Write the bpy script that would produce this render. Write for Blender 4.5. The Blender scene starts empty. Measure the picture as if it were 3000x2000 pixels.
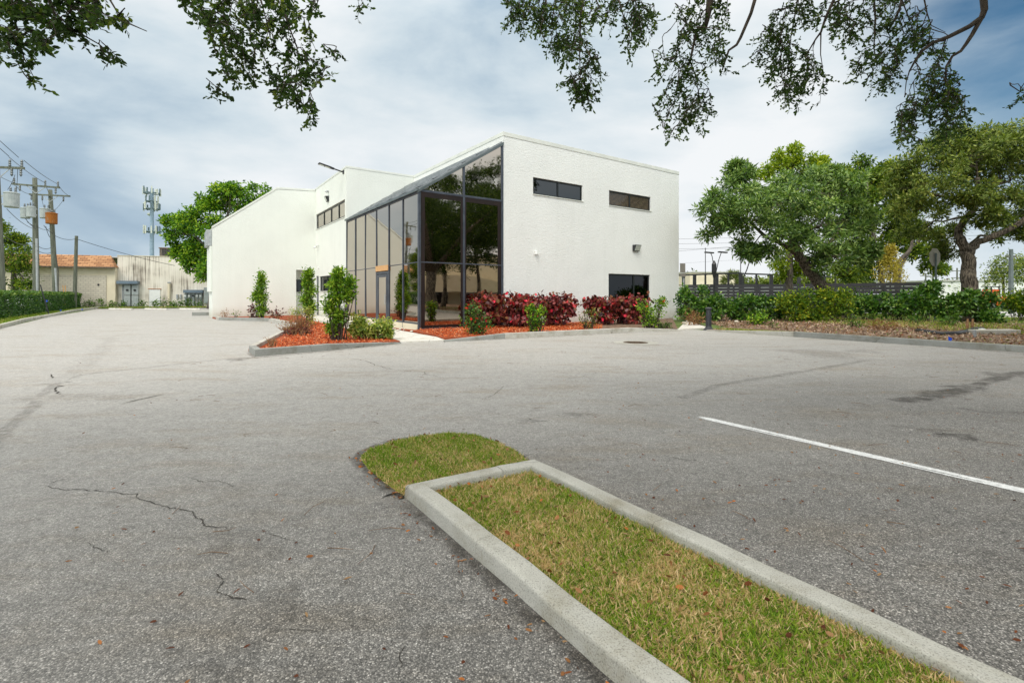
import bpy, math, random
import numpy as np
from mathutils import Vector

R = math.radians
random.seed(7)
RNG = np.random.default_rng(7)
SC = bpy.context.scene
COL = SC.collection
# ------------------------------------------------------------------ survey of the place
F, CX, HY, CAMH = 1433.0, 1500.0, 862.0, 1.35       # focal length and principal point used to survey the site


def G(x, y, z=0.0):
    Y = F * (CAMH - z) / (y - HY)
    return Vector(((x - CX) / F * Y, Y, z))


def P(x, y, Y):
    return Vector(((x - CX) / F * Y, Y, CAMH + (HY - y) / F * Y))


C0 = Vector((-3.412, 17.91, 0))
UD = Vector((0.8210, 0.5711, 0))
VD = Vector((-0.5711, 0.8208, 0))
ZD = Vector((0, 0, 1))


def B(u, v, z=0.0):
    return C0 + UD * u + VD * v + ZD * z


def u_on(px, v):
    q = (px - CX) / F
    a = B(0, v)
    return (q * a.y - a.x) / (UD.x - q * UD.y)


def v_on(px, u):
    q = (px - CX) / F
    a = B(u, 0)
    return (q * a.y - a.x) / (VD.x - q * VD.y)


def z_at(p, py):
    return CAMH + (HY - py) / F * p.y


# ------------------------------------------------------------------ objects
def tag(o, label=None, cat=None, group=None, kind=None):
    if label: o['label'] = label
    if cat: o['category'] = cat
    if group: o['group'] = group
    if kind: o['kind'] = kind
    return o


def thing(name, label, cat, loc, group=None):
    o = bpy.data.objects.new(name, None)
    o.empty_display_size = 0.2
    COL.objects.link(o)
    o.location = loc
    return tag(o, label, cat, group)


def root_loc(o):
    while o.parent is not None:
        o = o.parent
    return Vector(o.location)


class MB:
    def __init__(s):
        s.v, s.f, s.m, s.mi = [], [], [], 0

    def add(s, vs, fs):
        o = len(s.v)
        s.v += [tuple(v) for v in vs]
        s.f += [tuple(i + o for i in f) for f in fs]
        s.m += [s.mi] * len(fs)

    def poly(s, pts):
        s.add(pts, [tuple(range(len(pts)))])

    def box(s, c, h, ax=(Vector((1, 0, 0)), Vector((0, 1, 0)), Vector((0, 0, 1)))):
        c = Vector(c)
        vs = [c + ax[0] * (h[0] * i) + ax[1] * (h[1] * j) + ax[2] * (h[2] * k) for i in (-1, 1) for j in (-1, 1) for k in (-1, 1)]
        s.add(vs, [(0, 1, 3, 2), (4, 6, 7, 5), (0, 4, 5, 1), (2, 3, 7, 6), (0, 2, 6, 4), (1, 5, 7, 3)])

    def bbox(s, u0, u1, v0, v1, z0, z1):            # box in the building's own axes
        s.box(B((u0 + u1) / 2, (v0 + v1) / 2, (z0 + z1) / 2), (abs(u1 - u0) / 2, abs(v1 - v0) / 2, abs(z1 - z0) / 2), (UD, VD, ZD))

    def bar(s, a, b, w, h, up=ZD):
        a, b = Vector(a), Vector(b)
        d = b - a
        L = d.length
        d.normalize()
        sx = d.cross(up)
        if sx.length < 1e-4: sx = d.cross(Vector((1, 0, 0)))
        sx.normalize()
        uz = sx.cross(d)
        s.box((a + b) / 2, (L / 2, w / 2, h / 2), (d, sx, uz))

    def prism(s, pts, z0, z1):
        n = len(pts)
        lo = [Vector((p[0], p[1], z0)) for p in pts]
        hi = [Vector((p[0], p[1], z1)) for p in pts]
        fs = [tuple(range(n - 1, -1, -1)), tuple(range(n, 2 * n))]
        fs += [(i, (i + 1) % n, n + (i + 1) % n, n + i) for i in range(n)]
        s.add(lo + hi, fs)

    def slab(s, pts, d):                            # planar polygon pushed along d
        n = len(pts)
        d = Vector(d)
        a = [Vector(p) for p in pts]
        s.add(a + [p + d for p in a], [tuple(range(n - 1, -1, -1)), tuple(range(n, 2 * n))] + [(i, (i + 1) % n, n + (i + 1) % n, n + i) for i in range(n)])

    def tube(s, pts, rs, n=8, cap=True):
        pts = [Vector(p) for p in pts]
        if not hasattr(rs, '__len__'): rs = [rs] * len(pts)
        t = (pts[1] - pts[0]).normalized()
        ref = Vector((0, 0, 1)) if abs(t.z) < 0.9 else Vector((1, 0, 0))
        a = t.cross(ref).normalized()
        vs, fs = [], []
        for i, p in enumerate(pts):
            t = (pts[min(i + 1, len(pts) - 1)] - pts[max(i - 1, 0)])
            if t.length < 1e-6: t = Vector((0, 0, 1))
            t.normalize()
            a = (a - t * a.dot(t))
            if a.length < 1e-6: a = t.orthogonal()
            a.normalize()
            b = t.cross(a)
            for k in range(n):
                q = 2 * math.pi * k / n
                vs.append(p + (a * math.cos(q) + b * math.sin(q)) * rs[i])
        for i in range(len(pts) - 1):
            for k in range(n):
                fs.append((i * n + k, i * n + (k + 1) % n, (i + 1) * n + (k + 1) % n, (i + 1) * n + k))
        if cap:
            fs.append(tuple(range(n - 1, -1, -1)))
            fs.append(tuple(range((len(pts) - 1) * n, len(pts) * n)))
        s.add(vs, fs)

    def lathe(s, c, prof, n=16):
        c = Vector(c)
        s.tube([c + ZD * z for r, z in prof], [r for r, z in prof], n)

    def build(s, name, mat, parent=None, origin=None, smooth=False, bevel=0, seg=2):
        o0 = root_loc(parent) if parent is not None else (Vector(origin) if origin is not None else Vector((0, 0, 0)))
        me = bpy.data.meshes.new(name)
        me.from_pydata([(v[0] - o0.x, v[1] - o0.y, v[2] - o0.z) for v in s.v], [], s.f)
        for m in (mat if isinstance(mat, (list, tuple)) else [mat]): me.materials.append(m)
        if any(s.m): me.polygons.foreach_set('material_index', s.m)
        if smooth: me.polygons.foreach_set('use_smooth', [True] * len(s.f))
        me.update()
        o = bpy.data.objects.new(name, me)
        COL.objects.link(o)
        if parent is not None: o.parent = parent
        else: o.location = o0
        if bevel:
            b = o.modifiers.new('bevel', 'BEVEL')
            b.width = bevel; b.segments = seg; b.limit_method = 'ANGLE'; b.angle_limit = R(35)
        return o


def struct(o):
    o['kind'] = 'structure'
    return o


# ------------------------------------------------------------------ materials
def nodes(name):
    m = bpy.data.materials.new(name)
    m.use_nodes = True
    nt = m.node_tree
    nt.nodes.clear()
    out = nt.nodes.new('ShaderNodeOutputMaterial')
    return m, nt, out


def N(nt, t, **kw):
    n = nt.nodes.new(t)
    for k, v in kw.items():
        if k.startswith('i_'):
            key = k[2:]
            key = int(key) if key.isdigit() else key.replace('_', ' ')
            n.inputs[key].default_value = v
        else:
            setattr(n, k, v)
    return n


def LK(nt, a, ao, b, bi):
    nt.links.new(a.outputs[ao], b.inputs[bi])


def ramp(nt, stops, interp='LINEAR'):
    r = nt.nodes.new('ShaderNodeValToRGB')
    cr = r.color_ramp
    cr.interpolation = interp
    while len(cr.elements) < len(stops): cr.elements.new(0.5)
    for e, (p, c) in zip(cr.elements, stops):
        e.position = p
        e.color = (c[0], c[1], c[2], 1) if hasattr(c, '__len__') else (c, c, c, 1)
    return r


def pm(name, c1, c2=None, scale=3.0, rough=0.7, bump=0.0, bscale=40.0, metallic=0.0, spec=0.4, stretch=(1, 1, 1), detail=6.0, lo=0.35, hi=0.65):
    m, nt, out = nodes(name)
    p = N(nt, 'ShaderNodeBsdfPrincipled')
    p.inputs['Roughness'].default_value = rough
    p.inputs['Metallic'].default_value = metallic
    p.inputs['Specular IOR Level'].default_value = spec
    LK(nt, p, 0, out, 0)
    tc = N(nt, 'ShaderNodeTexCoord')
    mp = N(nt, 'ShaderNodeMapping')
    mp.inputs['Scale'].default_value = stretch
    LK(nt, tc, 'Object', mp, 0)
    if c2 is None: c2 = tuple(min(1, c * 1.18) for c in c1)
    nz = N(nt, 'ShaderNodeTexNoise', i_Scale=scale, i_Detail=detail)
    LK(nt, mp, 0, nz, 'Vector')
    r = ramp(nt, [(lo, c1), (hi, c2)])
    LK(nt, nz, 'Fac', r, 0)
    LK(nt, r, 0, p, 'Base Color')
    if bump:
        nb = N(nt, 'ShaderNodeTexNoise', i_Scale=bscale, i_Detail=3.0)
        LK(nt, tc, 'Object', nb, 'Vector')
        bp = N(nt, 'ShaderNodeBump', i_Strength=bump, i_Distance=0.02)
        LK(nt, nb, 'Fac', bp, 'Height')
        LK(nt, bp, 0, p, 'Normal')
    return m


def leafmat(name, stops, trans=0.25, rough=0.55, spec=0.25):
    m, nt, out = nodes(name)
    at = N(nt, 'ShaderNodeAttribute', attribute_name='tint')
    n = len(stops)
    r = ramp(nt, [(i / (n - 1), c) for i, c in enumerate(stops)])
    LK(nt, at, 'Fac', r, 0)
    p = N(nt, 'ShaderNodeBsdfPrincipled')
    p.inputs['Roughness'].default_value = rough
    p.inputs['Specular IOR Level'].default_value = spec
    LK(nt, r, 0, p, 'Base Color')
    tr = N(nt, 'ShaderNodeBsdfTranslucent')
    g = N(nt, 'ShaderNodeMixRGB', blend_type='MULTIPLY')
    g.inputs[0].default_value = 1.0
    g.inputs[2].default_value = (1.5, 1.6, 0.7, 1)
    LK(nt, r, 0, g, 1)
    LK(nt, g, 0, tr, 0)
    mx = N(nt, 'ShaderNodeMixShader')
    mx.inputs[0].default_value = trans
    LK(nt, p, 0, mx, 1)
    LK(nt, tr, 0, mx, 2)
    LK(nt, mx, 0, out, 0)
    return m


def asphalt_mat():
    m, nt, out = nodes('asphalt')
    p = N(nt, 'ShaderNodeBsdfPrincipled')
    p.inputs['Roughness'].default_value = 0.72
    p.inputs['Specular IOR Level'].default_value = 0.45
    LK(nt, p, 0, out, 0)
    tc = N(nt, 'ShaderNodeTexCoord')
    # aggregate
    vo = N(nt, 'ShaderNodeTexVoronoi', i_Scale=165.0)
    LK(nt, tc, 'Object', vo, 'Vector')
    sp = N(nt, 'ShaderNodeSeparateColor')
    LK(nt, vo, 'Color', sp, 0)
    ag = ramp(nt, [(0.0, (.088, .083, .077)), (0.42, (.186, .177, .163)), (0.78, (.288, .272, .248)), (0.92, (.43, .405, .375)), (1.0, (.64, .61, .57))])
    LK(nt, sp, 0, ag, 0)
    ed = ramp(nt, [(0.0, 1.0), (0.40, .92), (0.75, .25)])
    LK(nt, vo, 'Distance', ed, 0)
    m1 = N(nt, 'ShaderNodeMixRGB', blend_type='MULTIPLY')
    m1.inputs[0].default_value = 0.8
    LK(nt, ag, 0, m1, 1)
    LK(nt, ed, 0, m1, 2)
    # bleached and worn areas
    mp = N(nt, 'ShaderNodeMapping')
    mp.inputs['Rotation'].default_value = (0, 0, R(-35))
    mp.inputs['Scale'].default_value = (0.35, 1.0, 1.0)
    LK(nt, tc, 'Object', mp, 0)
    n1 = N(nt, 'ShaderNodeTexNoise', i_Scale=0.55, i_Detail=9.0, i_Roughness=0.62)
    LK(nt, mp, 0, n1, 'Vector')
    r1 = ramp(nt, [(0.30, .72), (0.48, 1.0), (0.68, 1.24)])
    LK(nt, n1, 'Fac', r1, 0)
    m2 = N(nt, 'ShaderNodeMixRGB', blend_type='MULTIPLY')
    m2.inputs[0].default_value = 1.0
    LK(nt, m1, 0, m2, 1)
    LK(nt, r1, 0, m2, 2)
    # older, bleached coat by the building; foreground darkening also paints in canopy shade
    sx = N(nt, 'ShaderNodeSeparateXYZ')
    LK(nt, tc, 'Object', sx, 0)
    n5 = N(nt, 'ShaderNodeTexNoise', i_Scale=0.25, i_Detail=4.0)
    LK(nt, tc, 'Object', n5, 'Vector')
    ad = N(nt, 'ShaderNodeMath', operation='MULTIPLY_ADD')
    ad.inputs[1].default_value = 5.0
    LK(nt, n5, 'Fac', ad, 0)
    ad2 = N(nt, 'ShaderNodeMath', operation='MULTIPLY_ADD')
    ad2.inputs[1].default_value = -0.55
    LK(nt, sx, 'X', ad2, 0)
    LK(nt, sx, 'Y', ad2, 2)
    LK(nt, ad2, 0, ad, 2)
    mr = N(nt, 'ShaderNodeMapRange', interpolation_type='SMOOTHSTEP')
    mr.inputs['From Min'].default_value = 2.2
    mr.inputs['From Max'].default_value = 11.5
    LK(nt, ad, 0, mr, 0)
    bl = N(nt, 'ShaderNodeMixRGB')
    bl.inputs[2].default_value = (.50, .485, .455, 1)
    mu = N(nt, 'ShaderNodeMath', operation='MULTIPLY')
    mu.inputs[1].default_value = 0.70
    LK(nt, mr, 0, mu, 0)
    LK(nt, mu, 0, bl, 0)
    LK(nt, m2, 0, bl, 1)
    for sc_, lo_, hi_, am in ((22.0, .72, 1.24, .9), (6.0, .84, 1.14, .9), (60.0, .62, 1.3, .9)):
        nn = N(nt, 'ShaderNodeTexNoise', i_Scale=sc_, i_Detail=4.0, i_Roughness=0.7)
        LK(nt, tc, 'Object', nn, 'Vector')
        rr = ramp(nt, [(0.30, lo_), (0.52, 1.0), (0.72, hi_)])
        LK(nt, nn, 'Fac', rr, 0)
        mg = N(nt, 'ShaderNodeMixRGB', blend_type='MULTIPLY')
        mg.inputs[0].default_value = am
        LK(nt, bl, 0, mg, 1)
        LK(nt, rr, 0, mg, 2)
        bl = mg
    # brown organic stain
    n2 = N(nt, 'ShaderNodeTexNoise', i_Scale=1.7, i_Detail=7.0, i_Roughness=0.7)
    LK(nt, mp, 0, n2, 'Vector')
    r2 = ramp(nt, [(0.50, 0.0), (0.72, .75)])
    LK(nt, n2, 'Fac', r2, 0)
    m3 = N(nt, 'ShaderNodeMixRGB', blend_type='MULTIPLY')
    m3.inputs[2].default_value = (.80, .71, .59, 1)
    LK(nt, r2, 0, m3, 0)
    LK(nt, bl, 0, m3, 1)
    # soft stains carried by the mesh
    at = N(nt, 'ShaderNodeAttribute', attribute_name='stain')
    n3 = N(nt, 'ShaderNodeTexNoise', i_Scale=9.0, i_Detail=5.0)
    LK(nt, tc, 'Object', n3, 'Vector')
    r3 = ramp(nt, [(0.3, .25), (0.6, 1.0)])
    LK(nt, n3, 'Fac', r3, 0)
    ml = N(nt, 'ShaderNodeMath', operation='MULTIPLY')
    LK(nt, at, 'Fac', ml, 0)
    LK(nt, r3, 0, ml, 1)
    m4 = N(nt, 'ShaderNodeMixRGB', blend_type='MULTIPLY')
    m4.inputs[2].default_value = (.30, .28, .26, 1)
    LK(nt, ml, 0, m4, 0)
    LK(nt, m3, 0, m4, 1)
    LK(nt, m4, 0, p, 'Base Color')
    bp = N(nt, 'ShaderNodeBump', i_Strength=0.55, i_Distance=0.006)
    LK(nt, vo, 'Distance', bp, 'Height')
    bp.invert = True
    LK(nt, bp, 0, p, 'Normal')
    return m


def concrete_mat(name, c, dirt=(.45, .43, .38)):
    m, nt, out = nodes(name)
    p = N(nt, 'ShaderNodeBsdfPrincipled')
    p.inputs['Roughness'].default_value = 0.85
    p.inputs['Specular IOR Level'].default_value = 0.25
    LK(nt, p, 0, out, 0)
    tc = N(nt, 'ShaderNodeTexCoord')
    n1 = N(nt, 'ShaderNodeTexNoise', i_Scale=2.2, i_Detail=10.0, i_Roughness=0.68)
    LK(nt, tc, 'Object', n1, 'Vector')
    r1 = ramp(nt, [(0.33, tuple(c[i] * dirt[i] * 1.55 for i in range(3))), (0.52, c), (0.75, tuple(min(1, x * 1.15) for x in c))])
    LK(nt, n1, 'Fac', r1, 0)
    n2 = N(nt, 'ShaderNodeTexNoise', i_Scale=160.0, i_Detail=2.0)
    LK(nt, tc, 'Object', n2, 'Vector')
    r2 = ramp(nt, [(0.32, .62), (0.46, 1.0), (0.66, 1.1)])
    LK(nt, n2, 'Fac', r2, 0)
    mx = N(nt, 'ShaderNodeMixRGB', blend_type='MULTIPLY')
    mx.inputs[0].default_value = 1.0
    LK(nt, r1, 0, mx, 1)
    LK(nt, r2, 0, mx, 2)
    # hairline cracks
    v = N(nt, 'ShaderNodeTexVoronoi', feature='DISTANCE_TO_EDGE', i_Scale=0.62)
    n4 = N(nt, 'ShaderNodeTexNoise', i_Scale=3.0, i_Detail=4.0)
    LK(nt, tc, 'Object', n4, 'Vector')
    mxv = N(nt, 'ShaderNodeMixRGB')
    mxv.inputs[0].default_value = 0.25
    LK(nt, tc, 'Object', mxv, 1)
    LK(nt, n4, 'Color', mxv, 2)
    LK(nt, mxv, 0, v, 'Vector')
    r4 = ramp(nt, [(0.0, .45), (0.0035, 1.0)])
    LK(nt, v, 'Distance', r4, 0)
    m4 = N(nt, 'ShaderNodeMixRGB', blend_type='MULTIPLY')
    m4.inputs[0].default_value = 1.0
    LK(nt, mx, 0, m4, 1)
    LK(nt, r4, 0, m4, 2)
    LK(nt, m4, 0, p, 'Base Color')
    bp = N(nt, 'ShaderNodeBump', i_Strength=0.35, i_Distance=0.006)
    LK(nt, n2, 'Fac', bp, 'Height')
    LK(nt, bp, 0, p, 'Normal')
    return m


def stucco_mat(name, c, bump=0.6, scale=7.0, streak=0.10):
    m, nt, out = nodes(name)
    p = N(nt, 'ShaderNodeBsdfPrincipled')
    p.inputs['Roughness'].default_value = 0.8
    p.inputs['Specular IOR Level'].default_value = 0.25
    LK(nt, p, 0, out, 0)
    tc = N(nt, 'ShaderNodeTexCoord')
    n1 = N(nt, 'ShaderNodeTexNoise', i_Scale=0.7, i_Detail=8.0)
    LK(nt, tc, 'Object', n1, 'Vector')
    r1 = ramp(nt, [(0.35, tuple(x * .955 for x in c)), (0.6, c)])
    LK(nt, n1, 'Fac', r1, 0)
    mp = N(nt, 'ShaderNodeMapping')
    mp.inputs['Scale'].default_value = (2.4, 2.4, 0.12)
    LK(nt, tc, 'Object', mp, 0)
    n3 = N(nt, 'ShaderNodeTexNoise', i_Scale=1.6, i_Detail=5.0)
    LK(nt, mp, 0, n3, 'Vector')
    r3 = ramp(nt, [(0.52, 0.0), (0.75, streak)])
    LK(nt, n3, 'Fac', r3, 0)
    mx = N(nt, 'ShaderNodeMixRGB', blend_type='MULTIPLY')
    mx.inputs[2].default_value = (.5, .5, .44, 1)
    LK(nt, r3, 0, mx, 0)
    LK(nt, r1, 0, mx, 1)
    # splash dirt near the ground
    sz = N(nt, 'ShaderNodeSeparateXYZ')
    LK(nt, tc, 'Object', sz, 0)
    mz = N(nt, 'ShaderNodeMapRange', interpolation_type='SMOOTHSTEP')
    mz.inputs['From Min'].default_value = 0.75
    mz.inputs['From Max'].default_value = 0.0
    LK(nt, sz, 'Z', mz, 0)
    nd = N(nt, 'ShaderNodeTexNoise', i_Scale=3.5, i_Detail=8.0, i_Roughness=0.65)
    LK(nt, tc, 'Object', nd, 'Vector')
    md = N(nt, 'ShaderNodeMath', operation='MULTIPLY')
    LK(nt, mz, 0, md, 0)
    LK(nt, nd, 'Fac', md, 1)
    m2_ = N(nt, 'ShaderNodeMixRGB', blend_type='MULTIPLY')
    m2_.inputs[2].default_value = (.58, .50, .40, 1)
    LK(nt, md, 0, m2_, 0)
    LK(nt, mx, 0, m2_, 1)
    LK(nt, m2_, 0, p, 'Base Color')
    mp2 = N(nt, 'ShaderNodeMapping')
    mp2.inputs['Scale'].default_value = (1.0, 1.0, 1.5)
    LK(nt, tc, 'Object', mp2, 0)
    n2 = N(nt, 'ShaderNodeTexNoise', i_Scale=scale, i_Detail=7.0, i_Roughness=0.62)
    LK(nt, mp2, 0, n2, 'Vector')
    bp = N(nt, 'ShaderNodeBump', i_Strength=bump, i_Distance=0.035)
    LK(nt, n2, 'Fac', bp, 'Height')
    LK(nt, bp, 0, p, 'Normal')
    return m


def mirror_glass(name, c, wob=0.05):
    m, nt, out = nodes(name)
    p = N(nt, 'ShaderNodeBsdfPrincipled')
    p.inputs['Base Color'].default_value = (*c, 1)
    p.inputs['Metallic'].default_value = 1.0
    p.inputs['Roughness'].default_value = 0.015
    LK(nt, p, 0, out, 0)
    tc = N(nt, 'ShaderNodeTexCoord')
    n1 = N(nt, 'ShaderNodeTexNoise', i_Scale=0.8, i_Detail=1.5)
    LK(nt, tc, 'Object', n1, 'Vector')
    bp = N(nt, 'ShaderNodeBump', i_Strength=wob, i_Distance=0.05)
    LK(nt, n1, 'Fac', bp, 'Height')
    LK(nt, bp, 0, p, 'Normal')
    # dust film
    n2 = N(nt, 'ShaderNodeTexNoise', i_Scale=3.0, i_Detail=8.0)
    LK(nt, tc, 'Object', n2, 'Vector')
    r2 = ramp(nt, [(0.4, .01), (0.75, .06)])
    LK(nt, n2, 'Fac', r2, 0)
    LK(nt, r2, 0, p, 'Roughness')
    return m


def shingle_mat():
    m, nt, out = nodes('shingles')
    p = N(nt, 'ShaderNodeBsdfPrincipled')
    p.inputs['Roughness'].default_value = 0.9
    LK(nt, p, 0, out, 0)
    tc = N(nt, 'ShaderNodeTexCoord')
    mp = N(nt, 'ShaderNodeCombineXYZ')
    dt = N(nt, 'ShaderNodeVectorMath', operation='DOT_PRODUCT')
    dt.inputs[1].default_value = (.941, .337, 0)
    LK(nt, tc, 'Object', dt, 0)
    sz = N(nt, 'ShaderNodeSeparateXYZ')
    LK(nt, tc, 'Object', sz, 0)
    LK(nt, dt, 'Value', mp, 0)
    LK(nt, sz, 'Z', mp, 1)
    br = N(nt, 'ShaderNodeTexBrick', i_Scale=1.0)
    br.inputs['Color1'].default_value = (.50, .27, .13, 1)
    br.inputs['Color2'].default_value = (.30, .14, .06, 1)
    br.inputs['Mortar'].default_value = (.07, .03, .015, 1)
    br.inputs['Brick Width'].default_value = 0.55
    br.inputs['Row Height'].default_value = 0.17
    br.inputs['Mortar Size'].default_value = 0.018
    LK(nt, mp, 0, br, 'Vector')
    LK(nt, br, 0, p, 'Base Color')
    return m


def block_mat():
    m, nt, out = nodes('concrete_block')
    p = N(nt, 'ShaderNodeBsdfPrincipled')
    p.inputs['Roughness'].default_value = 0.9
    LK(nt, p, 0, out, 0)
    tc = N(nt, 'ShaderNodeTexCoord')
    mp = N(nt, 'ShaderNodeCombineXYZ')
    dt = N(nt, 'ShaderNodeVectorMath', operation='DOT_PRODUCT')
    dt.inputs[1].default_value = (.941, .337, 0)
    LK(nt, tc, 'Object', dt, 0)
    sz = N(nt, 'ShaderNodeSeparateXYZ')
    LK(nt, tc, 'Object', sz, 0)
    LK(nt, dt, 'Value', mp, 0)
    LK(nt, sz, 'Z', mp, 1)
    br = N(nt, 'ShaderNodeTexBrick', i_Scale=1.0)
    br.inputs['Color1'].default_value = (.60, .55, .45, 1)
    br.inputs['Color2'].default_value = (.52, .47, .385, 1)
    br.inputs['Mortar'].default_value = (.40, .36, .30, 1)
    br.inputs['Brick Width'].default_value = 0.4
    br.inputs['Row Height'].default_value = 0.2
    br.inputs['Mortar Size'].default_value = 0.02
    LK(nt, mp, 0, br, 'Vector')
    LK(nt, br, 0, p, 'Base Color')
    return m


def stained_mat():
    m, nt, out = nodes('stained_wall')
    p = N(nt, 'ShaderNodeBsdfPrincipled')
    p.inputs['Roughness'].default_value = 0.9
    LK(nt, p, 0, out, 0)
    tc = N(nt, 'ShaderNodeTexCoord')
    mp = N(nt, 'ShaderNodeMapping')
    mp.inputs['Scale'].default_value = (6.5, 6.5, 0.22)
    LK(nt, tc, 'Object', mp, 0)
    n1 = N(nt, 'ShaderNodeTexNoise', i_Scale=1.5, i_Detail=8.0, i_Roughness=0.6)
    LK(nt, mp, 0, n1, 'Vector')
    n2 = N(nt, 'ShaderNodeTexNoise', i_Scale=0.5, i_Detail=6.0)
    LK(nt, tc, 'Object', n2, 'Vector')
    ad = N(nt, 'ShaderNodeMath', operation='ADD')
    LK(nt, n1, 'Fac', ad, 0)
    LK(nt, n2, 'Fac', ad, 1)
    r = ramp(nt, [(0.32, (.12, .105, .085)), (0.40, (.36, .32, .265)), (0.47, (.68, .63, .54)), (0.60, (.82, .78, .69))])
    hf = N(nt, 'ShaderNodeMath', operation='MULTIPLY')
    hf.inputs[1].default_value = 0.5
    LK(nt, ad, 0, hf, 0)
    LK(nt, hf, 0, r, 0)
    LK(nt, r, 0, p, 'Base Color')
    return m


def paint_mat():
    m, nt, out = nodes('road_paint')
    p = N(nt, 'ShaderNodeBsdfPrincipled')
    p.inputs['Roughness'].default_value = 0.75
    tc = N(nt, 'ShaderNodeTexCoord')
    n1 = N(nt, 'ShaderNodeTexNoise', i_Scale=30.0, i_Detail=6.0)
    LK(nt, tc, 'Object', n1, 'Vector')
    r1 = ramp(nt, [(0.3, (.56, .56, .55)), (0.6, (.80, .80, .79))])
    LK(nt, n1, 'Fac', r1, 0)
    LK(nt, r1, 0, p, 'Base Color')
    at = N(nt, 'ShaderNodeAttribute', attribute_name='cover')
    n2 = N(nt, 'ShaderNodeTexNoise', i_Scale=140.0, i_Detail=3.0)
    LK(nt, tc, 'Object', n2, 'Vector')
    ad = N(nt, 'ShaderNodeMath', operation='ADD')
    LK(nt, at, 'Fac', ad, 0)
    LK(nt, n2, 'Fac', ad, 1)
    mr = N(nt, 'ShaderNodeMapRange', interpolation_type='SMOOTHSTEP')
    mr.inputs['From Min'].default_value = 0.65
    mr.inputs['From Max'].default_value = 1.15
    LK(nt, ad, 0, mr, 0)
    tr = N(nt, 'ShaderNodeBsdfTransparent')
    mx = N(nt, 'ShaderNodeMixShader')
    LK(nt, mr, 0, mx, 0)
    LK(nt, tr, 0, mx, 1)
    LK(nt, p, 0, mx, 2)
    LK(nt, mx, 0, out, 0)
    return m


M = {}
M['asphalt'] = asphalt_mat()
M['crack'] = pm('crack_fill', (.030, .027, .024), (.075, .066, .055), 20, 0.95)
M['concrete'] = concrete_mat('kerb_concrete', (.46, .445, .40))
M['concrete_old'] = concrete_mat('old_concrete', (.43, .42, .375))
M['concrete_dark'] = concrete_mat('dark_kerb_concrete', (.27, .275, .255))
M['walk'] = concrete_mat('walk_concrete', (.62, .60, .55))
M['paint'] = paint_mat()
M['stucco'] = stucco_mat('white_stucco', (.82, .835, .805), 0.6, 13.0, .06)
M['stucco_fine'] = stucco_mat('smooth_stucco', (.765, .79, .735), 0.34, 12.0, 0.05)
M['coping'] = pm('coping_metal', (.66, .68, .63), (.74, .76, .70), 2, 0.5)
M['glass'] = mirror_glass('bronze_mirror_glass', (.45, .395, .335), 0.035)
M['blackglass'] = mirror_glass('black_window_glass', (.035, .037, .04), 0.08)
M['darkglass'] = mirror_glass('dark_window_glass', (.085, .088, .09), 0.06)
M['frame'] = pm('slate_aluminium', (.055, .065, .085), (.085, .10, .125), 3, 0.42, metallic=0.3)
M['frame_dark'] = pm('black_aluminium', (.012, .015, .016), (.02, .026, .026), 3, 0.4)
M['brown'] = pm('brown_inner_frame', (.008, .004, .0035), (.016, .007, .005), 4, 0.5)
M['wood'] = pm('raw_timber', (.55, .30, .12), (.62, .38, .18), 6, 0.7, stretch=(1, 1, 8))
M['cap'] = pm('teal_grey_cap', (.10, .125, .13), (.14, .165, .17), 3, 0.4, metallic=0.3)
M['roofglass'] = mirror_glass('roof_glass', (.22, .22, .225), 0.05)
M['roofbar'] = pm('roof_bars', (.24, .26, .27), (.34, .36, .37), 3, 0.45, metallic=0.4)
M['roofing'] = pm('roofing', (.45, .45, .43), (.55, .55, .52), 1, 0.9)
M['black'] = pm('black_metal', (.018, .019, .021), (.03, .031, .034), 5, 0.45)
M['bollard'] = pm('bollard_paint', (.030, .032, .038), (.05, .052, .058), 6, 0.5)
M['grey'] = pm('galvanised_steel', (.34, .36, .37), (.46, .48, .48), 6, 0.5, metallic=0.4)
M['lightgrey'] = pm('pale_grey_enamel', (.30, .34, .335), (.40, .43, .425), 4, 0.45)
M['white'] = pm('white_enamel', (.76, .77, .75), (.82, .83, .80), 4, 0.45)
M['lens'] = pm('lamp_lens', (.55, .60, .55), (.68, .72, .66), 30, 0.2)
M['polewood'] = pm('weathered_pole_wood', (.085, .095, .072), (.165, .175, .135), 4, 0.9, 0.4, 20, stretch=(3, 3, .3))
M['rust'] = pm('rusty_steel', (.30, .10, .015), (.27, .22, .15), 3.2, 0.9, stretch=(1, 1, .3), lo=.48, hi=.72)
M['porcelain'] = pm('insulator', (.10, .12, .13), (.16, .18, .19), 5, 0.3)
M['bark'] = pm('rough_bark', (.030, .024, .018), (.20, .165, .125), 7, 0.95, 1.0, 18, stretch=(3, 3, .6), lo=.40, hi=.62)
M['bark_grey'] = pm('grey_bark', (.055, .048, .040), (.17, .145, .12), 6, 0.95, 0.8, 18, stretch=(2, 2, .6))
M['twig'] = pm('twigs', (.030, .023, .017), (.075, .056, .040), 10, 0.9)
M['drytwig'] = pm('dry_twigs', (.22, .11, .05), (.34, .2, .10), 10, 0.9)
M['fence'] = pm('charcoal_slats', (.040, .038, .045), (.062, .060, .068), 2, 0.6, stretch=(1, 1, 6))
M['shingle'] = shingle_mat()
M['block'] = block_mat()
M['cream'] = pm('cream_render', (.68, .60, .44), (.76, .68, .52), 1.2, 0.85)
M['stained'] = stained_mat()
M['bluegrey'] = pm('blue_grey_hood', (.13, .18, .23), (.17, .22, .27), 2, 0.5)
M['soil'] = pm('leaf_litter_soil', (.10, .062, .040), (.22, .145, .095), 9, 0.95, 0.6, 30)
M['redsoil'] = pm('red_mulch_bed', (.20, .040, .012), (.36, .075, .02), 18, 0.95, 0.8, 60)
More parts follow.
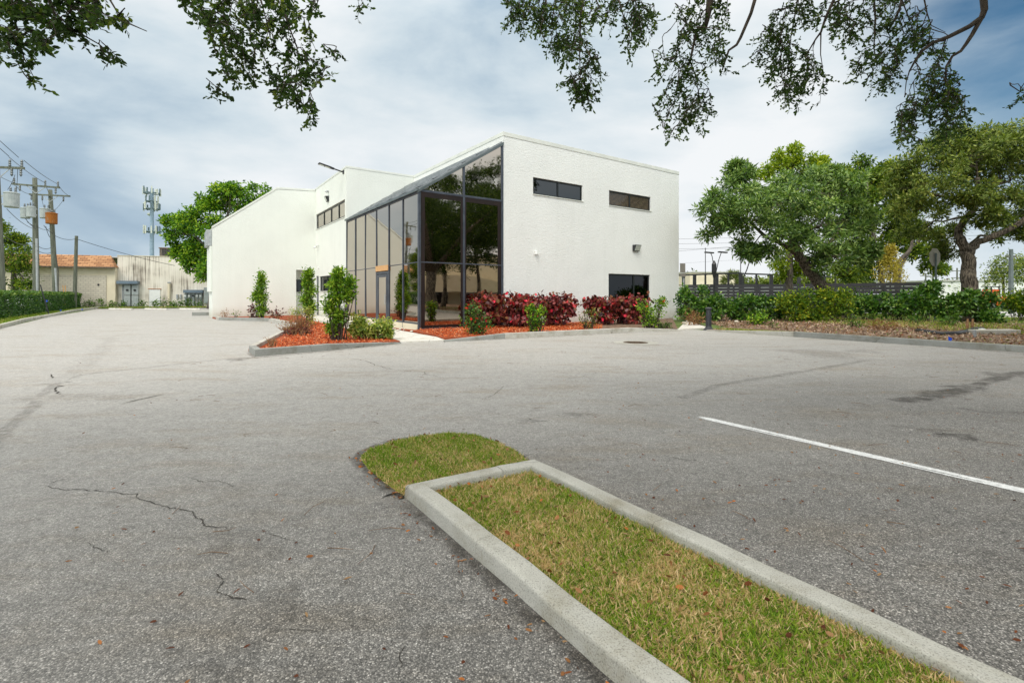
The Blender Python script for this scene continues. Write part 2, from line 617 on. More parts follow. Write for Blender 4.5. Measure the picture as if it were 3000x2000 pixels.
M['grassbase'] = pm('turf_base', (.055, .075, .018), (.13, .125, .045), 12, 0.95, 0.5, 60)
M['lawn'] = pm('lawn', (.06, .10, .018), (.13, .17, .04), 1.5, 0.95, 0.5, 50)
M['street'] = pm('street_paving', (.42, .41, .39), (.50, .49, .47), 1.0, 0.9)
M['manhole'] = pm('cast_iron', (.055, .032, .016), (.10, .06, .03), 16, 0.8, 0.5, 40)
M['towersteel'] = pm('tower_steel', (.22, .31, .40), (.28, .37, .46), 2, 0.6)
M['antenna'] = pm('antenna_panels', (.55, .58, .50), (.66, .68, .60), 3, 0.5)
M['antennadark'] = pm('antenna_gear', (.08, .13, .15), (.14, .2, .22), 3, 0.5)
M['signback'] = pm('sign_back', (.30, .28, .25), (.36, .34, .30), 3, 0.6, metallic=0.2)
M['signpost'] = pm('sign_post', (.10, .13, .13), (.15, .18, .18), 3, 0.6)
M['bluesign'] = pm('blue_sign_face', (.12, .28, .42), (.16, .33, .47), 3, 0.5)
M['blueflag'] = pm('blue_flag', (.005, .05, .55), (.01, .08, .65), 3, 0.6)
M['orange'] = pm('orange_paint', (.62, .10, .015), (.70, .14, .02), 3, 0.5)
M['carwhite'] = pm('white_car_paint', (.70, .71, .72), (.75, .76, .77), 3, 0.25)
M['tyre'] = pm('tyre_rubber', (.02, .02, .02), (.03, .03, .03), 3, 0.8)
M['courtglass'] = pm('court_glass', (.42, .47, .45), (.50, .54, .51), 1, 0.15)
M['stone'] = pm('pale_stone', (.45, .40, .32), (.66, .62, .54), 6, 0.8)
M['yellowrod'] = pm('orange_rod', (.70, .30, .03), (.75, .35, .04), 3, 0.6)
M['litter'] = leafmat('litter_leaves', [(.085, .026, .012), (.20, .065, .02), (.26, .13, .05), (.32, .20, .10), (.40, .12, .02)], 0.05, 0.8)
M['bedlitter'] = leafmat('bed_litter', [(.10, .055, .033), (.22, .12, .075), (.36, .25, .17), (.50, .40, .30), (.25, .08, .03), (.15, .2, .05)], 0.05, 0.85)
M['chips'] = leafmat('red_mulch_chips', [(.26, .030, .007), (.46, .070, .012), (.56, .105, .02), (.60, .17, .05), (.62, .36, .20)], 0.0, 0.85)
M['grass'] = leafmat('grass_blades', [(.055, .13, .006), (.15, .26, .016), (.28, .37, .035), (.38, .30, .11), (.58, .41, .20), (.74, .56, .34)], 0.25, 0.6)
M['lf_oak'] = leafmat('oak_leaves', [(.016, .034, .009), (.032, .066, .012), (.055, .105, .018), (.15, .19, .025)], 0.34)
M['lf_t1'] = leafmat('silver_green_leaves', [(.018, .050, .009), (.080, .160, .030), (.20, .31, .07), (.42, .52, .16)], 0.22, 0.45, 0.4)
M['lf_yel'] = leafmat('yellow_green_leaves', [(.09, .16, .010), (.17, .26, .012), (.28, .36, .02), (.40, .42, .03)], 0.3)
M['lf_dark'] = leafmat('dark_olive_leaves', [(.014, .036, .005), (.06, .125, .010), (.18, .26, .018), (.34, .36, .03)], 0.25)
M['lf_olive'] = leafmat('olive_leaves', [(.024, .046, .008), (.095, .145, .022), (.22, .28, .05), (.40, .40, .11)], 0.22)
M['lf_green'] = leafmat('bright_green_leaves', [(.014, .055, .006), (.06, .17, .010), (.20, .36, .016), (.40, .50, .03)], 0.25)
M['lf_clusia'] = leafmat('glossy_green_leaves', [(.008, .042, .005), (.040, .125, .012), (.12, .24, .028), (.27, .40, .07)], 0.2, 0.35, 0.5)
M['lf_ygbush'] = leafmat('yellow_tipped_leaves', [(.016, .05, .005), (.07, .15, .010), (.19, .27, .015), (.42, .42, .025)], 0.25)
M['lf_hedge'] = leafmat('hedge_leaves', [(.010, .040, .007), (.035, .105, .012), (.09, .18, .018), (.22, .27, .035)], 0.2, 0.4, 0.4)
M['lf_gold'] = leafmat('golden_leaves', [(.24, .20, .03), (.40, .32, .05), (.52, .42, .08), (.30, .32, .05)], 0.25)
M['lf_shrub'] = leafmat('shrub_leaves', [(.022, .075, .006), (.09, .20, .012), (.21, .35, .022), (.38, .46, .05)], 0.25)
M['lf_vari'] = leafmat('variegated_leaves', [(.06, .14, .02), (.16, .25, .03), (.42, .46, .08), (.66, .62, .28)], 0.2)
M['lf_red'] = leafmat('copper_red_leaves', [(.030, .010, .012), (.075, .016, .018), (.17, .025, .028), (.25, .050, .045), (.16, .10, .035), (.40, .035, .035), (.68, .025, .06)], 0.15, 0.4, 0.4)
M['lf_dry'] = leafmat('dried_leaves', [(.12, .05, .025), (.26, .12, .05), (.36, .20, .09), (.28, .24, .06)], 0.1)
M['lf_maroon'] = leafmat('maroon_leaves', [(.03, .018, .02), (.07, .02, .02), (.15, .03, .025), (.06, .08, .02)], 0.1)
M['petal'] = leafmat('red_petals', [(.55, .012, .015), (.65, .03, .02)], 0.2)
M['lf_palm'] = leafmat('palm_fronds', [(.06, .09, .02), (.12, .16, .04), (.20, .21, .06)], 0.2)
M['lf_weed'] = leafmat('weed_leaves', [(.035, .09, .012), (.08, .17, .02), (.15, .24, .03)], 0.25)
M['stemgreen'] = pm('green_stems', (.10, .12, .04), (.18, .18, .07), 10, 0.8)


# ------------------------------------------------------------------ foliage
def norm(a):
    return a / np.maximum(np.linalg.norm(a, axis=1, keepdims=True), 1e-9)


def foliage(name, C, D, L, W, tint, mat, parent=None, origin=None, shape='leaf', nrm=None, fold=0.25, kind=None):
    n = len(C)
    C = np.asarray(C, float)
    D = norm(np.asarray(D, float))
    if nrm is None: nrm = RNG.normal(size=(n, 3)) + np.array([0, 0, .8])
    S = norm(np.cross(D, nrm))
    Nn = norm(np.cross(S, D))
    L = np.broadcast_to(np.asarray(L, float), (n,))[:, None]
    W = np.broadcast_to(np.asarray(W, float), (n,))[:, None]
    if shape == 'round':
        tpl = [(0, 0), (.28, .42), (.70, .46), (1, 0), (.70, -.46), (.28, -.42)]
        fcs = [(0, 5, 4, 3), (0, 3, 2, 1)]
    elif shape == 'chip':
        tpl = [(0, .5), (0, -.5), (1, -.4), (1, .45)]
        fcs = [(0, 1, 2, 3)]
    elif shape == 'blade':
        tpl = [(0, .5), (0, -.5), (.55, -.36), (1, 0), (.55, .36)]
        fcs = [(0, 1, 2, 4), (4, 2, 3)]
    else:
        tpl = [(0, 0), (.42, .5), (1, 0), (.42, -.5)]
        fcs = [(0, 3, 2), (0, 2, 1)]
    k = len(tpl)
    V = np.empty((n, k, 3))
    for j, (t, w) in enumerate(tpl):
        bend = 0.0
        if shape == 'blade': bend = -0.22 * t * t
        V[:, j] = C + D * L * t + S * W * w + Nn * (W * abs(w) * fold + L * bend)
    o0 = root_loc(parent) if parent is not None else (Vector(origin) if origin is not None else Vector((0, 0, 0)))
    V -= np.array(o0)[None, None, :]
    me = bpy.data.meshes.new(name)
    me.vertices.add(n * k)
    me.vertices.foreach_set('co', V.reshape(-1))
    fl = [i for f in fcs for i in f]
    idx = (np.arange(n)[:, None] * k + np.array(fl)[None, :]).reshape(-1)
    tot = np.tile(np.array([len(f) for f in fcs]), n)
    st = np.concatenate([[0], np.cumsum(tot)[:-1]])
    me.loops.add(len(idx))
    me.loops.foreach_set('vertex_index', idx.astype(np.int32))
    me.polygons.add(len(tot))
    me.polygons.foreach_set('loop_start', st.astype(np.int32))
    me.update(calc_edges=True)
    me.validate()
    a = me.attributes.new('tint', 'FLOAT', 'POINT')
    a.data.foreach_set('value', np.repeat(np.clip(tint, 0, 1), k).astype(np.float32))
    me.materials.append(mat)
    o = bpy.data.objects.new(name, me)
    COL.objects.link(o)
    if parent is not None: o.parent = parent
    else: o.location = o0
    if kind: o['kind'] = kind
    return o


def in_view(p, mx=1.03, my=0.585):
    return p[1] > 0.3 and abs(p[0]) / p[1] < mx + 0.08 and (p[2] - CAMH) / p[1] < my + 0.06


def jitter(p, s):
    return Vector(p) + Vector((random.gauss(0, s), random.gauss(0, s), random.gauss(0, s)))


def curve(a, b, wig=0.12, n=5, sag=0.0):
    a, b = Vector(a), Vector(b)
    L = (b - a).length
    pts = []
    for i in range(n + 1):
        t = i / n
        p = a.lerp(b, t)
        if 0 < i < n: p = jitter(p, wig * L * 0.35)
        p.z += sag * L * math.sin(math.pi * t)
        pts.append(p)
    return pts


def lobe(x, y, Y, rx, ry, dy=0.0, deep=0.9):
    k = Y / F
    return (P(x, y, Y + dy), (rx * k, rx * k * deep, ry * k))


def lobe_leaves(lobes, ncl, nleaf, clr, leaf, whorl=0.7, droop=0.0, keep=None, shell=0.38, flat=1.0, tuft=0):
    Cs, Ds, Ts, tips = [], [], [], []
    for (c, r) in lobes:
        vol = (r[0] * r[1] * r[2]) ** (1 / 3)
        k = max(4, int(ncl))
        d = norm(RNG.normal(size=(k, 3)))
        f = RNG.random(k) ** shell
        ragged = 1 + 0.38 * np.sin(d[:, 0] * 5 + c.x * 3) * np.cos(d[:, 2] * 6 + c.z * 2)
        cc = np.array(c)[None, :] + d * np.array(r)[None, :] * (f * ragged)[:, None]
        if tuft:
            td = norm(RNG.normal(size=(tuft, 3)) + np.array([0, 0, .25]))
            tf = RNG.uniform(.55, 1.18, tuft)
            tc_ = np.array(c)[None, :] + td * np.array(r)[None, :] * tf[:, None]
            tr = vol * RNG.uniform(.20, .40, tuft)
            wi = RNG.integers(0, tuft, k)
            e = norm(RNG.normal(size=(k, 3)) + td[wi] * .5 + np.array([0, 0, .45]))
            cc = tc_[wi] + e * (tr[wi] * RNG.random(k) ** .45)[:, None] * np.array([1.15, 1.15, .72])
        if keep is not None: cc = cc[[keep(p) for p in cc]]
        for p in cc:
            m = max(3, int(nleaf * random.uniform(.6, 1.3)))
            s = clr * random.uniform(.7, 1.3)
            off = RNG.normal(size=(m, 3)) * s * np.array([1, 1, flat])
            dd = norm(off) * whorl + RNG.normal(size=(m, 3)) * (1 - whorl) + np.array([0, 0, -droop])
            Cs.append(p + off * 0.6)
            Ds.append(dd)
            Ts.append(np.clip(random.gauss(.45, .17) + RNG.normal(size=m) * .2, 0, 1))
            tips.append(p)
    return np.concatenate(Cs), np.concatenate(Ds), np.concatenate(Ts), tips


def gnarl(pts, r0, r1, sub=4, wob=.10):
    pts = [Vector(p) for p in pts]
    q = [pts[0] * 2 - pts[1]] + pts + [pts[-1] * 2 - pts[-2]]
    out = []
    for i in range(1, len(q) - 2):
        for j in range(sub):
            t = j / sub
            p0, p1, p2, p3 = q[i - 1], q[i], q[i + 1], q[i + 2]
            out.append(.5 * ((2 * p1) + (p2 - p0) * t + (2 * p0 - 5 * p1 + 4 * p2 - p3) * t * t + (3 * p1 - p0 - 3 * p2 + p3) * t ** 3))
    out.append(pts[-1])
    n = len(out)
    rs = []
    for i, p in enumerate(out):
        r = r0 + (r1 - r0) * (i / (n - 1)) ** .8
        if i and i < n - 1: out[i] = jitter(p, r * .10)
        rs.append(r * (1 + random.gauss(0, wob * .7)))
    rs[0] *= 1.35
    return out, rs


def tree(name, label, cat, base, trunks, lobes, lmat, bmat, leaf=(.12, .05), ncl=45, nleaf=24, clr=.28, group=None, whorl=.7, droop=0.1, keep=None, shape='leaf', twigs=5, shell=.38, limb=.5, tuft=9):
    base = Vector(base)
    t = thing(name, label, cat, base, group)
    w = MB()
    ends = []
    for pts, r0, r1 in trunks:
        pts, rs = gnarl(pts, r0, r1)
        n = len(pts)
        w.tube(pts, rs, 12)
        for i in range(max(1, n // 2), n): ends.append((Vector(pts[i]), rs[i]))
    for (c, r) in lobes:
        e, er = min(ends, key=lambda q: (q[0] - c).length)
        rr = er * limb
        pl = curve(e, c, .16, 5, .06)
        w.tube(pl, [rr * (1 - .75 * i / 5) for i in range(6)], 6, False)
        for k in range(twigs):
            d = Vector(norm(RNG.normal(size=(1, 3)))[0])
            q = Vector((c.x + d.x * r[0] * .9, c.y + d.y * r[1] * .9, c.z + d.z * r[2] * .9))
            if keep is not None and not keep(q): continue
            j = random.choice((2, 3, 4, 5))
            w.tube(curve(pl[j], q, .15, 3), [rr * .32, rr * .22, rr * .14, rr * .06], 4, False)
    w.build('trunk', bmat, t, smooth=True)
    C, D, T, tips = lobe_leaves(lobes, ncl, nleaf, clr, leaf, whorl, droop, keep, shell, tuft=tuft)
    n = len(C)
    foliage('crown', C, D, leaf[0] * RNG.uniform(.65, 1.25, n), leaf[1] * RNG.uniform(.7, 1.2, n), T, lmat, t, shape=shape)
    return t


def bush(name, label, cat, base, lobes, lmat, leaf=(.09, .05), ncl=30, nleaf=10, clr=.12, group=None, stem=None, whorl=.7, droop=0.0, shape='leaf', tip=None, shell=.45, nst=5, tuft=0):
    base = Vector(base)
    t = thing(name, label, cat, base, group)
    C, D, T, tips = lobe_leaves(lobes, ncl, nleaf, clr, leaf, whorl, droop, lambda p: p[2] > base.z + .05, shell, tuft=tuft)
    w = MB()
    for (c, r) in lobes:
        for k in range(nst):
            q = jitter(c, min(r) * .5)
            q.z = max(q.z, base.z + .2)
            a = base + Vector((random.uniform(-.12, .12), random.uniform(-.12, .12), -.02))
            a.x += (c.x - base.x) * .55
            a.y += (c.y - base.y) * .55
            w.tube(curve(a, q, .1, 4), [.016, .013, .010, .008, .004], 4, False)
    for p in tips[::3]:
        c = min(lobes, key=lambda q: (q[0] - Vector(p)).length)[0]
        w.tube(curve(c, p, .12, 2), [.007, .005, .003], 3, False)
    w.build('stems', stem or M['twig'], t)
    n = len(C)
    foliage('foliage', C, D, leaf[0] * RNG.uniform(.6, 1.3, n), leaf[1] * RNG.uniform(.7, 1.25, n), T, lmat, t, shape=shape)
    if tip:
        pm_, num, sz = tip
        top = [p for p in tips if p[2] > base.z + .1]
        sel = random.sample(range(len(top)), min(num, len(top)))
        for i in sel:
            p = np.array(top[i])
            out = norm((p - np.array(base) - np.array([0, 0, .3]))[None, :])[0]
            cc = np.repeat((p + out * .05 + np.array([0, -.12, 0]))[None, :], 6, 0)
            foliage('flower', cc, RNG.normal(size=(6, 3)) + out * .8, sz, sz * .8, RNG.random(6), pm_, t, shape='round')
    return t


# ------------------------------------------------------------------ ground, lot, beds
def sheet(name, pts, z, mat, top=None):
    b = MB()
    if z > .02: b.prism([(p[0], p[1]) for p in pts], -.03, z)
    else: b.poly([Vector((p[0], p[1], z)) for p in pts])
    return struct(b.build(name, mat))


def pip(x, y, poly):
    c = False
    n = len(poly)
    for i in range(n):
        x1, y1 = poly[i][0], poly[i][1]
        x2, y2 = poly[(i + 1) % n][0], poly[(i + 1) % n][1]
        if (y1 > y) != (y2 > y) and x < (x2 - x1) * (y - y1) / (y2 - y1) + x1: c = not c
    return c


def pip_np(X, Y, poly):
    c = np.zeros(len(X), bool)
    n = len(poly)
    for i in range(n):
        x1, y1 = poly[i][0], poly[i][1]
        x2, y2 = poly[(i + 1) % n][0], poly[(i + 1) % n][1]
        if y1 == y2: continue
        hit = ((y1 > Y) != (y2 > Y)) & (X < (x2 - x1) * (Y - y1) / (y2 - y1) + x1)
        c ^= hit
    return c


def scatter(poly, n, edge=None):
    xs = [p[0] for p in poly]
    ys = [p[1] for p in poly]
    out = np.zeros((0, 2))
    while len(out) < n:
        q = np.stack([RNG.uniform(min(xs), max(xs), n * 2), RNG.uniform(min(ys), max(ys), n * 2)], 1)
        out = np.concatenate([out, q[pip_np(q[:, 0], q[:, 1], poly)]])
    return out[:n]


b = MB()
ring = [(900 * math.cos(i * math.pi / 32), 900 * math.sin(i * math.pi / 32), -.02) for i in range(64)]
b.poly(ring)
struct(b.build('ground', M['lawn']))

# parking lot sheet in the building's axes
RK_U = 8.95                                         # line of the right-hand kerb
lkA, lkB = G(-200, 1010), G(296, 903)               # left-hand kerb
lot = [(-26, -30), tuple(B(RK_U, -45)[:2]), tuple(B(RK_U, 30)[:2]), (-20, 62), (-44, 44.5), tuple(lkB[:2]), tuple(lkA[:2]), (-26, 8)]
lot = [B(RK_U + .05, -52), B(RK_U + .05, 40), Vector((-26, 50.0, 0)), Vector((-42, 43.6, 0)), lkB, G(150, 927), lkA, Vector((-24, -10, 0)), Vector((-10, -30, 0))]
pk = MB()
pk.poly([Vector((p.x, p.y, 0)) for p in lot])
stain = [0.0] * len(pk.v)
ZL = [.0012]


def nz_():
    ZL[0] += .00022
    return ZL[0]

CR = random.Random(3)


def ribbon(px, w, slot, st=None, z=.003, jag=0.42, sub=6):
    z = nz_()
    pts = [G(*p) for p in px]
    fine = [pts[0]]
    for a, c in zip(pts, pts[1:]):
        for i in range(1, sub + 1):
            q = a.lerp(c, i / sub)
            L = (c - a).length
            q += Vector((CR.gauss(0, 1), CR.gauss(0, 1), 0)) * L * jag / sub * .6
            fine.append(q)
    o = len(pk.v)
    m = len(fine)
    for i, p in enumerate(fine):
        d = (fine[min(i + 1, m - 1)] - fine[max(i - 1, 0)]).normalized()
        s = Vector((-d.y, d.x, 0))
        e = min(1, min(i, m - 1 - i) / 2 + .15)
        if st is None:
            ww = w * .55 * e * CR.uniform(.35, 1.5)
            pk.v += [tuple(p + s * ww + ZD * .0035), tuple(p - s * ww + ZD * .0035)]
            stain.extend([0, 0])
        else:
            wv = w * CR.uniform(.75, 1.25)
            pk.v += [tuple(p + s * wv + ZD * .0002), tuple(p + s * wv * .45 + ZD * z), tuple(p - s * wv * .45 + ZD * z), tuple(p - s * wv + ZD * .0002)]
            stain.extend([0, st * e, st * e, 0])
    k = 2 if st is None else 4
    for i in range(m - 1):
        for j in range(k - 1):
            pk.f.append((o + i * k + j + 1, o + i * k + j, o + (i + 1) * k + j, o + (i + 1) * k + j + 1))
            pk.m.append(slot)


def blot(x, y, rx, ry, st, ang=0.0, z=.0025):
    z = nz_()
    c = G(x, y)
    a = G(x + rx, y) - c
    rY = abs(G(x, y - ry).y - G(x, y + ry).y) / 2
    o = len(pk.v)
    n = 20
    ph = CR.uniform(0, 6)
    pk.v.append(tuple(c + ZD * z))
    stain.append(st)
    for ringi, (f, s) in enumerate(((.55, st * .9), (1.0, 0))):
        for k in range(n):
            q = 2 * math.pi * k / n
            rr = f * (1 + .18 * math.sin(3 * q + ph) + .1 * math.sin(5 * q + 2 * ph))
            dx, dy = math.cos(q) * abs(a.x) * rr, math.sin(q) * rY * rr
            pk.v.append((c.x + dx * math.cos(ang) - dy * math.sin(ang), c.y + dx * math.sin(ang) + dy * math.cos(ang), z if ringi == 0 else .0002))
            stain.append(s)
    for k in range(n):
        pk.f.append((o, o + 1 + k, o + 1 + (k + 1) % n))
        pk.m.append(0)
        pk.f.append((o + 1 + k, o + 1 + n + k, o + 1 + n + (k + 1) % n, o + 1 + (k + 1) % n))
        pk.m.append(0)


for px, w in (
    ([(127, 1424), (182, 1435), (237, 1433), (287, 1438), (403, 1449), (464, 1477), (514, 1491), (564, 1496), (569, 1515), (591, 1521), (597, 1539), (691, 1546)], .006),
    ([(145, 1418), (165, 1408), (205, 1402)], .005),
    ([(630, 1679), (652, 1698), (636, 1737), (685, 1750), (735, 1759), (785, 1761)], .0055),
    ([(254, 1590), (293, 1609), (320, 1620)], .004),
    ([(790, 1820), (829, 1847), (884, 1847), (962, 1847)], .0035),
    ([(148, 1096), (160, 1118), (166, 1140), (170, 1150), (176, 1162)], .022),
    ([(1030, 1050), (1076, 1058), (1122, 1076), (1173, 1084), (1240, 1090), (1300, 1108)], .008),
    ([(1410, 1172), (1440, 1160), (1470, 1137), (1475, 1130)], .006),
    ([(1545, 1225), (1570, 1235), (1610, 1232)], .012),
    ([(1620, 1215), (1660, 1220), (1735, 1210)], .010),
    ([(1770, 1090), (1700, 1105), (1650, 1112)], .006),
    ([(1180, 1960), (1172, 1920), (1185, 1890)], .003),
    ([(1930, 1330), (1990, 1345), (2060, 1352)], .005),
    ([(2615, 1185), (2680, 1204), (2740, 1210)], .007),
    ([(560, 1400), (600, 1412), (640, 1408), (690, 1425)], .004),
    ([(691, 1546), (760, 1552), (800, 1570), (866, 1585)], .004),
    ([(735, 1759), (770, 1790), (790, 1820)], .004),
):
    ribbon(px, w, 1)
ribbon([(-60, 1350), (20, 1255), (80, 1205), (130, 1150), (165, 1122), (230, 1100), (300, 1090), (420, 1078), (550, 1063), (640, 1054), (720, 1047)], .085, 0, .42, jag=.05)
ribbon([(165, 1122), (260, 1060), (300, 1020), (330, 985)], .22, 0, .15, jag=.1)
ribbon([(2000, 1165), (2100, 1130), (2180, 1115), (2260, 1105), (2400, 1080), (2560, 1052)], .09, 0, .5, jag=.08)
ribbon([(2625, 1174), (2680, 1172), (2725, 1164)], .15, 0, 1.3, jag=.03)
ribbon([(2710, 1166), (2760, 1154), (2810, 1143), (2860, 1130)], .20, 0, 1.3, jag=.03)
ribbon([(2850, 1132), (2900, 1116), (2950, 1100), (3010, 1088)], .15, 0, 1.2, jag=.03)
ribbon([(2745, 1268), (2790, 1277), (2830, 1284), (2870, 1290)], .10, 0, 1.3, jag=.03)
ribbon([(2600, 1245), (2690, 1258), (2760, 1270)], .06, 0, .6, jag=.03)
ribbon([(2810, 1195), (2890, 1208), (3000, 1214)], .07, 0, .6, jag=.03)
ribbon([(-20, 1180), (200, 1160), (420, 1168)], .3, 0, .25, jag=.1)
for a in ((2665, 1170, 45, 9, 1.0), (2745, 1155, 60, 13, .95), (2820, 1136, 62, 11, .95), (2885, 1118, 45, 7, .6), (2935, 1098, 62, 10, .9),
          (2812, 1280, 62, 14, 1.0), (2730, 1262, 60, 8, .5), (2650, 1255, 50, 6, .3), (2400, 1035, 110, 18, .42), (2530, 1030, 60, 8, .35),
          (700, 1590, 120, 50, .30), (780, 1790, 130, 90, .45), (740, 1640, 90, 60, .3), (2940, 1650, 110, 70, .4), (640, 1950, 160, 60, .3),
          (700, 1053, 36, 7, .7), (2680, 1215, 40, 5, .45), (2950, 1210, 70, 7, .4), (1550, 1235, 40, 8, .5), (1690, 1215, 60, 9, .55),
          (1145, 1480, 60, 18, .35), (1230, 1560, 50, 30, .35), (1350, 1680, 50, 40, .4), (1475, 1800, 50, 40, .4), (1090, 1400, 55, 22, .45)):
    blot(*a)
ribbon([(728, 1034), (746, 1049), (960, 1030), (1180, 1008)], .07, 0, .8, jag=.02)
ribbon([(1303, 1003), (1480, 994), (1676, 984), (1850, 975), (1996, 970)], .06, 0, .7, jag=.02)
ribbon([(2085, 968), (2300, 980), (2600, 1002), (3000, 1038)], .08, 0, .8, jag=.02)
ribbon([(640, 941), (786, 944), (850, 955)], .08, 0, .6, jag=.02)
# rim of dirt round the island nose
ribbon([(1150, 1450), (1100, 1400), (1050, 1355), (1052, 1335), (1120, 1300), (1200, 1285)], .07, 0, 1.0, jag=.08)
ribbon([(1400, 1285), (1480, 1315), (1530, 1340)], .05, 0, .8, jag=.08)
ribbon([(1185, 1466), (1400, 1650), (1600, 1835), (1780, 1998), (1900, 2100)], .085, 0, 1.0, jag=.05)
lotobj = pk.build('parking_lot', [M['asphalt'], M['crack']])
struct(lotobj)
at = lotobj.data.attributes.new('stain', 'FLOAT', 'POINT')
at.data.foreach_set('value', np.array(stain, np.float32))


# kerbs: swept profile with mitred corners, tapering ends where asked
def kerb(name, pts, mats, width=.15, height=.13, inward=1, closed=False, taper=(0, 0), breaks=None, joints=None):
    pts = [Vector((p[0], p[1], 0)) for p in pts]
    if joints:                                      # add intermediate points at joints
        out = [pts[0]]
        for a, c in zip(pts, pts[1:]):
            L = (c - a).length
            k = max(1, int(L / joints))
            for i in range(1, k + 1): out.append(a.lerp(c, i / k))
        pts = out
    n = len(pts)
    secs = []
    for i, p in enumerate(pts):
        d0 = (p - pts[i - 1]).normalized() if i > 0 else None
        d1 = (pts[(i + 1) % n] - p).normalized() if i < n - 1 else None
        if closed:
            d0 = (p - pts[i - 1]).normalized()
            d1 = (pts[(i + 1) % n] - p).normalized()
        d0 = d0 or d1
        d1 = d1 or d0
        n0 = Vector((-d0.y, d0.x, 0)) * inward
        n1 = Vector((-d1.y, d1.x, 0)) * inward
        mt = (n0 + n1).normalized()
        k = 1 / max(.45, mt.dot(n0))
        h = height
        if i == 0 and taper[0]: h = height * .25
        if i == n - 1 and taper[1]: h = height * .25
        h += random.uniform(-.006, .006)
        secs.append([p + ZD * -.05, p + mt * (.012 * k) + ZD * h, p + mt * (width * k) + ZD * (h + .002), p + mt * (width * k) + ZD * -.05])
    b = MB()
    m = len(mats)
    brk = set(range(1, n - 1)) if joints else set(breaks or [])
    runs, cur = [], [0]
    for i in range(1, n):
        cur.append(i)
        if i in brk or i == n - 1:
            runs.append(cur)
            cur = [i]
    for run in runs:
        b.mi = min(runs.index(run), m - 1)
        dz = ZD * random.uniform(-.003, .003)
        ss = []
        for q, i in enumerate(run):
            off = Vector((0, 0, 0))
            if q == 0 and i: off = (pts[i + 1] - pts[i]).normalized() * .0018
            if q == len(run) - 1 and i < n - 1: off = (pts[i - 1] - pts[i]).normalized() * .0018
            ss.append([v + off + dz for v in secs[i]])
        o = len(b.v)
        for c4 in ss: b.v += [tuple(v) for v in c4]
        for q in range(len(run) - 1):
            for f in ((0, 1, 5, 4), (1, 2, 6, 5), (2, 3, 7, 6)):
                b.f.append(tuple(o + q * 4 + j for j in f))
                b.m.append(b.mi)
        e = o + (len(run) - 1) * 4
        b.f += [(o, o + 3, o + 2, o + 1), (e, e + 1, e + 2, e + 3)]
        b.m += [b.mi, b.mi]
    # weld
    me_o = b.build(name, mats)
    bv = me_o.modifiers.new('bevel', 'BEVEL')
    bv.width = .018
    bv.segments = 3
    bv.limit_method = 'WEIGHT'
    wt_ = me_o.data.attributes.new('bevel_weight_edge', 'FLOAT', 'EDGE')
    wt_.data.foreach_set('value', [1.0 if e.vertices[0] % 4 == e.vertices[1] % 4 and e.vertices[0] % 4 in (1, 2) else 0.0 for e in me_o.data.edges])
    return struct(me_o)


# ---- foreground grass island
iL0, iL1 = Vector((-.719, 3.235, 0)), Vector((-.719, 3.235, 0)) - VD * 4.6
iR0 = Vector((.175, 3.755, 0))
iR1 = iR0 - VD * 4.6
kp = [iL1, iL0, iR0, iR1]
fine = []
for a, c in zip(kp, kp[1:]):
    k = max(1, int((c - a).length / .30))
    for i in range(k): fine.append(a.lerp(c, i / k) + (Vector((random.gauss(0, .005), random.gauss(0, .005), 0)) if i else Vector((0, 0, 0))))
fine.append(kp[-1])
kerb('island_kerb', fine, [M['concrete_old']], .125, .10, -1, breaks=[5, 12, 17, 22, 29])
inner = [iL1 + UD * .12, iL0 + UD * .12 - VD * .12, iR0 - UD * .12 - VD * .12, iR1 - UD * .12]
sheet('island_soil', inner, .045, M['grassbase'])
nose = [(-.72, 3.23), (-.90, 3.45), (-1.08, 3.70), (-1.22, 3.95), (-1.22, 4.15), (-1.08, 4.38), (-.85, 4.56), (-.60, 4.66), (-.36, 4.60), (-.14, 4.38), (.03, 4.12), (.17, 3.76)]
b = MB()
cn = Vector((-.5, 3.9, 0))
rim = []
for i, p in enumerate(nose):
    for j in range(3):
        a_, c_ = Vector((p[0], p[1], 0)), Vector((*nose[(i + 1) % len(nose)], 0))
        if i == len(nose) - 1 and j: continue
        q_ = a_.lerp(c_, j / 3)
        o_ = (q_ - cn).normalized() * random.uniform(.0, .075)
        rim.append((q_.x + o_.x, q_.y + o_.y))
rb = MB()
rb.poly([Vector((p[0], p[1], .012)) for p in rim])
struct(rb.build('nose_dirt', M['crack']))
lo = [Vector((p[0], p[1], .0)) for p in nose]
hi = [Vector((p[0] + (cn.x - p[0]) * .04, p[1] + (cn.y - p[1]) * .04, .022)) for p in nose]
k = len(nose)
b.add(lo + hi + [cn + ZD * .032], [(i, (i + 1) % k, k + (i + 1) % k, k + i) for i in range(k)] + [(k + i, k + (i + 1) % k, 2 * k) for i in range(k)])
struct(b.build('nose_soil', M['grassbase']))


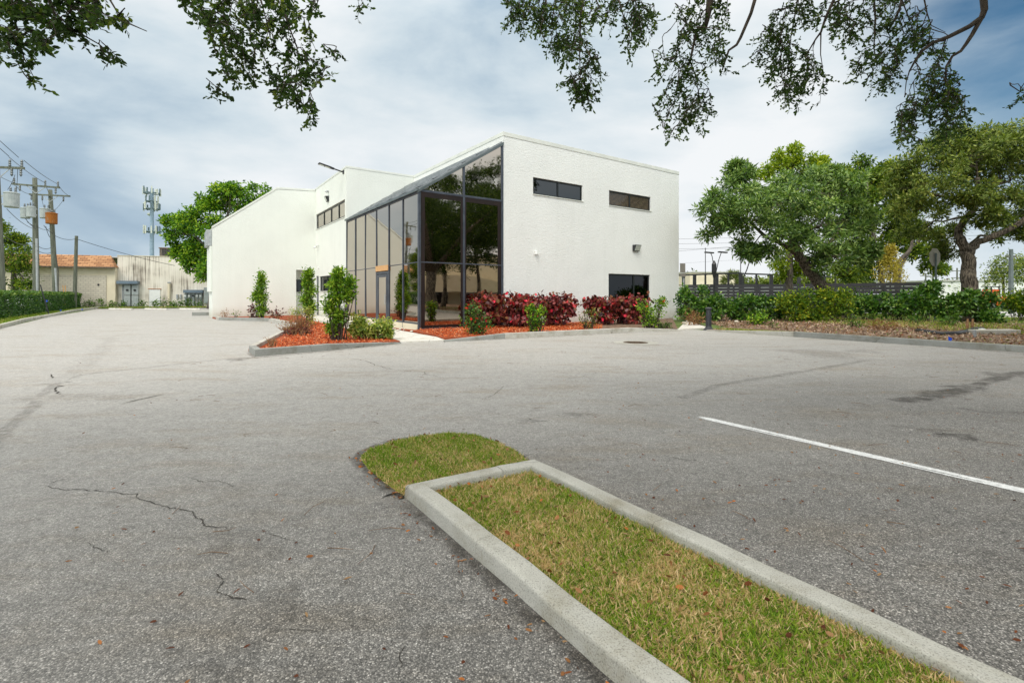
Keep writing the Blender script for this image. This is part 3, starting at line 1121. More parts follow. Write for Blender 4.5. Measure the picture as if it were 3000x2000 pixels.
def grass(name, poly, n, z, L=(.035, .075), W=.006, dry=.5, lean=.55, seed=0):
    q = scatter(poly, n)
    rs = RNG
    C = np.stack([q[:, 0], q[:, 1], np.full(n, z)], 1)
    D = np.stack([rs.normal(size=n) * lean, rs.normal(size=n) * lean, np.ones(n)], 1)
    # patches of straw and of green
    s = np.sin(q[:, 0] * 5.1 + 1.3 * np.sin(q[:, 1] * 3.3)) * np.cos(q[:, 1] * 4.3 + 1.7 * np.sin(q[:, 0] * 2.9 + 1))
    s2 = np.sin(q[:, 0] * 17 + 2) * np.sin(q[:, 1] * 15 + q[:, 0] * 6)
    pr = np.clip(dry + .22 * s + .15 * s2, .04, .96)
    isdry = rs.random(n) < pr
    T = np.where(isdry, rs.uniform(.58, 1.0, n), rs.uniform(0, .48, n))
    D[isdry] *= np.array([1.5, 1.5, 1])
    o = foliage(name, C, D, rs.uniform(L[0], L[1], n), W * rs.uniform(.6, 1.3, n), T, M['grass'], None, (0, 0, 0), 'blade', kind='stuff')
    return o


gi = [inner[0] + UD * .0, inner[1], inner[2], inner[3]]
tag(grass('island_grass', [inner[0], inner[1], inner[2], inner[3]], 112000, .045, (.018, .046), .0054, .56, .85), 'patchy green and straw grass inside the concrete kerbed island', 'grass')
tag(grass('nose_grass', nose, 44000, .024, (.016, .042), .0056, .44, .8), 'greener turf nose in front of the island kerb', 'grass')
q = scatter([(v.x, v.y) for v in inner], 260)
q2 = scatter(nose, 70)
q3 = np.array([[x + random.gauss(0, .02), y + random.gauss(0, .02)] for x, y in rim for _ in range(3)])
q = np.concatenate([q, q2, q3])
n = len(q)
tag(foliage('dead_leaves_on_grass', np.stack([q[:, 0], q[:, 1], np.where(np.arange(n) < 260, RNG.uniform(.065, .085, n), np.where(np.arange(n) < 330, RNG.uniform(.04, .055, n), RNG.uniform(.014, .022, n)))], 1), RNG.normal(size=(n, 3)) * np.array([1, 1, .35]), RNG.uniform(.02, .045, n), RNG.uniform(.012, .022, n), RNG.random(n), M['litter'], None, (0, 0, 0), 'round', kind='stuff'), 'small brown leaves caught in the island grass', 'leaves')

# ---- fallen leaves, pods and twigs on the asphalt
npt = 1500
Yv = 1.6 + 13 * RNG.random(npt) ** 1.6
Xv = RNG.uniform(-.9, 1.05, npt) * Yv
keepm = RNG.random(npt) < np.where(Xv > .1 * Yv, .85, .22)
ok = ~pip_np(Xv, Yv, [(p.x, p.y) for p in (iL1, iL0, iR0, iR1)]) & ~pip_np(Xv, Yv, nose) & keepm
ok &= (((Xv + 3.412) * UD.x + (Yv - 17.91) * UD.y) < RK_U - .1)
Xv, Yv = Xv[ok], Yv[ok]
# drift along the island kerb
dr = np.array([(iL0 - VD * t - UD * abs(random.gauss(.03, .05))) for t in np.random.default_rng(4).uniform(-.6, 2.4, 170)])
Xv = np.concatenate([Xv, dr[:, 0]])
Yv = np.concatenate([Yv, dr[:, 1]])
n = len(Xv)
tag(foliage('fallen_leaves', np.stack([Xv, Yv, np.full(n, .010)], 1), RNG.normal(size=(n, 3)) * np.array([1, 1, .12]), RNG.uniform(.014, .042, n), RNG.uniform(.008, .017, n), RNG.random(n) ** 1.4, M['litter'], None, (0, 0, 0), 'round', nrm=np.tile(np.array([[0, 0, 1.0]]), (n, 1)) + RNG.normal(size=(n, 3)) * .25, kind='stuff'), 'reddish brown leaves and pods scattered over the asphalt', 'leaves')
b = MB()
for i in range(95):
    Y = 1.9 + 11 * random.random() ** 1.3
    X = random.uniform(-.7, 1.0) * Y
    if pip(X, Y, [(p.x, p.y) for p in (iL1, iL0, iR0, iR1)]) or pip(X, Y, nose): continue
    if ((X + 3.412) * UD.x + (Y - 17.91) * UD.y) > RK_U - .2: continue
    a = random.uniform(0, 6.28)
    L = random.uniform(.05, .22)
    p0 = Vector((X, Y, .008))
    p1 = p0 + Vector((math.cos(a) * L, math.sin(a) * L, .004))
    mid = (p0 + p1) / 2 + Vector((random.gauss(0, .02), random.gauss(0, .02), .006))
    b.tube([p0, mid, p1], [.0022, .0020, .001], 4)
tg = b.build('fallen_twigs', pm('fallen_twig_bark', (.10, .055, .03), (.24, .15, .09), 12, 0.9))
tag(tg, 'thin dry twigs lying about the parking lot', 'twigs', kind='stuff')

# ---- painted bay line
s0, s1 = G(2063, 1225), G(3000, 1439)
d = (s1 - s0).normalized()
sd = Vector((-d.y, d.x, 0))
b = MB()
m = 60
s0 = s0 - d * .14
L = (s1 - s0).length + 1.6
cov = []
rows = []
for i in range(m + 1):
    t = i / m
    p = s0 + d * (L * t)
    e = min(1, i / 3 + .1)
    prof = ((.085, 0), (.052, .55), (.030, .85), (.004, .72 + .15 * math.sin(i * .5)), (-.012, .45 + .3 * math.sin(i * .37)), (-.032, .8), (-.046, .55), (-.062, 0))
    b.v += [tuple(p + sd * (w * (.5 + .5 * e) + random.gauss(0, .001)) + ZD * .004) for w, _ in prof]
    cov += [c_ * e + random.gauss(0, .05) * (c_ > 0) for _, c_ in prof]
for i in range(m):
    for j in range(7):
        b.f.append((i * 8 + j + 1, (i + 1) * 8 + j + 1, (i + 1) * 8 + j, i * 8 + j))
        b.m.append(0)
bln = struct(b.build('bay_line', M['paint']))
at = bln.data.attributes.new('cover', 'FLOAT', 'POINT')
at.data.foreach_set('value', np.array(cov, np.float32))
tag(bln, 'white painted bay line')

# ---- manhole
mc = G(1862, 1004)
t = thing('manhole', 'round rusty manhole cover in a concrete ring near the front bed', 'manhole', mc)
b = MB()
n = 40
for r0, r1, z0, z1 in ((.34, .62, .012, .006),):
    vs = [mc + Vector((math.cos(2 * math.pi * i / n) * r, math.sin(2 * math.pi * i / n) * r, z)) for r, z in ((r0, z0), (r1, z1)) for i in range(n)]
    b.add(vs, [(i, n + i, n + (i + 1) % n, (i + 1) % n) for i in range(n)])
b.build('concrete_ring', M['concrete_old'], t)
b = MB()
b.lathe(mc, [(.335, .0), (.335, .008), (.30, .010), (.29, .005), (.08, .006), (.06, .012), (0.001, .012)], 32)
for i in range(16):
    a = 2 * math.pi * i / 16
    b.box(mc + Vector((math.cos(a) * .19, math.sin(a) * .19, .010)), (.06, .012, .004), (Vector((math.cos(a), math.sin(a), 0)), Vector((-math.sin(a), math.cos(a), 0)), ZD))
b.build('cover', M['manhole'], t)

# ---- entrance bed (left), walkway, front bed (right)
bedL = [B(-5.55, 15.55), G(640, 937), G(786, 939), Vector((-8.95, 20.2, 0)), Vector((-7.1, 14.6, 0)), G(728, 1030), G(747, 1043), G(960, 1024), G(1172, 1006), G(1131, 992), G(1010, 966), G(917, 945), B(-.9, 15.6)]
kerb('entrance_bed_kerb', [B(-5.5, 15.45), G(640, 938), G(786, 941), Vector((-9.0, 20.2, 0)), Vector((-7.15, 14.6, 0)), G(728, 1032), G(746, 1045), G(960, 1027), G(1176, 1006)], [M['concrete'], M['concrete_dark'], M['concrete'], M['concrete'], M['concrete'], M['concrete_dark']], .15, .16, 1, taper=(0, 1), joints=3.2)
sheet('entrance_bed', [Vector(p) for p in bedL], .07, M['redsoil'])
kerb('front_bed_kerb', [G(1303, 1001), G(1480, 992), G(1676, 982), G(1850, 973), G(1996, 968.5)], [M['concrete_dark'], M['concrete']], .15, .16, 1, taper=(1, 1), joints=5.2)
sheet('front_bed_soil', [G(1762, 974.5), G(1850, 970), G(1985, 967), B(14.6, -.05), B(8.6, -.05)], .07, M['soil'])
bedR = [G(1300, 998), G(1480, 989), G(1676, 979), G(1762, 974.5), B(8.6, -.05), B(.1, -.05), G(1215, 972), G(1142, 964), G(1275, 988)]
sheet('front_bed', bedR, .075, M['redsoil'])
walk = [G(1172, 1006), G(1304, 1000), G(1280, 991), G(1142, 965.5), B(-.05, 3.5), B(-.05, 9), B(-.05, 15.6), B(-.9, 15.6), G(917, 945), G(1010, 966), G(1131, 993)]
sheet('walkway', walk, .045, M['walk'])
pad = [G(1985, 967), G(2078, 962), G(2010, 940), B(15.2, -.6)]
sheet('concrete_apron', pad, .03, M['walk'])


def chips(name, label, poly, n, z, mat, L=(.03, .08), W=(.010, .025), zr=.03, tint=None, spread=.35):
    q = scatter([(p[0], p[1]) for p in poly], n)
    C = np.stack([q[:, 0], q[:, 1], z + RNG.uniform(0, zr, n)], 1)
    D = RNG.normal(size=(n, 3)) * np.array([1, 1, spread])
    nr = np.tile(np.array([[0, 0, 1.0]]), (n, 1)) + RNG.normal(size=(n, 3)) * .4
    return tag(foliage(name, C, D, RNG.uniform(L[0], L[1], n), RNG.uniform(W[0], W[1], n), RNG.random(n) if tint is None else tint(n, q), mat, None, (0, 0, 0), 'chip', nrm=nr, kind='stuff'), label, 'mulch')


mulL = [G(1150, 999, .07), G(960, 1017, .07), G(775, 1031, .07), G(765, 1021, .07), Vector((-6.75, 14.6, 0)), Vector((-8.6, 20.2, 0)), Vector((-9.7, 22.5, 0)), G(925, 946), G(1010, 967), G(1128, 992)]
chips('red_mulch', 'orange red wood mulch filling the entrance bed', mulL, 9000, .07, M['chips'])
mulR = [G(1310, 997), G(1480, 987), G(1676, 977), G(1760, 973), B(9.4, -.1), B(.1, -.1), G(1220, 974), G(1280, 989)]
chips('front_mulch', 'orange red wood mulch under the front shrubs', mulR, 12000, .075, M['chips'])

# pale stones by the glass corner
t_ = [(1150, 963), (1157, 966), (1172, 966), (1178, 964), (1206, 972), (1165, 969), (1184, 967)]
for i, (x, y) in enumerate(t_):
    p = G(x, y, .05)
    b = MB()
    r = random.uniform(.045, .075)
    b.lathe(p, [(.001, -.01), (r * .8, .0), (r, r * .45), (r * .75, r * .85), (.001, r * .95)], 9)
    o = b.build('stone', M['stone'], None, p, smooth=True)
    tag(o, 'small pale stone in the mulch strip along the glass wall', 'stone', 'pale stones along the glass wall')

# ---- right-hand verge
kerb('right_kerb', [B(RK_U - .05, -5.95), B(RK_U, -9), B(RK_U, -13), B(RK_U, -17), B(RK_U, -26), B(RK_U, -50)], [M['concrete_old'], M['concrete_dark'], M['concrete_dark'], M['concrete_dark'], M['concrete_old']], .17, .16, -1, taper=(1, 0), joints=4.6)
sheet('verge', [B(RK_U + .1, -50), B(24, -50), B(24, 14), B(15.3, 14), B(15.3, -.3), B(RK_U + 2.4, -5.4), B(RK_U + .1, -5.9)], .05, M['soil'])
sheet('street', [B(36, -80), B(46, -80), B(46, 160), B(36, 160)], .0, M['street'])
sheet('pavement', [B(33, -80), B(34.4, -80), B(34.4, 60), B(33, 60)], .01, M['walk'])
tag(grass('verge_grass', [(p.x, p.y) for p in (B(RK_U + .14, -26), B(RK_U + 1.0, -26), B(RK_U + .8, -11), B(RK_U + .75, -6.2), B(RK_U + .14, -6))], 22000, .05, (.04, .10), .010, .30), 'thin strip of grass behind the right hand kerb', 'grass')
lit = [B(RK_U + .6, -26), B(22, -26), B(22, 6), B(15.5, 6), B(15.5, -.8), B(RK_U + 1.5, -5.6)]
tag(chips('leaf_litter', 'brown leaf litter covering the verge before the bushes', lit, 26000, .05, M['bedlitter'], (.04, .10), (.02, .05), .05, spread=.6), cat='leaf litter')
tag(grass('weed_grass', [(p.x, p.y) for p in (B(12.5, -24), B(21.5, -24), B(21.5, -3), B(17, -3))], 17000, .06, (.06, .20), .014, .30), 'thin weedy grass among the litter on the verge', 'grass')
tag(grass('lawn_grass', [(p.x, p.y) for p in (B(22, -24), B(33, -24), B(33, 6), B(22, 6))], 16000, .0, (.06, .12), .03, .15), 'mown green lawn behind the verge bushes', 'grass')

# ---- left-hand verge
kerb('left_kerb', [lkA, G(0, 963), G(80, 940), G(150, 927), G(222, 911.5), lkB, lkB + Vector((-1.2, .9, 0))], [M['concrete'], M['concrete_old'], M['concrete']], .17, .14, 1, joints=4)
lv = [lkA + Vector((-.2, .2, 0)), G(0, 962), G(80, 939.5), G(150, 926.5), G(222, 911), lkB + Vector((-.1, .1, 0)), Vector((-46, 46, 0)), Vector((-60, 40, 0)), Vector((-45, 10, 0))]
sheet('left_verge', lv, .06, M['lawn'])
tag(grass('left_grass', [(p.x, p.y) for p in lv[:6]] + [tuple(G(234, 903)[:2]), tuple(G(0, 936)[:2]), tuple(G(-150, 960)[:2])], 22000, .06, (.05, .12), .022, .10), 'bright green grass strip between hedge and left kerb', 'grass')
# strip before the far building
FD = Vector((.941, .337, 0))                        # along the far wall
FN = Vector((-.337, .941, 0))
FA = Vector((-46.0, 46.0, 0))


def FB(t, n=0.0, z=0.0):
    return FA + FD * t + FN * n + ZD * z


sheet('far_verge', [FB(-2, 0), FB(-2, -2.6), FB(26, -2.6), FB(26, 0)], .05, M['lawn'])
tag(grass('far_grass', [(p.x, p.y) for p in (FB(4, -.1), FB(4, -2.5), FB(19, -2.5), FB(19, -.1))], 5000, .05, (.06, .16), .04, .3), 'rough grass strip along the foot of the far building', 'grass')

# ------------------------------------------------------------------ office building
H = 8.0
EAVE, RAKE = 5.16, 7.56
UG, VG = 3.72, 9.04
UR = 15.2
VB = 15.62
UC = -5.55
bl = thing('office_building', 'white stucco two storey office with a sloped bronze glass entrance', 'building', C0)


def wall(b, org, ud, nd, cuts, top, openings, depth, z0=-.05):
    """stucco face in plane org+ud*s (outward normal nd) with recessed openings (s0,s1,z0,z1)"""
    ss = sorted(set([c for c in cuts] + [s for o in openings for s in o[:2]]))
    for a, c in zip(ss, ss[1:]):
        mid = (a + c) / 2
        ops = sorted([o for o in openings if o[0] < mid < o[1]], key=lambda o: o[2])
        z = z0
        for o in ops:
            if o[2] > z: b.poly([org + ud * a + ZD * z, org + ud * c + ZD * z, org + ud * c + ZD * o[2], org + ud * a + ZD * o[2]])
            z = o[3]
        b.poly([org + ud * a + ZD * z, org + ud * c + ZD * z, org + ud * c + ZD * top(c), org + ud * a + ZD * top(a)])
    for (a, c, z1, z2) in openings:
        q = -nd * depth
        e = [org + ud * a + ZD * z1, org + ud * c + ZD * z1, org + ud * c + ZD * z2, org + ud * a + ZD * z2]
        for i in range(4): b.poly([e[i], e[(i + 1) % 4], e[(i + 1) % 4] + q, e[i] + q])


# main front (v = 0 face, normal -v)
w1 = (u_on(1561.7, 0), u_on(1707, 0))
w2 = (u_on(1784.4, 0), u_on(1906.3, 0))
pz = B(w1[0], 0)
zt, zb = z_at(B(w1[0], 0), 518.7), z_at(B(w1[0], 0), 568)
w3 = (u_on(1783, 0), u_on(1904.3, 0))
z3 = z_at(B(w3[0], 0), 801.2)
ops = [(w1[0], w1[1], zb, zt), (w2[0], w2[1], zb, zt), (w3[0], w3[1], .12, z3)]
b = MB()
wall(b, B(0, 0), UD, -VD, [UG, UR], lambda s: H, ops, .16)
b.poly([B(UR, 0, -.05), B(UR, 16, -.05), B(UR, 16, H), B(UR, 0, H)])                 # right return
b.poly([B(UG, 0, -.05), B(UG, 0, H), B(UG, VG, H), B(UG, VG, -.05)])                 # left face over the glass roof
b.poly([B(UG, VG, 5), B(UG, 16, 5), B(UG, 16, H), B(UG, VG, H)])
b.poly([B(UG, 16, -.05), B(UG, 16, H), B(UR, 16, H), B(UR, 16, -.05)])
b.build('front_wall', M['stucco'], bl)
b = MB()
b.poly([B(UG + .01, .01, H - .25), B(UR - .01, .01, H - .25), B(UR - .01, 15.99, H - .25), B(UG + .01, 15.99, H - .25)])
b.poly([B(.01, VG + .01, H - .25), B(UG, VG + .01, H - .25), B(UG, 15.99, H - .25), B(.01, 15.99, H - .25)])
b.build('roof', M['roofing'], bl)
b = MB()
b.bbox(UG - .015, UR + .015, -.018, .16, H - .16, H + .012)
b.bbox(UG - .018, UG + .16, .16, VG - .02, H - .15, H + .010)
b.bbox(UR - .15, UR + .018, .16, 16, H - .15, H + .010)
b.bbox(-.018, UG - .02, VG - .018, VG + .16, H - .10, H + .010)
b.bbox(-.018, .16, VG + .162, VB + .2, H - .10, H + .008)
b.build('coping', M['coping'], bl, bevel=.006)

# side wing over the entry (block behind the glass)
vw0, vw1 = v_on(1014.5, 0), v_on(926, 0)
zwt = z_at(B(0, vw0), 581)
zwb = z_at(B(0, vw0), 633)
lw0, lw1 = v_on(1000, 0), v_on(936, 0)
zlt, zlb = z_at(B(0, lw1), 810), z_at(B(0, lw1), 853)
dw0, dw1 = v_on(933.5, 0) , v_on(926.5, 0)
vw0 = VG + .28
b = MB()
wall(b, B(0, 0), VD, -UD, [VG, VB], lambda s: H, [(vw0, vw1, zwb, zwt), (lw0, lw1, zlb, zlt), (dw0, dw1, .05, zlt + .05)], .16)
b.poly([B(0, VG, -.05), B(UG, VG, -.05), B(UG, VG, H), B(0, VG, H)])
b.poly([B(0, VB, 4), B(0, 16, 4), B(0, 16, H), B(0, VB, H)])
b.poly([B(0, 16, 4), B(UG, 16, 4), B(UG, 16, H), B(0, 16, H)])
b.build('side_wall', M['stucco_fine'], bl)

# rear wing with the sloping parapet (v = VB face)
up = -2.224
HC0, HC1, HC2 = 7.92, 7.78, 5.16


def ctop(s):
    if s >= up: return HC1 + (HC0 - HC1) * (s - up) / (0 - up)
    return HC2 + (HC1 - HC2) * (s - UC) / (up - UC)


e0, e1 = u_on(867.7, VB), u_on(916.5, VB)
ze = z_at(B(e0, VB), 790)
DEP = 3.0
b = MB()
wall(b, B(0, VB), UD, -VD, [UC, up, 0], ctop, [(e0, e1, .04, ze)], 1.1)
b.poly([B(UC, VB, -.05), B(UC, VB, HC2), B(UC, VB + DEP, HC2), B(UC, VB + DEP, -.05)])
b.poly([B(UC, VB + DEP, -.05), B(UC, VB + DEP, HC2), B(up, VB + DEP, HC1), B(0, VB + DEP, HC0), B(0, VB + DEP, -.05)])
b.poly([B(0, VB + .4, 5), B(0, VB + DEP, 5), B(0, VB + DEP, HC0), B(0, VB + .4, HC0)])
# back of the recess
b.poly([B(e0 - .2, VB + 1.1, 0), B(e1 + .2, VB + 1.1, 0), B(e1 + .2, VB + 1.1, ze), B(e0 - .2, VB + 1.1, ze)])
b.build('rear_wing_wall', M['stucco_fine'], bl)
b = MB()
b.slab([B(UC, VB, HC2 - .02), B(up, VB, HC1 - .02), B(up, VB + DEP, HC1 - .02), B(UC, VB + DEP, HC2 - .02)], ZD * -.1)
b.slab([B(up, VB, HC1 - .02), B(0, VB, HC0 - .02), B(0, VB + DEP, HC0 - .02), B(up, VB + DEP, HC1 - .02)], ZD * -.1)
b.build('rear_wing_roof', M['roofing'], bl)
b = MB()
for (a, za), (c, zc) in (((UC - .02, HC2), (up, HC1)), ((up, HC1), (-.03, HC0))):
    b.slab([B(a, VB - .02, za - .10), B(c, VB - .02, zc - .10), B(c, VB - .02, zc + .02), B(a, VB - .02, za + .02)], VD * .2)
b.build('rear_wing_coping', M['coping'], bl, bevel=.005)
# roof scupper and band on the far left edge
b = MB()
b.bbox(UC - .28, UC - .005, VB + .25, VB + 2.0, 4.1, 5.0)
b.build('scupper_box', M['grey'], bl, bevel=.02)
b = MB()
b.bbox(UC - .12, UC - .006, VB + .2, VB + 2.6, 1.5, 4.08)
b.build('pilaster', M['stucco_fine'], bl, bevel=.01)
b = MB()
wz = z_at(B(e0, VB), 817.5), z_at(B(e0, VB), 854)
b.bbox(e0 - .05, e0 + .55, VB + 1.03, VB + 1.09, wz[1], wz[0])
o = b.build('entry_window', M['frame_dark'], bl)
b = MB()
b.bbox(e0 + .0, e0 + .5, VB + 1.015, VB + 1.028, wz[1] + .05, wz[0] - .05)
b.build('pane', M['darkglass'], o)
b = MB()
b.bbox(e0 + .72, e0 + 1.62, VB + 1.03, VB + 1.09, .05, 2.25)
o = b.build('entry_door', M['frame'], bl, bevel=.01)
b = MB()
b.bbox(e0 + .82, e0 + 1.52, VB + 1.012, VB + 1.028, .25, 2.13)
b.build('pane', M['darkglass'], o)
b = MB()
b.tube([B(e0 + 1.46, VB + .98, .95), B(e0 + 1.46, VB + .98, 1.25)], .015, 6)
b.build('handle', M['grey'], o)


def window(org, ud, nd, s0, s1, z0, z1, mulls, glass, frame, inset=.09, fw=.06, sill=True, name='window', tilt=.0, blind=False):
    """frame part with a pane sub-part per light and a sill"""
    b = MB()
    c = -nd * inset

    def bx(bb, a, e, za, ze, d0, d1):
        m = org + ud * ((a + e) / 2) + ZD * ((za + ze) / 2) - nd * ((d0 + d1) / 2)
        bb.box(m, (abs(e - a) / 2, abs(d1 - d0) / 2, abs(ze - za) / 2), (ud, nd, ZD))
    d0, d1 = inset - .03, inset + .03
    bx(b, s0 + .003, s1 - .003, z1 - fw, z1 - .003, d0, d1)
    bx(b, s0 + .003, s1 - .003, z0 + .003, z0 + fw, d0, d1)
    xs = [s0 + .003] + mulls + [s1 - .003 - fw]
    bx(b, s0 + .003, s0 + fw, z0 + fw, z1 - fw, d0, d1)
    bx(b, s1 - fw, s1 - .003, z0 + fw, z1 - fw, d0, d1)
    for mm in mulls: bx(b, mm - fw * .55, mm + fw * .55, z0 + fw, z1 - fw, d0 - .004, d1)
    o = b.build(name, frame, bl)
    ed = [s0 + fw] + [q for mm in mulls for q in (mm - fw * .55, mm + fw * .55)] + [s1 - fw]
    for i in range(0, len(ed), 2):
        bb = MB()
        a, e = ed[i], ed[i + 1]
        tz = random.uniform(-tilt, tilt)
        tx = random.uniform(-tilt, tilt)
        q = [org + ud * a + ZD * (z0 + fw) - nd * (inset - tz - tx), org + ud * e + ZD * (z0 + fw) - nd * (inset + tz - tx),
             org + ud * e + ZD * (z1 - fw) - nd * (inset + tz + tx), org + ud * a + ZD * (z1 - fw) - nd * (inset - tz + tx)]
        bb.slab(q, nd * -.008)
        bb.build('pane', glass, o)
        if blind:
            bs = MB()
            k = 10
            for j in range(k):
                zz = z0 + fw + (z1 - z0 - 2 * fw) * (j + .5) / k
                bs.slab([org + ud * (a + .02) + ZD * (zz - .018) - nd * (inset - .006), org + ud * (e - .02) + ZD * (zz - .018) - nd * (inset - .006),
                         org + ud * (e - .02) + ZD * (zz + .014) - nd * (inset - .004), org + ud * (a + .02) + ZD * (zz + .014) - nd * (inset - .004)], nd * -.001)
            bs.build('blind', M['wood_blind'], o)
    if sill:
        bb = MB()
        bx(bb, s0 - .02, s1 + .04, z0 - .035, z0 - .003, -.035, inset - .035)
        bb.build('sill', M['coping'], o)
    return o


M['wood_blind'] = pm('wooden_blind', (.10, .075, .05), (.15, .11, .07), 8, 0.6)
window(B(0, 0), UD, -VD, w1[0], w1[1], zb, zt, [w1[0] + (w1[1] - w1[0]) * .50], M['darkglass'], M['frame_dark'], tilt=.002)
window(B(0, 0), UD, -VD, w2[0], w2[1], zb, zt, [w2[0] + (w2[1] - w2[0]) * .50], M['darkglass'], M['frame_dark'], tilt=.002, blind=True)
window(B(0, 0), UD, -VD, w3[0], w3[1], .12, z3, [w3[0] + (w3[1] - w3[0]) * .615], M['blackglass'], M['frame_dark'], fw=.08, tilt=.003)
window(B(0, 0), VD, -UD, vw0, vw1, zwb, zwt, [vw0 + (vw1 - vw0) * f for f in (.22, .47, .73)], M['glass'], M['frame_dark'], fw=.09)
window(B(0, 0), VD, -UD, lw0, lw1, zlb, zlt, [lw0 + (lw1 - lw0) * f for f in (.33, .66)], M['darkglass'], M['frame_dark'])
window(B(0, 0), VD, -UD, dw0, dw1, .05, zlt + .05, [], M['darkglass'], M['frame'], sill=False, name='side_door')

# ---- glass entrance
MID = 2.53
BAY = VG / 6
BASE = .24
fr = MB()
for i in range(7):
    v = i * BAY
    w = .075 if i in (0,) else .045
    if i == 0: fr.bbox(-.02, .075, -.02, .075, -.05, EAVE + .02)
    else: fr.bbox(-.02, .06, min(v, VG - .03) - .03, min(v, VG - .03) + .029, -.05, EAVE)
fr.bbox(-.026, .06, .0755, VG - .06, EAVE - .10, EAVE + .03)
for i in range(6):
    v0, v1 = i * BAY + (.076 if i == 0 else .031), (i + 1) * BAY - (.031 if i < 5 else .061)
    if i != 2:
        fr.bbox(-.004, .05, v0, v1, MID - .018, MID + .018)
        fr.bbox(-.012, .055, v0, v1, BASE, BASE + .06)
UM = u_on(1359, 0)
fr.bbox(UG - .10, UG - .003, -.022, .06, -.05, RAKE - .05)
zum = EAVE + (RAKE - EAVE) * UM / UG
fr.bbox(UM - .045, UM + .045, -.022, .06, -.05, zum - .05)
for a, c in ((.076, UM - .046), (UM + .046, UG - .101)):
    fr.bbox(a, c, -.014, .05, EAVE - .04, EAVE + .04)
    fr.bbox(a, c, -.010, .05, MID - .022, MID + .022)
    fr.bbox(a, c, -.014, .05, .02, .10)
fr.build('entrance_frame', M['frame'], bl, bevel=.006)
b = MB()
b.slab([B(-.05, -.05, EAVE + .02), B(UG, -.05, RAKE + .02), B(UG, -.05, RAKE - .11), B(-.05, -.05, EAVE - .10)], VD * .12)
b.slab([B(-.10, -.06, EAVE + .055), B(-.10, VG + .0, EAVE + .055), B(-.027, VG + .0, EAVE + .08), B(-.027, -.06, EAVE + .08)], ZD * -.10)
b.build('rake_cap', M['cap'], bl, bevel=.01)
b = MB()                                            # brown inner frames close behind the glass edge
for a, c in ((.10, .24), (UM - .13, UM - .047), (UM + .047, UM + .10), (UG - .26, UG - .102)):
    b.bbox(a, c, -.0045, .02, .10, EAVE - .041)
for a, c in ((.24, UM - .13), (UM + .10, UG - .26)):
    b.bbox(a, c, -.0045, .02, EAVE - .22, EAVE - .042)
    b.bbox(a, c, -.0045, .02, .10, .20)
b.slab([B(.1, -.004, EAVE + .042), B(UM - .047, -.004, EAVE + .042), B(UM - .047, -.004, zum - .12), B(.1, -.004, EAVE + .05)], VD * .02) if False else None
b.build('inner_frame', M['brown'], bl)
gl = M['glass']


def pane(q, nd, parent, t=.0025):
    b = MB()
    a1, a2 = random.uniform(-t, t), random.uniform(-t, t)
    k = [a1 + a2, a1 - a2, -a1 - a2, -a1 + a2]
    q = [Vector(p) + nd * k[i % 4] for i, p in enumerate(q)]
    b.slab(q, nd * -.01)
    return b.build('pane', gl, parent)


for i in range(6):
    v0, v1 = i * BAY + (.07 if i == 0 else .03), (i + 1) * BAY - (.03 if i < 5 else .06)
    pane([B(.012, v0, MID + .01), B(.012, v1, MID + .01), B(.012, v1, EAVE - .09), B(.012, v0, EAVE - .09)], -UD, bl, .006)
    if i != 2: pane([B(.012, v0, BASE + .05), B(.012, v1, BASE + .05), B(.012, v1, MID - .01), B(.012, v0, MID - .01)], -UD, bl, .005)
for a, c in ((.07, UM - .04), (UM + .04, UG - .095)):
    za, zc = EAVE + (RAKE - EAVE) * a / UG, EAVE + (RAKE - EAVE) * c / UG
    pane([B(a, .012, .09), B(c, .012, .09), B(c, .012, MID - .015), B(a, .012, MID - .015)], -VD, bl, .004)
    pane([B(a, .012, MID + .015), B(c, .012, MID + .015), B(c, .012, EAVE - .03), B(a, .012, EAVE - .03)], -VD, bl, .004)
    pane([B(a, .012, EAVE + .03), B(c, .012, EAVE + .03), B(c, .012, zc - .08), B(a, .012, max(za - .08, EAVE + .031))], -VD, bl, .003)
# glass roof with its rafters
rf = MB()
rf.slab([B(-.02, .08, EAVE + .04), B(UG - .004, .08, RAKE + .03), B(UG - .004, VG - .02, RAKE + .03), B(-.02, VG - .02, EAVE + .04)], ZD * -.03)
rfo = rf.build('glass_roof', M['roofglass'], bl)
b = MB()
for i in range(7):
    v = min(max(i * BAY, .1), VG - .06)
    b.bar(B(-.03, v, EAVE + .060), B(UG - .01, v, RAKE + .050), .06, .035, ZD)
for f in (.17, .34, .50, .67, .84):
    u = UG * f
    b.bbox(u - .03, u + .03, .14, VG - .1, EAVE + (RAKE - EAVE) * f + .045, EAVE + (RAKE - EAVE) * f + .105)
b.build('rafter', M['roofbar'], rfo)
for i in range(6):
    if i == 2: continue
    b = MB()
    b.bbox(-.03, .10, i * BAY + (.08 if i == 0 else .032), (i + 1) * BAY - .032, -.05, BASE)
    b.build('base_kerb', M['cream'], bl, bevel=.01)
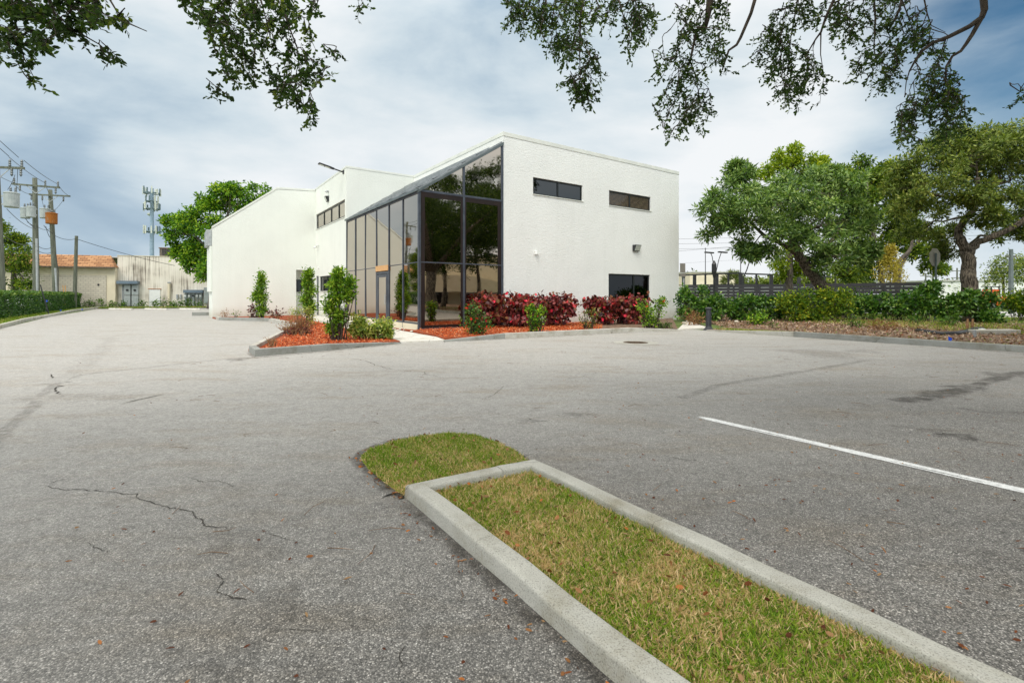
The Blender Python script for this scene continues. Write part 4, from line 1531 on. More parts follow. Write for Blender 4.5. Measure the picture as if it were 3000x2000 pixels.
# the door
dv0, dv1 = 2 * BAY + .035, 3 * BAY - .035
b = MB()
for v in (dv0, dv1 - .10): b.bbox(-.02, .05, v, v + .10, 0, 2.32)
b.bbox(-.02, .05, dv0 + .1, dv1 - .1, 2.22, 2.32)
b.bbox(-.035, .0, dv0 + .11, dv0 + .23, .03, 2.2)
b.bbox(-.035, .0, dv1 - .30, dv1 - .11, .03, 2.2)
b.bbox(-.033, .0, dv0 + .23, dv1 - .30, .03, .28)
b.bbox(-.033, .0, dv0 + .23, dv1 - .30, 2.08, 2.2)
door = b.build('entrance_door', M['frame'], bl, bevel=.006)
b = MB()
b.slab([B(-.018, dv0 + .235, .282), B(-.018, dv1 - .305, .282), B(-.018, dv1 - .305, 2.078), B(-.018, dv0 + .235, 2.078)], UD * .01)
b.build('pane', gl, door)
b = MB()
b.tube([B(-.09, dv0 + .17, .92), B(-.09, dv0 + .17, 1.35)], .02, 8)
b.tube([B(-.03, dv0 + .17, .97), B(-.09, dv0 + .17, .97)], .012, 6)
b.tube([B(-.03, dv0 + .17, 1.30), B(-.09, dv0 + .17, 1.30)], .012, 6)
b.build('handle', M['grey'], door)
b = MB()
b.bbox(-.05, .06, dv0 - .02, dv1 + .02, 2.345, 2.58)
b.build('timber_lintel', M['wood'], bl, bevel=.005)

# ---- fixtures on the walls (parts of the building)
p = B(u_on(1861, 0), 0)
zl = z_at(p, 727)
b = MB()
ul = u_on(1861, 0)
b.slab([B(ul - .21, -.003, zl - .16), B(ul - .21, -.003, zl + .16), B(ul - .21, -.24, zl + .15), B(ul - .21, -.10, zl - .16)], UD * .42)
o = b.build('wall_lamp', M['black'], bl, bevel=.015)
b = MB()
b.slab([B(ul - .17, -.112, zl - .13), B(ul + .17, -.112, zl - .13), B(ul + .17, -.228, zl + .115), B(ul - .17, -.228, zl + .115)], (VD * -.9 + ZD * -.4) * .012)
b.build('lens', M['lens'], o)
uc = u_on(1569, 0)
zc = z_at(B(uc, 0), 741)
b = MB()
b.bbox(uc - .055, uc + .055, -.12, -.003, zc - .02, zc + .09)
b.bbox(uc - .07, uc + .05, -.16, -.02, zc - .075, zc - .015)
b.build('wall_sensor', M['white'], bl, bevel=.015)
# flood light on an arm at the wing corner
vl = v_on(1007, 0)
a0 = B(-.002, vl, z_at(B(0, vl), 505))
dd = (B(-1.0, vl + .0, 0) - B(0, vl, 0)).normalized()
tipp = a0 + dd * 1.0 + ZD * .22
hd = (tipp - a0).normalized()
b = MB()
b.tube([a0, a0 + hd * .55], .035, 10)
b.box(a0 + hd * .02, (.02, .09, .09), (hd, VD, ZD))
fo = b.build('flood_arm', M['black'], bl)
b = MB()
sdv = hd.cross(ZD).normalized()
un = sdv.cross(hd)
b.box(a0 + hd * .60, (.10, .06, .05), (hd, sdv, un))
b.box(a0 + hd * .98, (.32, .14, .035), (hd, sdv, un))
b.build('lamp_head', M['black'], fo, bevel=.02)
b = MB()
for k in (0, 1): b.box(a0 + hd * (.84 + .29 * k) - un * .038, (.12, .105, .004), (hd, sdv, un))
b.build('lens', M['lens'], fo)
# twin emergency light
v_ = v_on(962, 0)
z_ = z_at(B(0, v_), 583)
b = MB()
b.slab([B(-.003, v_ - .16, z_ - .16), B(-.003, v_ - .16, z_ + .16), B(-.22, v_ - .16, z_ + .13), B(-.09, v_ - .16, z_ - .16)], VD * .32)
o = b.build('wall_lamp', M['black'], bl, bevel=.012)
b = MB()
b.slab([B(-.105, v_ - .12, z_ - .13), B(-.205, v_ - .12, z_ + .10), B(-.205, v_ + .12, z_ + .10), B(-.105, v_ + .12, z_ - .13)], UD * -.02)
b.build('lens', M['lens'], o)
b = MB()
b.tube([B(-.003, v_ - .05, z_ + .42), B(-.10, v_ - .05, z_ + .44), B(-.14, v_ - .05, z_ + .36)], [.06, .06, .075], 10)
b.build('photocell', M['grey'], bl)
v_ = v_on(933, 0)
z_ = z_at(B(0, v_), 722)
b = MB()
b.tube([B(-.003, v_, z_ + .06), B(-.12, v_, z_ + .06), B(-.16, v_ - .02, z_)], [.05, .035, .05], 10)
b.tube([B(-.10, v_ + .12, z_ - .02), B(-.26, v_ - .10, z_ - .10)], [.055, .06], 10)
b.build('security_camera', M['white'], bl, smooth=True)
v_ = v_on(934, 0)
b = MB()
b.bbox(-.08, -.003, v_ - .06, v_ + .06, z_at(B(0, v_), 784) - .06, z_at(B(0, v_), 784) + .06)
b.build('doorbell_box', M['white'], bl, bevel=.012)

# ------------------------------------------------------------------ shrubs at the building
# upright shrubs in the entrance bed
def px_bush(name, label, cat, bx, by, lobs, Y=None, **kw):
    p = G(bx, by, .06) if Y is None else Vector(((bx - CX) / F * Y, Y, .06))
    lb = [lobe(l[0], l[1], p.y, l[2], l[3], l[4] if len(l) > 4 else 0) for l in lobs]
    if kw.get('tuft'): lb = [(c - ZD * .13, (r[0], r[1], r[2] * .85)) for c, r in lb]
    lm = kw.pop('lmat')
    return bush(name, label, cat, p, lb, lm, **kw)


SG = 'upright green shrubs in the entrance bed'
px_bush('upright_shrub', 'upright green shrub against the white rear wall, far from the door', 'shrub', 768, 936, [(766, 815, 9, 16), (763, 842, 13, 18), (770, 870, 15, 18), (749, 868, 7, 12), (768, 905, 13, 18)], lmat=M['lf_shrub'], leaf=(.13, .06), ncl=60, nleaf=9, clr=.11, group=SG)
px_bush('upright_shrub', 'slim green shrub with a bare stem before the entry recess', 'shrub', 908, 944, [(904, 802, 9, 14), (901, 826, 15, 16), (908, 852, 18, 18), (898, 878, 16, 16), (911, 898, 14, 14)], lmat=M['lf_shrub'], leaf=(.13, .06), ncl=75, nleaf=9, clr=.10, group=SG)
px_bush('upright_shrub', 'tallest shrub in the red mulch, beside the variegated bush', 'shrub', 985, 998, [(992, 803, 12, 16), (985, 832, 19, 19), (1024, 832, 15, 17), (1016, 862, 19, 17), (978, 872, 21, 18), (966, 903, 17, 16), (992, 928, 20, 17), (975, 960, 14, 14)], lmat=M['lf_shrub'], leaf=(.105, .048), ncl=75, nleaf=8, clr=.075, group=SG)
px_bush('variegated_bush', 'low yellow and green variegated bush at the walkway edge', 'bush', 1095, 994, [(1050, 945, 24, 22), (1072, 962, 28, 24), (1100, 968, 30, 22), (1125, 952, 24, 22), (1045, 965, 20, 18), (1135, 970, 14, 16)], lmat=M['lf_vari'], leaf=(.10, .046), ncl=75, nleaf=8, clr=.07, droop=.3)
px_bush('dry_shrub', 'half dead brown shrub with bare twigs beside the left kerb', 'shrub', 862, 985, [(850, 945, 28, 26), (880, 935, 28, 28), (905, 950, 20, 24), (838, 965, 22, 18), (875, 968, 26, 18)], Y=16.2, lmat=M['lf_dry'], leaf=(.07, .028), ncl=34, nleaf=5, clr=.10, stem=M['drytwig'], nst=26, whorl=.4)
px_bush('dry_shrub', 'low maroon leaved shrub in front of the brown one', 'shrub', 868, 990, [(855, 975, 22, 14), (895, 972, 20, 14), (870, 985, 22, 8)], Y=15.2, lmat=M['lf_maroon'], leaf=(.07, .05), ncl=24, nleaf=6, clr=.07, stem=M['drytwig'], nst=9)
px_bush('yellow_shrub', 'pale yellow green shrub behind the brown twigs', 'shrub', 880, 955, [(868, 915, 22, 14), (900, 912, 20, 12), (915, 935, 14, 16)], Y=20.5, lmat=M['lf_vari'], leaf=(.09, .035), ncl=26, nleaf=7, clr=.10)
px_bush('maroon_plant', 'dark maroon plant at the foot of the first upright shrub', 'plant', 741, 936, [(740, 900, 8, 10), (742, 920, 9, 14)], lmat=M['lf_maroon'], leaf=(.12, .08), ncl=14, nleaf=5, clr=.09)
px_bush('maroon_plant', 'ragged reddish plant low in the bed along the rear wall', 'plant', 805, 938, [(795, 918, 16, 12), (818, 922, 14, 12)], lmat=M['lf_maroon'], leaf=(.12, .07), ncl=16, nleaf=5, clr=.10, stem=M['drytwig'])
px_bush('small_dry_plant', 'tiny orange dry plant nearest the rear wall corner', 'plant', 658, 931, [(658, 918, 12, 10)], lmat=M['lf_dry'], leaf=(.11, .03), ncl=16, nleaf=5, clr=.12, stem=M['drytwig'])
px_bush('small_dry_plant', 'tiny sparse green plant by the rear wall', 'plant', 690, 931, [(690, 919, 10, 8)], lmat=M['lf_weed'], leaf=(.10, .05), ncl=9, nleaf=5, clr=.10)
px_bush('bare_twigs', 'leafless twiggy plant in the mulch at the bed tip', 'plant', 792, 1018, [(790, 995, 14, 14), (800, 1005, 14, 10)], lmat=M['lf_dry'], leaf=(.04, .015), ncl=8, nleaf=3, clr=.05, stem=M['drytwig'], nst=9)

RG = 'red copperleaf shrubs along the front wall'
red = dict(lmat=M['lf_red'], leaf=(.17, .12), nleaf=7, clr=.10, droop=.75, whorl=.45, shape='round', shell=.33)
px_bush('copperleaf_shrub', 'dark red copperleaf shrub touching the glass wall', 'shrub', 1440, 965, [(1410, 890, 32, 26), (1445, 880, 36, 22), (1450, 915, 40, 28), (1420, 930, 30, 20)], Y=19.0, ncl=52, group=RG, **red)
px_bush('copperleaf_shrub', 'full red copperleaf shrub behind the bright green sprig', 'shrub', 1530, 963, [(1500, 880, 40, 20), (1545, 882, 40, 20), (1510, 912, 44, 28), (1555, 915, 40, 28), (1520, 935, 44, 18)], Y=19.2, ncl=52, group=RG, **red)
px_bush('copperleaf_shrub', 'red copperleaf shrub with the gap of bare wall on its right', 'shrub', 1625, 960, [(1605, 882, 38, 18), (1645, 882, 34, 20), (1620, 908, 38, 26), (1660, 905, 28, 18), (1630, 932, 34, 20)], Y=19.9, ncl=50, group=RG, **red)
px_bush('copperleaf_shrub', 'red copperleaf shrub left of the ground floor window', 'shrub', 1755, 955, [(1735, 885, 30, 14), (1765, 885, 34, 14), (1750, 908, 38, 24), (1765, 930, 30, 16)], Y=20.8, ncl=48, group=RG, **red)
px_bush('copperleaf_shrub', 'red copperleaf shrub under the ground floor window', 'shrub', 1840, 953, [(1815, 886, 36, 14), (1860, 880, 36, 16), (1830, 910, 42, 24), (1870, 910, 34, 24), (1840, 932, 40, 16)], Y=21.2, ncl=50, group=RG, **red)
px_bush('hibiscus_bush', 'dark green hibiscus bush dotted with red flowers by the glass', 'bush', 1398, 981, [(1385, 905, 26, 18), (1400, 925, 34, 22), (1380, 945, 28, 20), (1410, 955, 28, 20), (1395, 968, 24, 12)], lmat=M['lf_maroon'] if False else M['lf_hedge'], leaf=(.075, .048), ncl=44, nleaf=7, clr=.07, tip=(M['petal'], 14, .05))
px_bush('green_sprig', 'bright lime green young shrub before the red copperleaf', 'shrub', 1570, 977, [(1556, 905, 14, 14), (1585, 912, 16, 14), (1560, 930, 16, 16), (1580, 938, 18, 16), (1568, 958, 14, 12)], lmat=M['lf_green'], leaf=(.085, .055), ncl=24, nleaf=7, clr=.06, tip=(M['lf_gold'], 3, .05))
px_bush('thin_shrub', 'thin grey green shrub between the two copperleaf clumps', 'shrub', 1722, 967, [(1718, 915, 18, 14), (1740, 925, 16, 16), (1710, 940, 18, 16), (1730, 950, 18, 10)], lmat=M['lf_olive'], leaf=(.06, .032), ncl=26, nleaf=5, clr=.09)
px_bush('hibiscus_bush', 'loose green hibiscus bush at the right end of the front bed', 'bush', 1900, 962, [(1885, 900, 20, 18), (1905, 912, 24, 20), (1930, 900, 16, 20), (1938, 885, 8, 12), (1895, 935, 22, 18), (1915, 940, 20, 14)], lmat=M['lf_shrub'], leaf=(.09, .055), ncl=32, nleaf=7, clr=.09, tip=(M['petal'], 3, .055))
px_bush('ground_cover_plant', 'dark spiky low plant at the end of the front kerb', 'plant', 1942, 962, [(1935, 953, 22, 6), (1955, 955, 14, 5)], lmat=M['lf_hedge'], leaf=(.14, .02), ncl=26, nleaf=8, clr=.06)

# ------------------------------------------------------------------ right side: bollard, bushes, fence, signs
bp = G(2076, 967)
t = thing('bollard', 'short black cast bollard at the end of the right kerb', 'bollard', bp)
b = MB()
b.lathe(bp, [(.20, 0), (.20, .02), (.17, .045), (.125, .09), (.105, .14), (.098, .17), (.088, .70), (.087, .78)], 20)
b.build('post', M['bollard'], t, smooth=False)
b = MB()
b.lathe(bp, [(.095, .782), (.125, .80), (.128, .825), (.10, .85), (.05, .862), (.001, .865)], 20)
b.build('cap', M['bollard'], t)
b = MB()
for i in range(8):
    a = 2 * math.pi * i / 8
    b.tube([bp + Vector((math.cos(a) * .106, math.sin(a) * .106, .17)), bp + Vector((math.cos(a) * .090, math.sin(a) * .090, .70))], .009, 5)
b.build('flutes', M['bollard'], t)

BG = 'bushes along the right verge'
cl = dict(lmat=M['lf_clusia'], leaf=(.16, .085), ncl=75, nleaf=8, clr=.16, shape='round', group=BG, tuft=7)
px_bush('clusia_bush', 'tall glossy green bush beside the white building corner', 'bush', 2035, 935, [(2040, 860, 30, 24), (2010, 880, 26, 30), (2050, 895, 30, 26), (2025, 912, 30, 20)], Y=24.5, **cl)
px_bush('clusia_bush', 'rounded glossy green bush behind the black bollard', 'bush', 2105, 935, [(2090, 888, 34, 20), (2125, 890, 30, 22), (2100, 914, 38, 22)], Y=24.0, **cl)
px_bush('clusia_bush', 'glossy green bush directly right of the one behind the bollard', 'bush', 2180, 935, [(2160, 890, 32, 22), (2195, 885, 30, 26), (2180, 914, 36, 22)], Y=24.0, **cl)
px_bush('clusia_bush', 'shaded green bush below the thin dark trunk', 'bush', 2255, 935, [(2240, 890, 32, 26), (2280, 885, 32, 26), (2255, 914, 36, 22)], Y=24.3, **cl)
yg = dict(lmat=M['lf_ygbush'], leaf=(.14, .075), ncl=95, nleaf=9, clr=.14)
px_bush('yellow_green_bush', 'wide yellow tipped bush under the leaning tree', 'bush', 2385, 945, [(2310, 885, 40, 26), (2360, 878, 40, 26), (2420, 868, 44, 24), (2465, 872, 34, 26), (2340, 915, 44, 26), (2400, 910, 46, 26), (2455, 905, 40, 24), (2370, 932, 36, 12)], Y=23.2, **yg)
px_bush('clusia_bush', 'leafy green bush in front of the fence, right of the leaning trunk', 'bush', 2545, 935, [(2530, 885, 30, 22), (2565, 880, 28, 24), (2545, 908, 40, 24)], Y=24.0, **cl)
px_bush('clusia_bush', 'leafy green bush under the end of the slat fence', 'bush', 2630, 938, [(2610, 885, 32, 22), (2650, 880, 32, 26), (2630, 910, 42, 24)], Y=23.6, **cl)
px_bush('clusia_bush', 'green bush with a tall shoot beside the sign post', 'bush', 2705, 940, [(2690, 880, 28, 24), (2715, 862, 22, 24), (2735, 838, 12, 16), (2700, 910, 36, 24)], Y=23.2, **cl)
px_bush('clusia_bush', 'green bush right of the sign post, left of the broad trunk', 'bush', 2780, 942, [(2765, 885, 28, 22), (2795, 895, 30, 24), (2775, 915, 36, 20)], Y=22.8, **cl)
px_bush('clusia_bush', 'large green bush in front of the broad forked trunk', 'bush', 2850, 945, [(2825, 872, 26, 24), (2860, 865, 32, 26), (2890, 885, 30, 26), (2850, 905, 44, 26), (2880, 920, 32, 18)], Y=22.4, **cl)
px_bush('yellow_green_bush', 'olive and yellow bush at the right edge of the verge', 'bush', 2985, 940, [(2965, 885, 28, 24), (3000, 870, 34, 28), (3040, 885, 36, 30), (2995, 905, 40, 18)], Y=24.5, **yg)
px_bush('young_shrub', 'small light green shrub in the litter right of the bollard', 'shrub', 2222, 951, [(2205, 932, 16, 10), (2228, 925, 18, 12), (2238, 938, 14, 9), (2215, 942, 16, 7)], lmat=M['lf_green'], leaf=(.16, .075), ncl=13, nleaf=5, clr=.10)
px_bush('dead_fern', 'withered orange plant between building corner and bollard', 'plant', 2035, 950, [(2030, 925, 16, 14), (2048, 935, 16, 12), (2020, 935, 12, 12)], lmat=M['lf_dry'], leaf=(.13, .035), ncl=20, nleaf=6, clr=.13, stem=M['drytwig'])
px_bush('dead_fern', 'brown withered fronds in the litter under the fence', 'plant', 2600, 965, [(2590, 952, 22, 8), (2560, 956, 18, 7), (2625, 960, 20, 6)], lmat=M['lf_dry'], leaf=(.20, .03), ncl=14, nleaf=6, clr=.12, stem=M['drytwig'])
px_bush('weed_clump', 'small green weed clump left of the leaning trunk foot', 'weed', 2268, 960, [(2262, 956, 14, 4)], lmat=M['lf_weed'], leaf=(.10, .04), ncl=14, nleaf=5, clr=.08)
px_bush('weed_clump', 'bright weed clump in the litter beneath the leaning tree', 'weed', 2500, 958, [(2495, 945, 22, 8), (2515, 950, 18, 6)], lmat=M['lf_weed'], leaf=(.14, .03), ncl=20, nleaf=6, clr=.12)
px_bush('weed_clump', 'green weeds at the near side of the big green bush', 'weed', 2795, 955, [(2790, 930, 18, 12), (2775, 945, 14, 8)], lmat=M['lf_weed'], leaf=(.13, .04), ncl=20, nleaf=6, clr=.12)
px_bush('weed_clump', 'feathery weed clump below the fence end', 'weed', 2690, 950, [(2680, 938, 24, 7)], lmat=M['lf_weed'], leaf=(.13, .03), ncl=20, nleaf=6, clr=.12)

# slat fence
fA, fB = Vector((15.2, 42.5, 0)), Vector((26.4, 31.4, 0))
fd = (fB - fA)
FLn = fd.length
fd.normalize()
fn = Vector((fd.y, -fd.x, 0))
t = thing('slat_fence', 'charcoal fence of wide horizontal slats behind the bushes', 'fence', fA)
npan = 8
for i in range(npan + 1):
    b = MB()
    p = fA + fd * (FLn * i / npan)
    b.box(p + ZD * 1.03, (.06, .06, 1.06), (fd, fn, ZD))
    b.build('post', M['fence'], t, bevel=.01)
for i in range(npan):
    b = MB()
    p0, p1 = fA + fd * (FLn * i / npan + .062), fA + fd * (FLn * (i + 1) / npan - .062)
    for k in range(8):
        z = .12 + k * .255
        b.bar(p0 + ZD * (z + .1), p1 + ZD * (z + .1), .03, .228)
    b.build('slat_panel', M['fence'], t)

# sport court behind the fence
cA = P(1975, 862, 52)
cA.z = 0
cB = P(2170, 862, 46)
cB.z = 0
cC = P(2480, 862, 56)
cC.z = 0
t = thing('court_enclosure', 'black framed sports court with glass panels behind the fence', 'court', cA)
for (a, c, k, h) in ((cA, cB, 6, 3.35), (cB, cC, 8, 3.3)):
    for i in range(k + 1):
        if a is cB and i == 0: continue
        b = MB()
        p = a.lerp(c, i / k)
        b.box(p + ZD * (h / 2), (.16 if i % 2 == 0 else .07, .08, h / 2))
        b.build('post', M['black'], t)
    b = MB()
    b.bar(a + ZD * h, c + ZD * h, .1, .14)
    b.bar(a + ZD * 2.3, c + ZD * 2.3, .06, .08)
    b.build('rail', M['black'], t)
    b = MB()
    for i in range(k):
        p0, p1 = a.lerp(c, i / k + .02), a.lerp(c, (i + 1) / k - .02)
        b.bar(p0 + ZD * 1.1, p1 + ZD * 1.1, .012, 2.1)
    b.build('glass_panel', M['courtglass'], t)
b = MB()
for a, c, k in ((cA, cB, 2), (cB, cC, 3)):
    for i in range(k + 1):
        p = a.lerp(c, i / k)
        b.tube([p, p + ZD * 6.0], .035, 6)
    b.tube([a + ZD * 5.9, c + ZD * 5.9], .012, 4)
    b.tube([a + ZD * 4.6, c + ZD * 4.6], .006, 4)
b.build('net_pole', M['black'], t)

# twin-arm lamp
lp = P(2092, 862, 40)
lp.z = 0
t = thing('twin_lamp', 'black court lamp with two curved arms and flat heads', 'lamp', lp)
b = MB()
b.tube([lp, lp + ZD * 4.1], [.09, .06], 8)
b.build('post', M['black'], t)
for sx, hx, hy in ((-1, 2082, 741), (1, 2113, 740)):
    e = P(hx, hy, 40)
    b = MB()
    s_ = lp + ZD * (2.3 if sx > 0 else 3.4) + Vector((.15 * sx, 0, 0))
    b.tube([s_, s_.lerp(e, .3) + Vector((.12 * sx * (-1), 0, .1)), s_.lerp(e, .7) + Vector((-.08 * sx, 0, .12)), e], .03, 6)
    ar = b.build('arm', M['black'], t)
    b = MB()
    b.box(e + Vector((.12 * sx, 0, .03)), (.36, .16, .05), (Vector((.98, 0, -.08)).normalized(), Vector((0, 1, 0)), ZD))
    b.build('lamp_head', M['black'], ar, bevel=.02)
b = MB()
b.tube([lp + ZD * 2.6, lp + ZD * 3.2, lp + ZD * 3.8, lp + ZD * 4.1], [.06, .20, .20, .05], 8)
b.build('speaker', M['black'], t)
q0, q1 = P(2178, 812, 40), P(2196, 745, 40)
b = MB()
zb_ = Vector((q0.x, q0.y, 0))
b.tube([zb_, q0, P(2188, 790, 40), P(2196, 765, 40), q1], [.06, .05, .045, .04, .03], 7)
o = b.build('curved_pole', M['black'], None, zb_)
tag(o, 'single curved dark lamp pole under the tree crown', 'pole')

# signs
def stop_back():
    p = P(2742, 862, 25.5)
    p.z = 0
    t = thing('stop_sign', 'octagonal road sign seen from behind on a thin post', 'sign', p)
    b = MB()
    b.box(p + ZD * 1.75, (.035, .025, 1.75))
    b.build('post', M['signpost'], t)
    b = MB()
    c = p + ZD * (z_at(p, 753)) + Vector((0, -.01, 0))
    ax = Vector((.945, .326, 0))
    pts = []
    for i in range(8):
        a = math.pi / 8 + i * math.pi / 4
        pts.append(c + ax * (.47 * math.cos(a)) + ZD * (.50 * math.sin(a)) + Vector((0, .07, 0)))
    b.slab(pts, Vector((-.326, .945, 0)) * .006)
    b.build('plate', M['signback'], t)
    return t


stop_back()
p = P(2739, 862, 24.6)
p.z = 0
t = thing('notice_sign', 'small blue and white notice on a post before the big trunk', 'sign', p)
b = MB()
b.box(p + ZD * 1.0, (.025, .02, 1.0))
b.build('post', M['signpost'], t)
c = P(2745, 842, 24.55)
b = MB()
b.box(c, (.125, .008, .34))
pl_ = b.build('plate', M['white'], t)
b = MB()
b.box(c + Vector((0, -.010, .20)), (.115, .002, .12))
b.build('panel', M['bluesign'], pl_)
b = MB()
for k in range(7): b.box(c + Vector((0, -.010, .03 - k * .05)), (.095 * random.uniform(.75, 1), .002, .012))
b.build('text_lines', M['black'], pl_)
p = P(2000, 862, 28)
p.z = 0
t = thing('corner_sign', 'grey sign backs on a post just past the building corner', 'sign', p)
b = MB()
b.box(p + ZD * 1.25, (.04, .03, 1.25))
b.build('post', M['signpost'], t)
b = MB()
b.box(P(2000, 785, 27.95), (.15, .01, .26))
b.build('plate', M['signback'], t)
b = MB()
b.box(P(2001, 806, 27.95), (.15, .01, .09))
b.build('plate', M['signback'], t)
p = G(1997, 935)
b = MB()
b.tube([p, P(2004, 815, p.y)], .04, 8)
o = b.build('pipe_post', M['grey'], None, p)
tag(o, 'thin pale leaning pipe post at the building corner', 'post')
# short white wall behind the corner
b = MB()
b.slab([B(15.22, .6, 0), B(15.75, .6, 0), B(15.68, .6, .75), B(15.5, .6, 1.0), B(15.22, .6, 1.2)], VD * 2.5)
o = b.build('wing_wall', M['stucco'], None, B(15.4, .6, 0))
tag(o, 'low curved stucco wing wall behind the building corner', 'wall')

# small things in the verge
def flag(px, py, Y, label, h=.35):
    p = Vector(((px - CX) / F * Y, Y, .05))
    t = thing('marker_flag', label, 'flag', p, 'blue marker flags')
    b = MB()
    b.tube([p, p + ZD * h], .004, 5)
    b.build('wire', M['grey'], t)
    b = MB()
    b.slab([p + ZD * h, p + ZD * (h - .11), p + Vector((.07, -.02, h - .14)), p + Vector((.11, 0, h - .06))], Vector((0, .003, 0)))
    b.build('pennant', M['blueflag'], t)
    return t


flag(2778, 1012, 13.2, 'blue marker flag in the grass behind the right kerb', .17)
flag(135, 0, 31, 'blue marker flag in front of the hedge beside the leaning stake', .95)
flag(239, 0, 38, 'blue marker flag near the far end of the left kerb', .2)
flag(176, 0, 34, 'blue marker flag in the grass below the hedge middle', .25)
pts = [G(2685, 968, .07), G(2715, 972, .10), G(2760, 978, .08), G(2800, 977, .09), G(2830, 972, .10)]
b = MB()
b.tube(pts, .075, 8)
o = b.build('drain_pipe', M['black'], None, pts[0], smooth=True)
tag(o, 'black corrugated drain pipe lying in the leaf litter', 'pipe')
pts = [G(2830, 968, .07), G(2855, 964, .12), G(2880, 962, .10)]
b = MB()
b.tube(pts, [.05, .08, .05], 8)
o = b.build('drain_pipe', M['black'], None, pts[0], smooth=True)
tag(o, 'short black pipe scrap beside the concrete slab', 'pipe')
p = G(2912, 977, .05)
b = MB()
b.box(p + ZD * .06, (.62, .25, .07), (Vector((.98, -.05, .02)).normalized(), Vector((.05, .98, 0)).normalized(), ZD))
o = b.build('concrete_slab', M['concrete_old'], None, p, bevel=.015)
tag(o, 'flat broken concrete slab half sunk in the litter', 'slab')
p = G(2856, 988, .05)
b = MB()
b.tube([p, p + Vector((-.02, 0, .22))], .045, 9)
o = b.build('pipe_stub', M['grey'], None, p)
tag(o, 'short grey upright pipe stub by the concrete slab', 'pipe')
for x, y, s, l in ((2004, 949, .10, 'white rock on the verge left of the bollard'), (2157, 917, .10, 'white ball like rock under the green bushes'), (2878, 974, .13, 'white crumpled bag beside the black pipe')):
    p = G(x, y, .05) if y > 930 else Vector(((x - CX) / F * 22.5, 22.5, .35))
    if y < 930: p.z = .05
    b = MB()
    b.lathe(p, [(.001, -.02), (s * .8, .0), (s, s * .5), (s * .7, s * .95), (.001, s * 1.1)], 9)
    o = b.build('rock', M['stone'] if 'bag' not in l else M['white'], None, p, smooth=False)
    tag(o, l, 'rock')
for x, h in ((2833, .42), (2848, .42)):
    p = G(x, 968, .05)
    b = MB()
    b.tube([p, p + Vector((.03, 0, h))], [.05, .03], 7)
    o = b.build('cut_stem', M['drytwig'], None, p)
    tag(o, 'pale cut stem standing under the large bush', 'stem', 'cut stems under the large bush')

# ------------------------------------------------------------------ trees on the right
Y1 = 26.0
tb = Vector(((2475 - CX) / F * Y1, Y1, 0))
t1l = [(2105, 610, 52, 45, -1), (2175, 555, 62, 60, 0), (2130, 678, 50, 42, -.5), (2215, 650, 72, 66, -1.5), (2300, 590, 85, 62, -1.5), (2285, 705, 62, 50, -1.5), (2395, 565, 80, 62, -1), (2465, 570, 66, 62, .5), (2505, 650, 62, 62, .5), (2400, 668, 88, 62, -2), (2535, 735, 40, 32, 0), (2190, 742, 30, 36, -.5), (2450, 755, 54, 34, -1), (2335, 540, 66, 44, 1), (2230, 590, 60, 50, 1.5), (2430, 520, 40, 26, 1), (2165, 505, 34, 24, .5), (2350, 640, 80, 60, 1.8), (2480, 690, 60, 50, 2)]
tree('silver_leaf_tree', 'grey green tree with a leaning rough trunk behind the bushes', 'tree', tb,
     [([tb, P(2415, 850, Y1), P(2372, 792, Y1 - .2), P(2345, 755, Y1 - .3), P(2325, 710, Y1 - .2), P(2318, 660, Y1)], .36, .17),
      ([P(2372, 792, Y1 - .2), P(2400, 745, Y1 + .3), P(2440, 700, Y1 + .4), P(2470, 650, Y1 + .3)], .16, .08),
      ([P(2345, 755, Y1 - .3), P(2300, 720, Y1 - .6), P(2240, 690, Y1 - .6), P(2190, 640, Y1 - .5)], .14, .06)],
     [lobe(l[0], l[1], Y1, l[2], l[3], l[4]) for l in t1l], M['lf_t1'], M['bark'], leaf=(.25, .085), ncl=150, nleaf=14, clr=.17, whorl=.9, droop=.0, tuft=13, twigs=8)
Y2 = 33.0
tb = Vector(((2316 - CX) / F * Y2, Y2, 0))
tree('yellow_green_tree', 'yellow green tree top rising behind the grey green tree', 'tree', tb,
     [([tb, P(2314, 800, Y2), P(2318, 720, Y2), P(2320, 600, Y2), P(2325, 520, Y2)], .26, .10)],
     [lobe(l[0], l[1], Y2, l[2], l[3], l[4]) for l in [(2290, 475, 34, 22, 0), (2325, 462, 38, 26, 0), (2365, 480, 36, 26, 0), (2405, 478, 22, 14, 0), (2230, 508, 26, 22, 0), (2300, 510, 60, 30, 1), (2370, 515, 50, 26, 0), (2128, 605, 22, 20, 0), (2315, 745, 40, 30, 0), (2290, 790, 30, 26, 0), (2345, 800, 26, 22, 0)]],
     M['lf_yel'], M['bark_grey'], leaf=(.24, .12), ncl=70, nleaf=11, clr=.20, tuft=7)
Y3 = 37.0
tb = Vector(((2640 - CX) / F * Y3, Y3, 0))
t3l = [(2470, 570, 44, 40), (2590, 540, 60, 40), (2640, 560, 50, 40), (2570, 610, 60, 44), (2530, 770, 60, 40), (2600, 640, 56, 44), (2660, 690, 40, 34), (2480, 520, 44, 34), (2535, 505, 44, 32), (2600, 500, 50, 32), (2560, 560, 70, 46), (2500, 600, 50, 46), (2610, 590, 60, 50), (2560, 650, 66, 50), (2500, 690, 46, 46), (2630, 680, 56, 42), (2555, 730, 56, 40), (2500, 775, 46, 40), (2690, 745, 34, 26), (2700, 700, 40, 30), (2660, 630, 44, 40), (2740, 780, 24, 16), (2460, 810, 36, 26), (2540, 800, 50, 26)]
